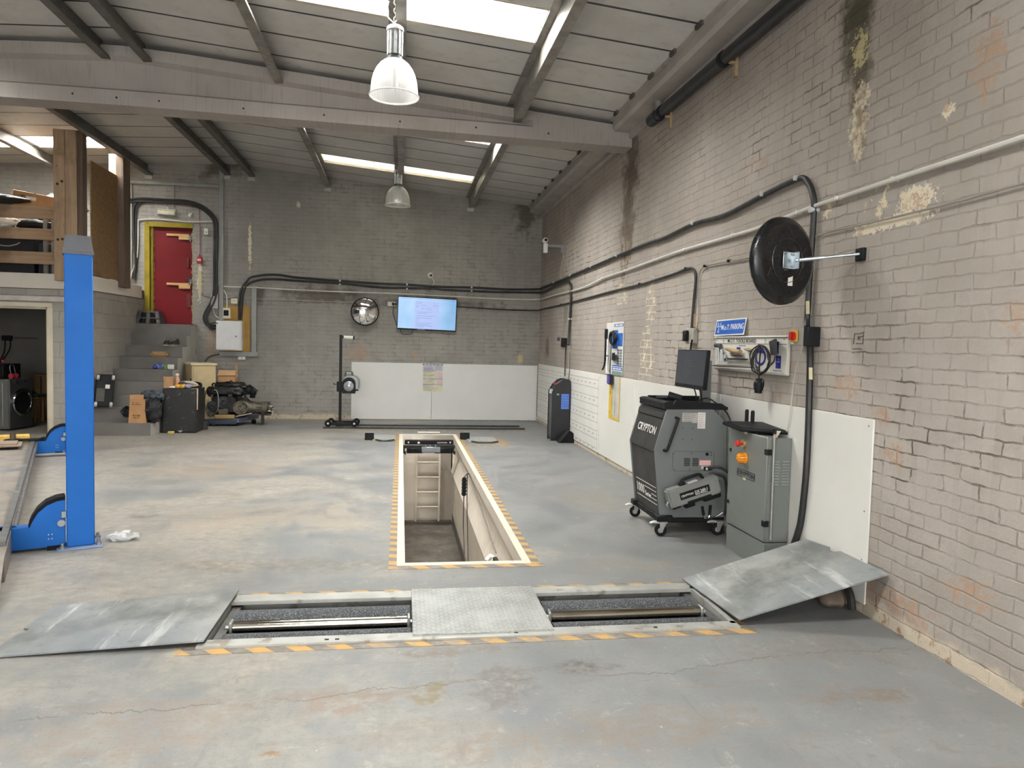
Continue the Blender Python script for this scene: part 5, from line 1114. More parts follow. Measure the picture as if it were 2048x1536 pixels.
# ---------------------------------------------------------------- red door
MB0 = MB()
t = struct(MB().bx(-4.43, -3.735, BY+.055, BY+.095, 1.70, 3.415).build('door_1', mat('#651014', .5, 0, .1, 2.5, spec=.25, dirt='#4e0c10', dk=.56, ds=1.2)), 'dark red steel door at the top of the steps')
MB().bx(-4.535, -4.45, BY-.02, BY+.06, 1.69, 3.50).bx(-4.45, -4.405, BY+.02, BY+.1, 1.69, 3.42).bx(-4.45, -3.725, BY-.02, BY+.06, 3.42, 3.50).build('door_frame', mat('#86751f', .6, 0, .15, 5, spec=.2, dirt='#665718', dk=.6, ds=7), t)
mb = MB(); rr = random.Random(8)
for k in range(30): z0 = 1.75+k*.055; mb.bx(-4.408, -4.39-rr.uniform(0, .012), BY+.045, BY+.06, z0, z0+.05)
for k in range(30): z0 = 1.72+k*.056; mb.bx(-3.755+rr.uniform(-.008, .012), -3.728, BY+.04, BY+.06, z0, z0+.05)
mb.build('splintered_edge', mat('#a58a5b', .8, 0, .3, 20), t)
PINE = m_wood('bare_pine', '#c09a63', '#d4b27c', 'x', .8, False)
for z0 in (3.215, 2.34): MB().bx(-4.18, -3.80, BY+.025, BY+.055, z0+.06, z0+.10).bx(-3.97, -3.78, BY+.02, BY+.055, z0, z0+.062).build('timber_batten', PINE, t)
for z0 in (3.22, 2.44): MB().bx(-3.80, -3.72, BY+.01, BY+.05, z0, z0+.03, .004).cyl((-3.77, BY+.01, z0+.07), (-3.77, BY+.01, z0-.04), .013, n=8).bx(-3.83, -3.74, BY+.03, BY+.055, z0+.05, z0+.08).build('bolt', STEEL, t)
MB().bx(-3.86, -3.76, BY+.02, BY+.055, 2.50, 2.55, .006).build('latch', mat('#3f2a28', .5, .4), t); MB().bx(-3.84, -3.80, BY+.03, BY+.055, 2.72, 2.90, .004).build('pull_handle', mat('#5c191b', .5), t); MB().bx(-3.85, -3.77, BY+.04, BY+.055, 2.0, 2.25, .003).build('lock_plate', mat('#601618', .5), t)
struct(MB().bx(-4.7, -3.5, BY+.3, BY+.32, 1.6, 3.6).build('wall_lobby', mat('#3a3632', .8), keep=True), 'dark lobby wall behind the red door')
# small fittings round the door
t = thing('emergency_light', 'slim cream emergency bulkhead light over the red door', 'light', bw(335, 424)); Fe = FR(bw(316, 430, .0), (1, 0, -.03)); MB(Fe).bx(0, .31, 0, .115, 0, .06, .006).build('body', mat('#a9a592', .5), t); MB(Fe).bx(.01, .30, .005, .08, .06, .085, .012).build('diffuser', mat('#cfcbb8', .3), t); MB().cyl(bw(337, 415, .03), bw(336, 419, .03), .03, n=12).build('conduit_box', mat('#b6b2a6', .5), t)
t = thing('call_point', 'red fire call point hanging on a red cable beside the red door', 'call point', bw(400, 519)); F_ = BF(bw(394.5, 524)); MB(F_).bx(0, .095, -.03, .085, 0, .05, .012).build('housing', mat('#a32a2b', .45), t); MB(F_).bx(.015, .08, .02, .05, .05, .054).build('glass_plate', mat('#d9c4bd', .4), t); MB(F_).prism([(.02, .085), (.075, .085), (.05, .15), (.045, .15)], .005, .03, ax=2).build('gland', mat('#a32a2b', .45), t)
t = thing('door_switch', 'white switch box high on the wall beside the red door', 'switch', bw(413, 463)); a, b = bw(409, 457), bw(417, 470); F_ = BF((a.x, BY, b.z)); MB(F_).bx(0, b.x-a.x, 0, a.z-b.z, 0, .04, .005).build('plate', WHITE, t); MB(F_).bx(.025, .05, .03, .055, .04, .046).build('rocker', GREYL, t)
t = thing('motion_sensor', 'tiny white motion sensor on the wall above the red door', 'sensor', bw(381, 431)); a = bw(381, 431); MB().sph((a.x, BY-.03, a.z), .03, 8).build('eye', WHITE, t); MB().bx(a.x-.02, a.x+.03, BY-.02, BY, a.z+.0, a.z+.04).build('bracket', WHITE, t)
tag(MB().prism([(-3.63, 2.25), (-3.575, 2.25), (-3.575, 2.66), (-3.63, 2.68)], BY-.025, BY-.001).build('bare_batten', m_wood('old_batten', '#b5a888', '#cbbf9f', 'z')), 'bare timber batten on the wall below the red call point', 'batten')
tag(MB().bx(-3.40, -3.28, BY-.06, BY-.002, 2.0, 2.26).build('wire_tray', mat('#a9a9a6', .5, .5)), 'short perforated cable tray behind the black cable bundle', 'cable tray')
# ---------------------------------------------------------------- mezzanine guard: posts, planks and chipboard
from mathutils import noise as mnoise
WD = m_wood('weathered_timber', '#a0866b', '#bda284', 'z', .55); WDX = m_wood('weathered_plank', '#977c63', '#b89c7e', 'x', .55); WDD = m_wood('shaded_timber', '#5a4c41', '#766556', 'z', .55)  # darkest timber: shade on the side faces of the posts put into the colour
t = thing('corner_post', 'tall timber post of two bolted boards at the mezzanine corner', 'post', (-4.72, MY-.07, 2.2))
zt_ = roof_z(-4.8)-.1
for a, b in [(-4.955, -4.802), (-4.798, -4.645)]: MB().bx(a, b, MY-.13, MY-.035, 2.245, zt_, .004).build('board', WD, t)
MB().bx(-4.64, -4.565, MY-.12, MY+.02, 2.35, zt_, .004).build('side_board', WDD, t)
mb = MB()
for x, z in [(-4.90, 2.83), (-4.84, 2.84), (-4.90, 3.62), (-4.84, 3.66)]: mb.cyl((x, MY-.131, z), (x, MY-.136, z), .018, n=10)
mb.build('bolt_hole', mat('#3a2618', .8), t)
for z0, z1, lab in [(3.13, 3.31, 'topmost weathered guard plank of the mezzanine'), (2.83, 2.99, 'middle weathered guard plank of the mezzanine'), (2.48, 2.655, 'lowest weathered guard plank of the mezzanine')]:
    o = MB().hull([(-8.0, MY-.03, z0+.0), (-4.95, MY-.03, z0), (-4.95, MY+.02, z0), (-8.0, MY+.02, z0)], [(-8.0, MY-.03, z1-.01), (-4.95, MY-.03, z1), (-4.95, MY+.02, z1), (-8.0, MY+.02, z1-.01)]).build('guard_plank', WDX); tag(o, lab, 'plank', 'guard planks across the mezzanine')
o = MB().bx(MX+.005, MX+.025, MY+.07, 12.50, 2.36, 4.02).build('chipboard_sheet', m_osb()); tag(o, 'brown chipboard guard panel along the stair side of the mezzanine', 'panel')
t = thing('end_post', 'squared timber post at the stair end of the chipboard panel', 'post', (-4.5, 12.6, 2.2))
MB().bx(-4.545, -4.43, 12.50, 12.79, 2.25, roof_z(-4.5)-.17, .004).build('shaft', WDD, t); MB().bx(-4.66, -4.55, 12.53, 12.56, 2.3, roof_z(-4.5)-.15, .003).build('facing_board', m_wood('lit_timber', '#c2a78c', '#d6bd9f', 'z', .55), t)  # pale front and dark side: light and shade put into the timber colours
o = MB().tube([(-5.0, 11.9, 3.0), (-5.0, 11.9, 3.55), (-4.985, 11.9, 3.75)], [.05, .05, .005], 10).build('white_tube', WHITE); tag(o, 'tall white pointed tube standing behind the mezzanine corner post', 'tube')
# stored goods: boxes and bags behind the planks
FL = MZ+.16
def cbox(x, y, z, dx, dy, dz, ang, tilt, lab, m=CARD, tape=True):
    M = Matrix.Translation((x, y, z)) @ Matrix.Rotation(R(ang), 4, 'Z') @ Matrix.Rotation(R(tilt), 4, 'Y')
    t = thing('cardboard_box', lab, 'box', (x, y, z)); o = MB(M).bx(-dx/2, dx/2, -dy/2, dy/2, 0, dz, .004).build('carton', m, t)
    if tape: MB(M).bx(-.025, .025, -dy/2-.001, dy/2+.001, dz*.6, dz+.0015).build('tape', mat('#a98c62', .4), t)
    return t, M
cbox(-5.37, 12.14, FL, .75, .40, .87, 0, 0, 'large plain cardboard box filling the gap under the top guard plank', CARD2); 
t, M_b = cbox(-5.53, 12.10, 3.215, .60, .34, .36, 0, 9, 'tilted cardboard box marked with a letter T above the top guard plank', CARD)
MB(M_b @ FR((-.20, -.171, .25))).text('T', .0, .0, .07, .055, .0005, .02).build('lettering', INK, t); MB(M_b @ FR((-.20, -.171, .25))).bx(.09, .23, .0, .05, 0, .001).build('label_plate', WHITE, t)
rr = random.Random(21)
def bag(c, sc, m, lab, name='bin_bag', cat='bag', seed=1):
    r = random.Random(seed); mb = MB().sph(c, 1, 16, sc); of = V((seed*3.7, seed*1.3, 0)); w = 2.2/max(sc)*.35
    for v in mb.bm.verts:
        p = v.co-V(c); k = 1+.34*mnoise.noise(p*w*2.2+of)+.22*abs(mnoise.noise(p*w*6+of))+.10*mnoise.noise(p*w*15+of); v.co = V(c)+p*k; v.co.z = max(v.co.z, c[2]-sc[2]*.98)
    return tag(mb.build(name, m, ang=25), lab, cat)
FILM = mat('#23221f', .5, 0, .3, 14, spec=.25)
bag((-5.4, 12.56, 3.40), (.36, .2, .26), mat('#4b4a46', .2, 0, .3, 18), 'shiny grey plastic bag behind the tilted cardboard box', 'plastic_bag', seed=3)
bag((-6.02, 11.8, 3.44), (.42, .14, .07), FILM, 'black plastic wrapping lying beside the tilted cardboard box', 'plastic_wrap', seed=4)
bag((-5.86, 11.62, 3.08), (.34, .10, .10), mat('#cfcac0', .4, 0, .08, 9), 'crumpled white plastic bag above the middle guard plank', 'plastic_bag', seed=5)
bag((-5.30, 11.64, 3.06), (.26, .09, .07), BLACK, 'black sack lying along the middle guard plank', 'sack', seed=6)
tag(MB().bx(-6.3, -5.72, 11.72, 11.88, 2.972, 3.24, .01).build('green_folder', mat('#a7aa82', .6)), 'pale green packet stored above the white plastic bag', 'packet')
t = thing('black_carton', 'black carton with a curved arrow mark between the middle and lowest planks', 'box', (-5.75, 11.8, FL))
MB().bx(-6.25, -5.35, 11.62, 11.88, FL, 2.97, .006).build('carton', mat('#1e1c1e', .5), t); MB(BF((-5.62, 11.619, 2.72))).tube([(-.2, .03, 0), (-.08, .02, 0), (.04, .05, 0), (.08, .08, 0)], .008, 5, k=3).build('arrow_mark', mat('#b9a99c', .5), t)
tag(MB().bx(-5.30, -5.12, 11.62, 11.9, FL, 2.80, .01).build('dark_case', mat('#2c2c30', .4)), 'dark case standing beside the black carton on the mezzanine', 'case')
for x, lab in [(-5.06, 'slim grey upright behind the planks next to the corner post'), (-5.17, 'second slim grey upright behind the planks')]: tag(MB().bx(x-.025, x+.025, 11.55, 11.6, FL, 3.2).build('metal_upright', mat('#8f8d87', .45, .5)), lab, 'upright')
tag(MB().bx(-6.6, -5.0, 12.6, 13.6, FL, 2.7, .02).build('storage_crate', mat('#2a2825', .7)), 'dark crate far back on the mezzanine floor', 'crate')

# ---------------------------------------------------------------- things on the steps
SH = .188
t = thing('step_stool', 'dark grey plastic step stool on the landing by the red door', 'step stool', (-4.45, 13.5, 9*SH))
z = 9*SH; M0 = ROT((-4.36, 13.52, z), 0); SG = mat('#4b4c4e', .55)
mb = MB(M0); mb.hull([(-.17, -.11, .19), (.17, -.11, .19), (.17, .11, .19), (-.17, .11, .19)], [(-.165, -.105, .215), (.165, -.105, .215), (.165, .105, .215), (-.165, .105, .215)]).build('top', SG, t)
def frus(a0, a1, b0, b1, z0, z1, y0, y1): return [(a0, y0, z0), (a1, y0, z0), (a1, y0+.02, z0), (a0, y0+.02, z0)], [(b0, y1, z1), (b1, y1, z1), (b1, y1+.02, z1), (b0, y1+.02, z1)]
for y0, y1 in [(-.15, -.105), (.13, .085)]:
    mb = MB(M0)
    for a0, a1, b0, b1 in [(-.215, -.15, -.165, -.11), (-.03, .03, -.025, .025), (.15, .215, .11, .165)]: mb.hull(*frus(a0, a1, b0, b1, 0, .19, y0, y1))
    mb.bx(-.19, .19, y0+.012, y0+.032, .085, .105); mb.build('side', SG, t)
for s in (-1, 1): MB(M0).hull([(s*.215, -.15, 0), (s*.195, -.15, 0), (s*.195, .15, 0), (s*.215, .15, 0)], [(s*.17, -.105, .19), (s*.15, -.105, .19), (s*.15, .105, .19), (s*.17, .105, .19)]).build('end', SG, t)
def shoe(x, y, z, ang, lab):
    M = ROT((x, y, z), ang); t = thing('work_shoe', lab, 'shoe', (x, y, z), 'worn work shoes on the steps')
    MB(M).prism([(-.045, -.13), (0, -.145), (.045, -.13), (.05, -.05), (.038, .05), (.04, .13), (0, .145), (-.04, .13), (-.038, .05), (-.05, -.05)], 0, .025, ax=2).build('sole', mat('#8f8a7f', .7), t)
    rings = []
    for yy, w, h in [(-.135, .02, .03), (-.115, .042, .05), (-.06, .046, .065), (.0, .04, .085), (.05, .038, .105), (.10, .04, .11), (.135, .03, .10)]:
        rings.append([(w*math.cos(a*PI/5-.0), yy, .022+max(0, h*math.sin(a*PI/5))) for a in range(6)])
    MB(M).loft(rings).build('upper', mat('#2b2724', .6, 0, .3, 12), t); mb = MB(M)
    for k in range(3): mb.tube([(-.025, -.03+.03*k, .092+.012*k), (.025, -.025+.03*k, .092+.012*k)], .004, 5)
    mb.build('lace', mat('#a39a8b', .8), t)
shoe(-3.93, 12.98, 7*SH, 14, 'worn work shoe on the steps, the one towards the mezzanine'); shoe(-3.80, 12.97, 7*SH, -6, 'worn work shoe on the steps, the one towards the electrical cabinet')
o = MB(ROT((-3.965, 12.72, 6*SH), 3)).bx(-.135, .135, -.05, .05, 0, .095, .03, 3).build('cardboard_roll', mat('#a5845c', .8)); tag(o, 'rolled piece of brown cardboard lying on a step', 'cardboard')
bag((-3.90, 12.46, 5*SH+.045), (.09, .06, .045), mat('#3d4c94', .6, 0, .25, 25, dirt='#c8cbe0', dk=.52, ds=22), 'small blue and white packet on a step', 'cleaning_packet', 'packet', 7)
t = thing('wipes_packet', 'green and white packet lying on a step beside the blue one', 'packet', (-3.75, 12.46, 5*SH)); MB().bx(-3.83, -3.76, 12.43, 12.5, 5*SH, 5*SH+.09, .015, 2).build('green_end', mat('#5c8a3c', .5), t); MB().bx(-3.76, -3.66, 12.44, 12.49, 5*SH+.0, 5*SH+.08, .01).build('white_body', WHITE, t)
# creeper board leaning on the lower steps
t = thing('mechanics_creeper', 'mechanics creeper board stood on end behind the blue post', 'creeper', (-4.42, 11.24, 0))
Mc = Matrix.Translation((-4.36, 11.54, 2*SH)) @ Matrix.Rotation(R(-14), 4, 'X') @ Matrix.Rotation(R(8), 4, 'Z'); MB(Mc).bx(-.16, .10, -.03, .0, .02, .52, .02).build('board', BLACKM, t); MB(Mc).bx(-.13, -.02, -.034, -.03, .1, .3).build('pad', mat('#4a4740', .7), t)
mb = MB(Mc)
for x, z in [(-.12, .46), (.085, .46), (-.12, .05), (.085, .05)]: mb.lathe([(0, -.018), (.036, -.018), (.04, 0), (.036, .018), (0, .018)], (x, -.07, z), (1, .3, 0), 16)
mb.build('caster', mat('#c3bfb5', .5), t); MB(Mc).bx(-.02, .04, -.033, -.03, .3, .36).build('label_plate', WHITE, t)
# carton of rags on the first step
t = thing('open_carton', 'upright brown carton holding dark clothing on the bottom step', 'box', (-3.83, 11.5, SH)); Mb = ROT((-3.85, 11.43, SH), 4)
MB(Mb).hull([(-.12, -.1, 0), (.12, -.1, 0), (.12, .1, 0), (-.12, .1, 0)], [(-.10, -.1, .34), (.10, -.1, .34), (.10, .1, .34), (-.10, .1, .34)]).bx(-.10, .09, -.105, -.095, .34, .42, .004).build('carton', mat('#b0855a', .8, 0, .12, 5), t)
mb = MB(FR(Mb @ V((-.07, -.1015, .27)))); mb.bars(0, 0, .13, .012, (3, 5, 2), 0).bars(.0, .03, .10, .008, (4, 4), 0).bars(.01, -.17, .1, .02, (2, 1, 3), 0).bars(.02, -.20, .08, .012, (3, 2), 0); mb.build('label_print', mat('#6b4a2f', .7), t)
def cloth(c, sc, m, lab, name, seed):
    o = bag(c, sc, m, lab, name, 'clothing', seed)
    bm = bmesh.new(); bm.from_mesh(o.data); r = random.Random(seed+50)
    for v in bm.verts: v.co += V((r.uniform(-.02, .02), r.uniform(-.02, .02), r.uniform(-.02, .02)))
    bm.to_mesh(o.data); bm.free(); return o
cloth((-3.66, 11.44, .36), (.12, .1, .19), mat('#1f1d22', .8, 0, .3, 18, dirt='#b0645a', dk=.60, ds=9), 'dark coat with red trim spilling beside the upright carton', 'work_coat', 11)
cloth((-3.72, 11.60, .56), (.15, .1, .08), mat('#3d444b', .8, 0, .3, 25), 'blue grey cloth heaped on a step behind the upright carton', 'work_cloth', 12)
cloth((-4.02, 11.42, .34), (.06, .05, .06), mat('#26262c', .8, 0, .3, 18, dirt='#b9aeb0', dk=.66, ds=20), 'dark glove poking out at the stair side of the carton', 'work_glove', 13)

# ---------------------------------------------------------------- black metal cabinet with its clutter
BX0, BX1, BYa, BYb, BZ = -3.59, -3.105, 11.65, 12.16, .68
t = thing('metal_cabinet', 'scuffed black steel cabinet at the foot of the steps', 'cabinet', (-3.35, 11.9, 0))
g = G('scuffed_black_steel'); n = g.noise(14, 7, .8); n2 = g.noise(2, 5, .7); col = g.mix(g.rng(n, .58, .68), lin('#232321'), lin('#6e6a62')); col = g.mix(g.rng(n2, .62, .74), col, lin('#4a4338'))
SBK = g.set(col=col, rough=.5, metal=.2)
MB().bx(BX0, BX1, BYa, BYb, 0, BZ, .006).build('body', SBK, t); MB().bx(BX0+.02, BX1-.03, BYa-.006, BYa, .03, BZ-.03, .003).build('door', SBK, t)
MB(BF((BX0, BYa-.007, 0))).poly([(.22, .04, 0), (.30, .04, 0), (.26, .01, 0)]).build('label_print', mat('#a9a9a5', .6), t); MB().bx(BX1-.01, BX1+.05, BYb-.1, BYb, 0, .13, .003).build('foot', DKSTEEL, t)
t, _M = cbox(-3.53, 11.78, BZ, .13, .12, .16, 4, 0, 'small open brown carton at the mezzanine end of the black cabinet', mat('#a98059', .8, 0, .1, 6))
MB().bx(-3.60, -3.46, 11.72, 11.75, BZ+.155, BZ+.18, .003).build('flap', CARD, t)
t = thing('spray_bottle', 'pale pink spray bottle standing behind the small carton', 'bottle', (-3.43, 11.85, BZ)); MB().lathe([(.0, 0), (.036, 0), (.036, .13), (.02, .17), (.014, .19), (0, .19)], (-3.43, 11.85, BZ), n=14).build('body', mat('#c79a7c', .4), t); MB().bx(-3.455, -3.405, 11.835, 11.865, BZ+.19, BZ+.225, .005).build('cap', WHITE, t)
for x, lab, sd in [(-3.385, 'yellow work glove on the black cabinet, the one by the carton', 31), (-3.325, 'yellow work glove on the black cabinet, the one by the hose', 32)]: bag((x, 11.72, BZ+.035), (.04, .035, .032), mat('#cc9a3e', .7, 0, .15, 20), lab, 'work_glove', 'glove', sd)
bag((-3.455, 11.70, BZ+.02), (.045, .03, .018), WHITE, 'white rag at the front edge of the black cabinet', 'cleaning_rag', 'rag', 33); bag((-3.26, 11.78, BZ+.035), (.07, .05, .033), mat('#8d8a98', .8, 0, .15, 20), 'grey lilac rag in the middle of the black cabinet', 'cleaning_rag', 'rag', 34)
t = thing('hose_loop', 'black hose loop with a pale wrapped strap lying on the black cabinet', 'hose', (-3.2, 11.85, BZ)); mb = MB()
for k in range(2): mb.tube([(-3.21+.13*math.cos(a*PI/7), 11.86+.10*math.sin(a*PI/7), BZ+.03+.02*k+.035*math.sin(a*PI/7)) for a in range(14)], .014, 8, True)
mb.tube([(-3.24, 11.87, BZ+.05), (-3.235, 11.86, BZ+.15)], .01, 6); mb.build('hose', BLACK, t); MB().tube([(-3.40, 11.9, BZ+.09), (-3.3, 11.86, BZ+.09), (-3.2, 11.83, BZ+.085), (-3.12, 11.8, BZ+.06)], [.01, .022, .024, .012], 8, k=3).build('wrapped_strap', mat('#c9bfae', .8), t)
t = thing('motor_lump', 'dark motor lying beside the hose loop on the black cabinet', 'motor', (-3.37, 11.82, BZ)); MB().cyl((-3.40, 11.86, BZ+.05), (-3.33, 11.80, BZ+.06), .045, n=14).build('case', mat('#463a32', .5, .4, .3, 20), t); MB().cyl((-3.33, 11.80, BZ+.06), (-3.31, 11.785, BZ+.06), .02, n=10).build('shaft', STEEL, t)
tag(MB().hull([(-3.17, 11.645, BZ+.004), (-3.085, 11.70, BZ+.004), (-3.085, 11.72, BZ+.004), (-3.17, 11.67, BZ+.004)], [(-3.17, 11.645, BZ+.008), (-3.085, 11.70, BZ+.008), (-3.085, 11.72, BZ+.008), (-3.17, 11.67, BZ+.008)]).hull([(-3.095, 11.66, .36), (-3.09, 11.685, .36), (-3.085, 11.685, .36), (-3.088, 11.66, .36)], [(-3.1, 11.68, BZ+.008), (-3.095, 11.71, BZ+.008), (-3.085, 11.71, BZ+.008), (-3.088, 11.68, BZ+.008)]).build('pale_strap', mat('#cdb9a0', .8)), 'pale strap hanging down the side of the black cabinet', 'strap')
o = MB(ROT((-3.44, 11.56, 0), 5)).bx(-.045, .045, -.025, .025, 0, .04, .006).build('sponge_block', mat('#b8a650', .8, 0, .15, 30)); tag(o, 'small yellow sponge block on the floor in front of the black cabinet', 'sponge')
# cream cupboard behind
t = thing('cream_cupboard', 'old cream kitchen cupboard standing askew behind the black cabinet', 'cupboard', (-3.4, 12.95, 0)); Mq = ROT((-3.41, 12.55, 0), 28); CRM = mat('#c3ae86', .55, 0, .07, 3, dirt='#a99772', dk=.66)
MB(Mq).bx(-.0, .38, .0, .46, 0, 1.01, .004).build('carcass', CRM, t); MB(Mq).bx(-.02, .40, -.02, .48, 1.01, 1.045, .006).build('top', mat('#d8c9a6', .5), t)
MB(Mq).bx(.02, .36, -.016, -.001, .06, .99, .003).build('door', CRM, t); MB(Mq).bx(.08, .30, -.02, -.016, .2, .86, .004).build('door_field', mat('#c3b088', .55), t)
for v in MB0.bm.verts: pass
MB0.bm.free()

# ---------------------------------------------------------------- engine on its dolly
t = thing('engine_dolly', 'low dark blue dolly on casters under the car engine', 'dolly', (-2.9, 12.85, 0)); DB = mat('#2a2e3d', .45, 0, .2, 6)
MB().bx(-3.25, -2.70, 12.55, 12.62, .03, .115, .01).bx(-3.25, -2.60, 13.1, 13.17, .05, .13, .01).build('rail', DB, t); MB().hull([(-2.75, 12.56, .06), (-2.66, 12.56, .06), (-2.45, 13.15, .08), (-2.54, 13.15, .08)], [(-2.75, 12.56, .13), (-2.66, 12.56, .13), (-2.45, 13.15, .15), (-2.54, 13.15, .15)]).build('rail', mat('#4b5261', .45), t); MB().bx(-3.2, -2.72, 12.6, 13.12, .08, .11).build('deck', DB, t)
mb = MB()
for x, y in [(-2.50, 12.95), (-3.15, 12.70), (-2.75, 12.70), (-3.15, 13.1)]: mb.lathe([(0, -.02), (.036, -.02), (.04, 0), (.036, .02), (0, .02)], (x, y, .041), (.5, 1, 0), 14)
mb.build('caster', RUBBER, t)
tag(MB().bx(-3.06, -2.74, 12.57, 12.66, .118, .19, .012).build('timber_block', m_wood('oily_block', '#7c6742', '#a28a5e', 'x', .8)), 'oily timber block on the dolly in front of the engine', 'timber block')
tag(MB().cyl((-2.72, 12.60, .16), (-2.47, 12.62, .215), .012, n=8).build('steel_bar', mat('#a7988a', .5, .5)), 'short steel bar leaning on the engine dolly', 'bar')
t = thing('car_engine', 'removed black car engine with its gearbox standing on a dolly', 'engine', (-2.85, 12.9, .12)); EB = mat('#191918', .45, .3, .4, 14, dirt='#4a4238', dk=.62, ds=8); EA = mat('#5c5549', .5, .5, .3, 18, dirt='#2f2a23', dk=.5, ds=10)
rr = random.Random(77)
MB().bx(-3.2, -2.72, 12.68, 13.1, .2, .52, .03).bx(-3.15, -2.75, 12.72, 13.05, .12, .2, .02).build('block', EB, t); MB().bx(-3.22, -2.6, 12.62, 13.15, .50, .66, .04).bx(-3.1, -2.66, 12.7, 13.1, .64, .72, .03).build('head_cover', EB, t)
mb = MB()
for k in range(46):
    x, y = rr.uniform(-3.2, -2.5), rr.uniform(12.58, 13.0); z = rr.uniform(.5, .72) if x < -2.6 else rr.uniform(.42, .66); d = V((rr.uniform(-.16, .16), rr.uniform(-.08, .05), rr.uniform(-.08, .06)))
    a = V((x, y, z)); b = a+d; mb.tube([a, a.lerp(b, .5)+V((rr.uniform(-.03, .03), -.03, rr.uniform(.0, .06))), b], rr.uniform(.006, .018), 6, k=3)
mb.build('hose', BLACKP, t)
mb = MB()
for k in range(12): 
    x, y, z = rr.uniform(-3.18, -2.55), 12.575+rr.uniform(0, .08), rr.uniform(.48, .70); mb.box((x, y, z), (rr.uniform(.02, .07), .03, rr.uniform(.015, .05)), .006)
mb.build('connector', mat('#55534e', .35, .3, .3, 15), t)
mb = MB().sph((-2.47, 12.72, .56), .06, 8).sph((-2.55, 12.75, .6), .08, 8).cyl((-2.5, 12.7, .5), (-2.44, 12.66, .5), .03, n=10); mb.build('intake', BLACKP, t)
for x, z, r_, m in [(-2.66, .31, .115, EA), (-2.93, .40, .10, EB), (-3.12, .33, .08, EB)]:
    o = MB().lathe([(0, .03), (r_*.3, .035), (r_*.35, .015), (r_*.8, .01), (r_*.85, .03), (r_, .03), (r_, -.03), (0, -.03)], (x, 12.64, z), (.25, -1, 0), 26).build('pulley', m, t)
MB().tube([(-3.07, 12.6, .60), (-3.02, 12.59, .58), (-3.0, 12.6, .42), (-3.02, 12.6, .25), (-3.1, 12.62, .2)], .016, 8, k=4).build('pipe', mat('#6e6e6c', .3, .7), t); MB().tube([(-3.2, 12.62, .6), (-3.22, 12.6, .4), (-3.17, 12.6, .2), (-3.08, 12.6, .16)], .009, 6, k=4).build('belt', mat('#3c3a35', .6), t)
mb = MB().box((-2.93, 12.64, .24), (.16, .06, .1), .01).box((-3.13, 12.63, .2), (.08, .05, .08), .01); mb.build('alternator', EA, t)
MB().lathe([(.0, 0), (.17, .0), (.15, .06), (.11, .16), (.095, .34), (.12, .36), (.12, .44), (.09, .46), (.08, .5), (0, .5)], (-2.66, 12.82, .30), (1, -.12, -.03), 22).build('gearbox', EA, t)
mb = MB()
for k in range(9): an = k*PI/4.5; mb.box((-2.30, 12.78+.11*math.cos(an), .285+.11*math.sin(an)), (.22, .016, .016), .003)
mb.build('gearbox_rib', EA, t)
mb = MB()
for k in range(26): an = rr.uniform(0, 2*PI); r_ = rr.uniform(.02, .12); mb.box((-2.19+rr.uniform(-.03, .05), 12.76+r_*math.cos(an), .27+r_*math.sin(an)), (rr.uniform(.02, .05), .025, rr.uniform(.015, .04)), .004)
mb.build('linkage', mat('#a7a198', .4, .6, .3, 30), t); MB().bx(-2.34, -2.30, 12.72, 12.8, .02, .2).build('bracket', EB, t)
t = thing('open_box', 'open brown cardboard box sitting on top of the car engine', 'box', (-2.92, 12.95, .72)); MB().bx(-3.06, -2.79, 12.82, 13.05, .725, .825, .002).build('carton', CARD, t); MB().hull([(-3.065, 12.80, .835), (-2.78, 12.80, .845), (-2.78, 12.806, .845), (-3.065, 12.806, .835)], [(-3.06, 12.86, .925), (-2.785, 12.86, .925), (-2.785, 12.866, .925), (-3.06, 12.866, .925)]).bx(-2.795, -2.787, 12.9, 13.05, .82, 1.02).build('flap', CARD2, t)

# ---------------------------------------------------------------- laundry room seen through the doorway
t = thing('washing_machine', 'dark grey washing machine inside the laundry doorway', 'washing machine', (-5.95, 12.0, 0)); Mw = ROT((-5.80, 11.79, 0), 77); WG = mat('#4b4b4c', .35, .4, .05)
MB(Mw).bx(0, .46, 0, .50, .02, .775, .012, 2).build('body', mat('#777774', .35, .4, .05), t); MB(Mw).bx(0, .46, -.015, .0, .03, .775, .006).build('front_panel', WG, t)
mb = MB(Mw); mb.lathe([(.155, 0), (.165, .03), (.195, .035), (.21, .02), (.21, 0)], (.24, -.015, .42), (0, -1, 0), 36); mb.build('door_ring', CHROME, t); MB(Mw).lathe([(0, .0), (.08, .005), (.155, .02)], (.24, -.016, .42), (0, -1, 0), 28).build('door_glass', mat('#1b1c1e', .08), t)
mb = MB(Mw).cyl((.13, -.015, .73), (.13, -.03, .73), .02, n=14).cyl((.30, -.015, .735), (.30, -.025, .735), .012, n=10).cyl((.37, -.015, .735), (.37, -.025, .735), .012, n=10); mb.build('knob', CHROME, t)
mb = MB(Mw)
for yy in (.1, .16, .36, .42): mb.tube([(-.002, yy, .08), (-.002, yy, .72)], .006, 6)
mb.build('side_rib', mat('#858582', .35, .4), t)
tag(MB(Mw).bx(.04, .40, .12, .46, .778, 1.0, .01).build('microwave', BLACKP), 'black box appliance on top of the washing machine', 'appliance')
t = thing('mug', 'white mug with a red badge on top of the black box appliance', 'mug', Mw @ V((.1, .3, 1.021))); MB(Mw).lathe([(0, 0), (.042, 0), (.045, .09), (.04, .09), (.037, .008), (0, .006)], (.1, .36, 1.001), n=20).build('cup', WHITE, t); MB(Mw).tube([(.14, .34, 1.075), (.17, .33, 1.065), (.17, .33, 1.03), (.138, .34, 1.02)], .006, 6).build('handle', WHITE, t); MB().box((-5.93, 11.90, 1.046), (.03, .012, .03)).build('badge', RED, t)
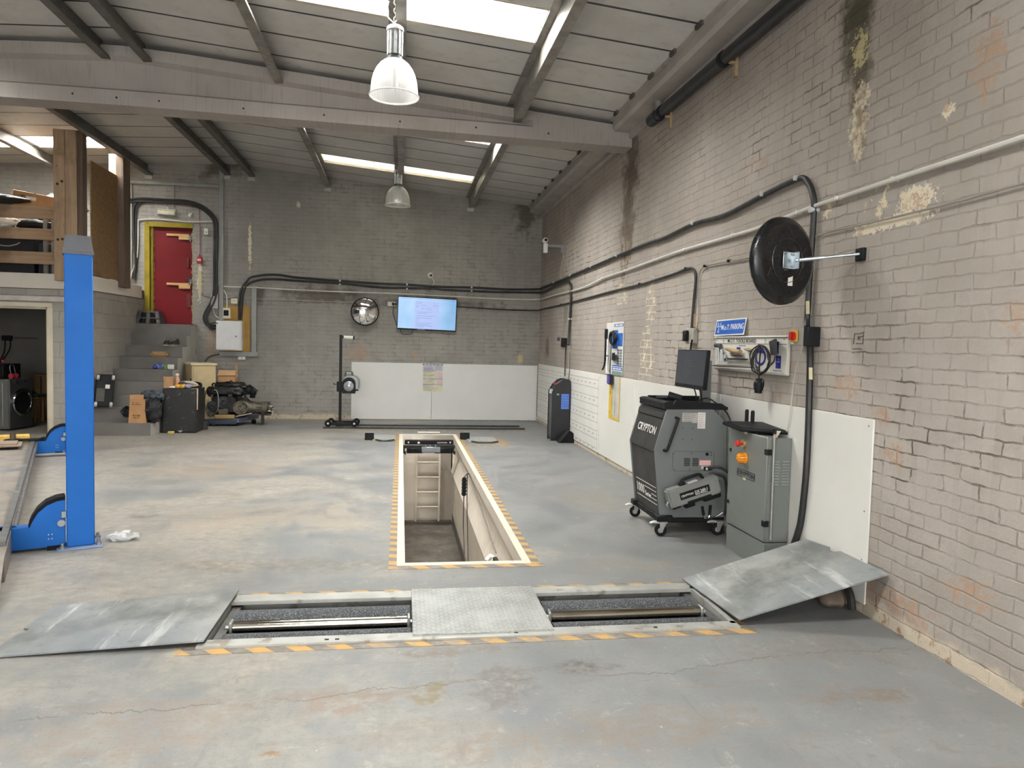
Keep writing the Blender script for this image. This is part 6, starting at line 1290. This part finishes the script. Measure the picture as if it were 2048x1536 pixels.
t = thing('ear_defenders', 'red ear defenders with a steel band on the washing machine', 'ear defenders', Mw @ V((.1, .05, .802))); MB(Mw).tube([(.12, .055, .84), (.10, .06, .94), (.13, .07, .99), (.19, .07, .97), (.22, .07, .87)], .006, 6, k=4).build('band', STEEL, t); MB(Mw).cyl((.10, .05, .818), (.14, .05, .818), .04, n=14).cyl((.215, .07, .818), (.245, .07, .818), .04, n=14).build('cup', mat('#a03038', .45), t)
t = thing('wooden_stool', 'wooden stool with a folded green cloth inside the laundry room', 'stool', (-6.0, 12.95, 0)); WS = m_wood('stool_wood', '#8a6b45', '#a5845a', 'z', .8, False); MB().bx(-6.2, -5.85, 12.75, 13.1, .40, .43, .008).build('seat', WS, t)
for x, y in [(-6.17, 12.8), (-5.91, 12.8), (-6.17, 13.06), (-5.91, 13.06)]: MB().cyl((x, y, .40), (x*1.0, y, 0), .019, n=10).build('leg', WS, t)
tag(MB().bx(-6.2, -5.86, 12.76, 13.08, .431, .47, .012).hull([(-6.15, 12.8, .47), (-5.95, 12.8, .47), (-5.95, 13.0, .47), (-6.15, 13.0, .47)], [(-6.12, 12.83, .53), (-6.0, 12.83, .53), (-6.0, 12.98, .53), (-6.12, 12.98, .53)]).build('green_cloth', mat('#34483a', .85, 0, .2, 12)), 'folded dark green cloth lying on the wooden stool', 'cloth')
t = thing('slatted_crate', 'slatted wooden rack behind the stool in the laundry room', 'rack', (-5.7, 13.5, 0)); mb = MB()
for k in range(9): mb.bx(-6.2+.12*k, -6.11+.12*k, 13.42, 13.44, .0, .74)
mb.build('slat', m_wood('rack_slat', '#6f5539', '#86694a', 'z', .8, False), t); MB().bx(-6.25, -5.1, 13.4, 13.7, .74, .77).build('top', m_wood('rack_top', '#7d6040', '#8f7050', 'x', .8, False), t)
tag(MB().bx(-6.0, -5.35, 13.42, 13.72, .772, 1.06, .01).build('tabletop_fridge', mat('#8b8883', .5)), 'pale tabletop fridge on the slatted wooden rack', 'fridge')
tag(MB().lathe([(.0, 0), (.07, 0), (.075, .06), (.05, .1), (.03, .22), (.08, .24), (.1, .36), (.06, .42), (0, .43)], (-5.62, 13.55, 1.061), n=14).build('desk_fan', BLACK), 'black fan standing on the pale tabletop fridge', 'fan')
t = thing('wall_socket', 'black socket with two dangling leads on the laundry end wall', 'socket', aty(16, 676, BY)); a = aty(16, 676, BY); MB().box((a.x, BY-.03, a.z), (.16, .05, .09), .006).build('plate', BLACK, t); MB().tube([(a.x-.03, BY-.04, a.z-.04), (a.x-.04, BY-.06, a.z-.25), (a.x-.12, BY-.1, a.z-.45)], .008, 6, k=3).tube([(a.x+.05, BY-.04, a.z-.04), (a.x+.05, BY-.06, a.z-.2), (a.x-.1, BY-.1, a.z-.45)], .008, 6, k=3).build('lead', BLACK, t)
struct(MB().bx(-7.3, -6.3, BY-.02, BY, a.z-.01, a.z+.02).build('trim_7', mat('#4d4944', .7), keep=True), 'thin conduit on the laundry end wall')
# ---------------------------------------------------------------- pendant lamps
LX = -.09
t = thing('pendant_lamp', 'large prismatic bell pendant lamp hung before the portal beam', 'lamp', (LX, 6.2, 3.5))
y = 6.2
g = G('prismatic_acrylic'); g.nt.nodes.remove(g.b)
tr = g.n('BsdfTransparent', {0: (.95, .94, .92, 1)}); gl = g.n('BsdfGlossy', {0: (1, 1, 1, 1), 1: .12}); tl = g.n('BsdfTranslucent', {0: (.8, .78, .75, 1)}); df = g.n('BsdfDiffuse', {0: (.85, .83, .81, 1)})
m1 = g.n('MixShader', {0: .5, 1: tl.outputs[0], 2: df.outputs[0]}); m2 = g.n('MixShader', {0: .42, 1: tr.outputs[0], 2: m1.outputs[0]}); m3 = g.n('MixShader', {0: .08, 1: m2.outputs[0], 2: gl.outputs[0]}); g.nt.links.new(m3.outputs[0], g.out.inputs[0]); ACR = g.m
ALU = mat('#b9bab8', .3, .75, .06)
mb = MB(); prof = [(.062, .30), (.09, .287), (.12, .262), (.15, .222), (.172, .175), (.186, .12), (.193, .06), (.197, .012), (.205, .0)]; n = 120; rings = []
for r_, h_ in prof: rings.append([V((LX+(r_*(1+(.010 if (j % 2) else 0)*(1 if h_ > .02 else 0)))*math.cos(2*PI*j/n), y+(r_*(1+(.010 if (j % 2) else 0)*(1 if h_ > .02 else 0)))*math.sin(2*PI*j/n), 3.525+h_)) for j in range(n)])
mb.loft(rings, False); mb.build('shade', ACR, t, ang=10)
MB().lathe([(.204, .006), (.209, .003), (.209, -.003), (.204, -.004)], (LX, y, 3.525), n=60).build('shade_rim', mat('#d8d4cd', .3), t)
MB().lathe([(.045, .29), (.066, .29), (.066, .315), (.055, .32), (.055, .335)], (LX, y, 3.525), n=28).build('collar', DKSTEEL, t)
rings = []; n = 48
for h_ in (.335, .535): rings.append([V((LX+(.066 if j % 4 < 2 else .058)*math.cos(2*PI*j/n), y+(.066 if j % 4 < 2 else .058)*math.sin(2*PI*j/n), 3.525+h_)) for j in range(n)])
MB().loft(rings).build('gear_housing', ALU, t, ang=20)
MB().lathe([(0, .575), (.05, .573), (.068, .558), (.072, .54), (.072, .53), (.06, .53)], (LX, y, 3.525), n=32).build('cap', mat('#c2c2c0', .4, .3), t)
mb = MB(); z = 3.525+.575
for k in range(6): mb.tube([(LX+(.012*math.cos(a*PI/4) if k % 2 else 0), y+(0 if k % 2 else .012*math.cos(a*PI/4)), z+.018+.034*k+.022*math.sin(a*PI/4)) for a in range(8)], .004, 5, True)
mb.build('chain', mat('#c6c2b8', .4, .5), t); MB().tube([(LX+.02, y, z), (LX-.07, y, z+.08), (LX-.055, y+.02, z+.2)], .006, 5, k=4).build('flex', WHITE, t)
MB().cyl((LX, y, 3.60), (LX, y, 3.82), .028, n=14).build('lamp_bulb', mat('#d9dad8', .15), t)
dup(t, (LX, 11.9, 3.652), 'prismatic bell pendant lamp hung beyond the portal beam')

# ---------------------------------------------------------------- wall cables and conduits
def S(px, py, off=.03): return atx(px, py, WX-off)
def B(px, py, off=.03): return aty(px, py, BY-off)
def cable(name, pts, r, m, lab, cat='cable', clips=(), cm=BLACK, k=4, cr=None):
    pts = [V(p) for p in pts]; c = sum(pts, V())/len(pts); t = thing(name, lab, cat, c)
    MB().tube(pts, r, 8, k=k).build('sheath', m, t)
    cr = cr or r*.95
    for p, d in clips:
        p = V(p); e = p+V((0, -cr*1.6, 0)) if d == 'B' else p+V((-cr*1.6, 0, 0)); b = p+V((0, r*1.6, 0)) if d == 'B' else p+V((r*1.6, 0, 0))
        MB().cyl(b, e, cr, n=10).build('clip', cm, t)
WCL = mat('#d8d5cb', .5); WPIPE = mat('#cfcbc1', .45, 0, .04)
cable('power_cable', [B(478.5, 640), B(478.5, 620), B(479, 604), B(480.8, 585), B(486, 572), B(494, 562), B(502, 554.5), B(531.6, 549.5), B(560, 550), B(592.7, 555), B(679.7, 561.6), B(766.7, 567.5), B(814, 569), B(882.7, 573.5), B(943, 575), B(1014.6, 578.8), B(1072, 578.5), S(1082, 577), S(1108.8, 566), S(1142, 552), S(1183.8, 534.6), S(1235.8, 512), S(1292, 488), S(1331.7, 475), S(1389, 447.7), S(1450, 430.6), S(1529, 389.6), S(1597.5, 357), S(1617, 367), S(1626.5, 393), S(1628, 420), S(1623.5, 495), S(1619, 560), S(1616, 610), S(1614, 640), S(1614, 655, .05)], .02, CABLE,
      'upper thick black power cable running along both walls to the isolator switch', clips=[(B(680, 561.5), 'B'), (B(814, 569), 'B'), (B(943, 575), 'B'), (S(1109, 565), 'S'), (S(1142, 551), 'S'), (S(1184, 533), 'S'), (S(1236, 511), 'S'), (S(1389, 446), 'S'), (S(1529, 388), 'S'), (S(1597, 356), 'S'), (S(1628, 420), 'S')], cm=mat('#b9b8b2', .5))
cable('power_cable', [B(482.4, 640), B(484, 615), B(485, 593), B(488.5, 580), B(495, 569), B(510.6, 562), B(531.6, 558.7), B(560, 559), B(592.7, 561.6), B(679.7, 567), B(766.7, 575), B(814, 576), B(864, 577), B(896, 580), B(988, 584), B(1072, 585), S(1088, 584), S(1111, 571.7), S(1131.7, 563.5), S(1138, 564), S(1142, 580), S(1140, 638), S(1138, 667), S(1137, 690, .05)], .02, CABLE,
      'lower thick black power cable dropping to the switch above the service machine', clips=[(B(680, 569), 'B'), (B(814, 578), 'B'), (B(943, 582), 'B'), (S(1140, 638), 'S')], cm=mat('#b9b8b2', .5))
cable('white_conduit', [B(439, 445), B(438.5, 500), B(437.8, 568), B(445, 572.5), B(470, 574), B(500, 574.5), B(560, 578), B(658.6, 582.7), B(777, 586.7), B(882.7, 592), B(1014.6, 598.5), B(1073, 599), S(1085, 598), S(1110, 590), S(1165, 576), S(1205, 557), S(1252, 541), S(1310, 520), S(1370, 499), S(1500, 461), S(1598, 424), S(1640, 408), S(1677, 396), S(1790, 358), S(1920, 316), S(2048, 274), S(2150, 240)], .0135, WPIPE,
      'long white conduit running along both walls above the boards', 'conduit', clips=[(B(560, 578), 'B'), (B(720, 585), 'B'), (B(882, 592), 'B'), (S(1110, 590), 'S'), (S(1165, 576), 'S'), (S(1205, 557), 'S'), (S(1252, 541), 'S'), (S(1310, 520), 'S'), (S(1370, 499), 'S'), (S(1468, 470), 'S'), (S(1598, 424), 'S'), (S(1677, 396), 'S'), (S(1790, 358), 'S')], cm=WCL, k=3)
cable('data_cable', [B(914, 613, .02), B(940, 615, .02), B(1000, 619, .02), B(1072, 621, .02), S(1082, 619, .02), S(1123, 610, .02), S(1173, 596.7, .02), S(1227.5, 582, .02), S(1279.6, 569.6, .02), S(1311, 560, .02), S(1346, 548.8, .02), S(1373, 538.5, .02), S(1386, 538, .02), S(1391, 551, .02), S(1391, 567.5, .02), S(1387, 610, .02), S(1383, 662, .03)], .013, CABLE,
      'black cable bundle from the wall screen to the socket above the trolley screen', clips=[(S(1123, 609, .02), 'S'), (S(1280, 568, .02), 'S'), (S(1373, 537, .02), 'S')])
cable('thin_cable', [S(1390, 668, .02), S(1397, 640, .02), S(1396, 597, .02), S(1397, 560, .02), S(1401, 541, .02), S(1411, 532, .02), S(1432, 527, .02), S(1459, 522.5, .02), S(1505, 514, .02), S(1560, 500, .02), S(1612, 480, .02), S(1650, 466, .02), S(1760, 441, .02), S(1900, 407, .02), S(2048, 366, .02), S(2150, 338, .02)], .006, mat('#8b8378', .6),
      'thin grey cable climbing behind the big round mirror and along the brick wall', clips=[(S(1411, 532, .02), 'S'), (S(1459, 522, .02), 'S'), (S(1612, 480, .02), 'S')], cr=.012)
cable('drop_cable', [S(1620, 690, .05), S(1620, 730), S(1617, 840), S(1613, 930), S(1609, 980), S(1602, 1040), S(1594, 1072, .04), S(1586, 1098, .06), (2.575, 4.30, .10), (2.58, 4.15, .12), (2.575, 3.95, .17), (2.58, 3.82, .17), (2.585, 3.74, .11), (2.585, 3.71, .022)], .022, mat('#1f1e1d', .5), 'thick black cable dropping from the isolator switch to the floor by the cabinet')
o = MB().sph((2.55, 3.86, .05), 1, 9, (.07, .10, .055))
for v in o.bm.verts: v.co += V((.03, .03, .02))*mnoise.noise(v.co*14)
tag(o.build('mortar_lump', mat('#77685a', .9, 0, .2, 14, dirt='#a79d8d', dk=.56, ds=12)), 'broken lump of mortar on the floor under the propped plate', 'rubble')
t = thing('red_coupling', 'small red plug coupling on the floor by the foot of the control cabinet', 'plug', (2.6, 4.42, 0)); MB().cyl((2.55, 4.44, .05), (2.63, 4.40, .05), .032, n=14).build('body', mat('#6b2420', .5), t); MB().cyl((2.52, 4.455, .05), (2.55, 4.44, .05), .04, n=14).build('collar', BLACK, t); MB().cyl((2.63, 4.40, .05), (2.64, 4.395, .03), .02, n=10).cyl((2.60, 4.415, 0), (2.60, 4.415, .03), .02, n=10).build('foot', BLACK, t)
mb = MB()
for px, py, h_ in [(1616, 602, 26), (1622, 735, 24)]:
    a, b = S(px, py, .055), S(px, py+h_, .055); tag(MB().hull([a+V((0, .018, 0)), a+V((0, -.018, 0)), b+V((0, -.018, 0)), b+V((0, .018, 0))], [a+V((-.004, .018, 0)), a+V((-.004, -.018, 0)), b+V((-.004, -.018, 0)), b+V((-.004, .018, 0))]).build('cable_tag', mat('#d6cda6', .5)), 'yellow printed cable tag %s the isolator switch' % ('above' if py < 650 else 'below'), 'tag')
mb.bm.free()
cable('pull_cord', [S(1606, 690, .08), S(1597, 720, .05), S(1588, 760, .03), S(1580, 830, .02), S(1573, 866, .02)], .004, mat('#b9b2a4', .6), 'thin white wire hanging from the isolator switch to the cabinet')
cable('drop_cable', [S(1131.5, 690), S(1130.5, 720), S(1129.5, 752, .06)], .012, CABLE, 'black lead from the wall switch down to the service machine')
cable('thin_cable', [S(1139, 703), S(1139.5, 730, .02), S(1137, 760, .02)], .006, mat('#6b6459', .6), 'thin grey lead beside the service machine supply')
for i, dx in enumerate((0, 3, 5)): cable('thin_cable', [S(1131+dx, 608, .015), S(1128+dx*.8, 640, .015), S(1126+dx, 672, .02)], .004, mat('#7c7468', .6), ['thin wire dropping to the corner switch, the one by the corner', 'thin wire dropping to the corner switch, the middle one', 'thin wire dropping to the corner switch, the one by the power cable'][i])
t = thing('wall_switch', 'small switch box with orange and blue tags above the service machine', 'switch', S(1129, 682)); a = S(1129, 682, 0); F_ = SF((WX, a.y, a.z)); MB(F_).bx(-.08, .09, -.05, .05, 0, .06, .005).build('box', mat('#b3aea3', .5), t); MB(F_).bx(-.02, .06, -.06, -.0, .06, .075, .004).build('orange_tag', mat('#d6854a', .5), t); MB(F_).bx(-.13, -.06, .0, .06, .03, .1, .008).build('blue_plug', mat('#2d3346', .5), t); MB(F_).bx(.12, .2, -.1, .05, 0, .09, .01).build('side_box', BLACK, t)
t = thing('wall_socket', 'grey socket with a black plug on the brick wall above the trolley screen', 'socket', S(1388, 672)); a = S(1390, 672, 0); F_ = SF((WX, a.y, a.z)); MB(F_).bx(-.09, .07, -.07, .07, 0, .05, .006).build('plate', mat('#9b968b', .5), t); MB(F_).bx(-.08, -.02, -.05, .05, .05, .09, .008).build('plug', BLACK, t); MB().tube([S(1384, 680, .07), S(1382, 690, .06), S(1381, 705, .06), S(1380, 730, .08)], .008, 6, k=3).build('lead', BLACK, t); MB(F_).bx(-.06, .0, .08, .2, 0, .02).build('cover_strip', mat('#b59a78', .6), t)
# bundle over the red door
for i, (o_, lab) in enumerate([(0, 'thickest black cable of the bundle looping over the red door'), (3.2, 'second black cable of the bundle, inside the loop over the red door'), (-3.0, 'outer black cable of the bundle looping over the red door')]):
    q = lambda x, y, dx, dy: B(x+dx*o_, y+dy*o_, .035+.012*i)
    cable('armoured_cable', [q(240, 402, 0, .6), q(265, 401, 0, .8), q(285, 399.5, 0, 1), q(316.7, 401.5, 0, 1), q(345, 403, 0, 1), q(375, 405, -.2, 1), q(404, 415, -.6, .8), q(424, 432, -.9, .4), q(431, 447, -1, 0), q(432, 480, -1, 0), q(431, 517, -1, 0), q(431, 575, -1, 0), q(426, 601, -1, -.2), q(413, 626, -1, -.3), q(411, 640, -1, .1), q(419, 651, -.6, .6), q(437, 656, 0, 1)], .026 if i == 0 else .018, CABLE, lab, clips=[(B(431, 475, .03), 'B'), (B(430, 590, .03), 'B')] if i == 0 else ())
cable('armoured_cable', [B(285, 399), B(276, 403), B(269, 411), B(266.5, 425), B(267, 458), B(270, 497), B(271.5, 530), B(268, 558)], .022, CABLE, 'black cable dropping beside the door from the bundle to the mezzanine')
cable('thin_cable', [B(290, 404), B(277, 410), B(272, 430), B(272, 480), B(274, 520)], .012, CABLE, 'thinner black cable dropping beside the yellow door frame')
cable('white_conduit', [B(260, 562), B(263, 548), B(268, 534), B(274, 515), B(276, 490), B(276.5, 445), B(278, 440.5), B(290, 438.5), B(316, 438.5), B(345, 441), B(375, 443.5), B(424, 443.5), B(433, 444)], .011, WPIPE, 'white conduit arching over the red door and down to the mezzanine', 'conduit', clips=[(B(300, 438, .03), 'B'), (B(380, 443.5, .03), 'B')], cm=WCL)
cable('red_cable', [B(272, 440, .015), B(273, 425, .015), B(280, 410, .015), B(310, 404.5, .015), B(350, 409, .015), B(390, 415, .015), B(398, 417, .015), B(399, 430, .015), B(400, 480, .015), B(400, 505, .015)], .006, mat('#8c5148', .6), 'thin red fire alarm cable leading to the red call point')
cable('white_lead', [B(426, 615, .03), B(429, 628, .03), B(436, 635, .03), B(452, 637, .05)], .007, WPIPE, 'short white lead curving under the bundle into the cabinet')
for i, (y0, y1) in enumerate([(645, 645), (649, 650), (653, 655), (656, 659)]): cable('cabinet_lead', [B(414, 648, .05), B(420, y0+3, .06+.012*i), B(428, y1, .07), B(437, y1, .09)], .009, CABLE, ['topmost', 'second', 'third', 'lowest'][i]+' black lead fanning into the side of the white cabinet')
cable('drain_hose', [B(439, 708), B(428, 710), B(418, 714), B(411, 722), B(409, 735)], .016, mat('#57554f', .6), 'grey cable curving down from the trunking behind the cream cupboard')
cable('surface_wire', [B(513, 597, .015), B(530, 599, .015), B(560, 599.5, .015), B(640, 603, .015), B(700, 605, .015)], .006, mat('#a9a297', .6), 'pale wire running from the trunking to the round mirror')
cable('surface_wire', [B(750, 608, .015), B(765, 608.5, .015), B(776, 608.5, .015)], .006, mat('#7f786d', .6), 'short wire between the round mirror and the socket')
cable('surface_wire', [B(590, 404, .012), B(596, 408, .012), B(597, 440, .012), B(596.5, 470, .012), B(596, 550, .012)], .004, mat('#9b958b', .6), 'faint painted wire running down the end wall below the roof')
cable('surface_wire', [B(408, 592, .012), B(425, 596, .012), B(440, 599, .012), B(455, 598, .012), B(475, 594, .012)], .005, CABLE, 'thin black wire crossing behind the cable bundle to the junction box')
# ---------------------------------------------------------------- rainwater pipe along the side wall
t = thing('rainwater_pipe', 'fat black plastic rainwater pipe slung along the brick wall under the gutter', 'pipe', (2.57, 3, 3.8)); BP = mat('#202125', .35, 0, .12, 4)
MB().cyl((2.575, 7.42, 3.885), (2.575, -5.5, 3.76), .056, n=20).build('pipe_run', BP, t)
MB().lathe([(0, .10), (.045, .10), (.062, .09), (.064, .0), (.064, -.12), (.057, -.12)], (2.575, 7.36, 3.884), (0, 1, 0), 24).build('end_cap', BP, t); MB().cyl((2.575, 7.2, 3.9), (2.55, 7.2, 4.02), .045, n=16).build('inlet', mat('#77736c', .5), t)
mb = MB()
for y_ in (7.12, 5.70, 3.9): mb.lathe([(.058, -.025), (.064, -.025), (.064, .025), (.058, .025)], (2.575, y_, 3.76+(y_+5.5)*.125/12.92), (0, 1, 0), 20)
mb.build('pipe_clip', BLACK, t); mb = MB()
for y_ in (7.05, 5.62, 3.82): mb.bx(WX-.025, WX-.001, y_-.02, y_+.02, 3.70, 3.86).bx(2.58, WX-.02, y_-.012, y_+.012, 3.80, 3.82)
mb.build('timber_packer', mat('#9c8664', .7), t)
# ---------------------------------------------------------------- daylight and camera
def area(name, loc, rot, sx, sy, power, col=(1, 1, 1)):
    l = bpy.data.lights.new(name, 'AREA'); l.shape = 'RECTANGLE'; l.size = sx; l.size_y = sy; l.energy = power; l.color = col
    o = bpy.data.objects.new(name, l); COL.objects.link(o); o.location = loc; o.rotation_euler = rot; return o
for i, s in enumerate(SKY):  # includes lamps over the unseen, added rooflights
    x0, x1, y0, y1 = s
    area('daylight_rooflight', ((x0+x1)/2, (y0+y1)/2, roof_z((x0+x1)/2)+.35), (0, 0, 0), x1-x0, y1-y0, LP_SKY*{2: 1.5, 3: 1.5, 4: .022, 5: .022}.get(i, 1), (.98, .99, 1))
area('daylight_doorway', (-1.5, -4.6, 2.0), (R(90), 0, 0), 6.8, 3.6, LP_DOOR, (.97, .985, 1))
w = bpy.data.worlds.new('overcast_sky'); SC.world = w; w.use_nodes = True
w.node_tree.nodes['Background'].inputs[0].default_value = (.97, .985, 1, 1); w.node_tree.nodes['Background'].inputs[1].default_value = LP_WORLD
cam = bpy.data.cameras.new('camera'); cam.sensor_width = 36; cam.lens = FPX*36/2048; cam.clip_start = .05; cam.clip_end = 200
co = bpy.data.objects.new('camera', cam); COL.objects.link(co)
m = Matrix.Identity(4)
for i in range(3): m[i][0] = _r2[i]; m[i][1] = _u2[i]; m[i][2] = -_f[i]; m[i][3] = EYE[i]
co.matrix_world = m
SC.camera = co
vs = SC.view_settings; vs.view_transform = 'Standard'; vs.look = 'None'; vs.gamma = 1; vs.use_curve_mapping = False; vs.exposure = EXPO
SC.display_settings.display_device = 'sRGB'
c = SC.cycles
c.use_denoising = True; c.use_adaptive_sampling = True; c.adaptive_threshold = .18; c.max_bounces = 6; c.diffuse_bounces = 4; c.glossy_bounces = 3; c.transparent_max_bounces = 8; c.transmission_bounces = 4
c.sample_clamp_indirect = 6; c.caustics_reflective = False; c.caustics_refractive = False
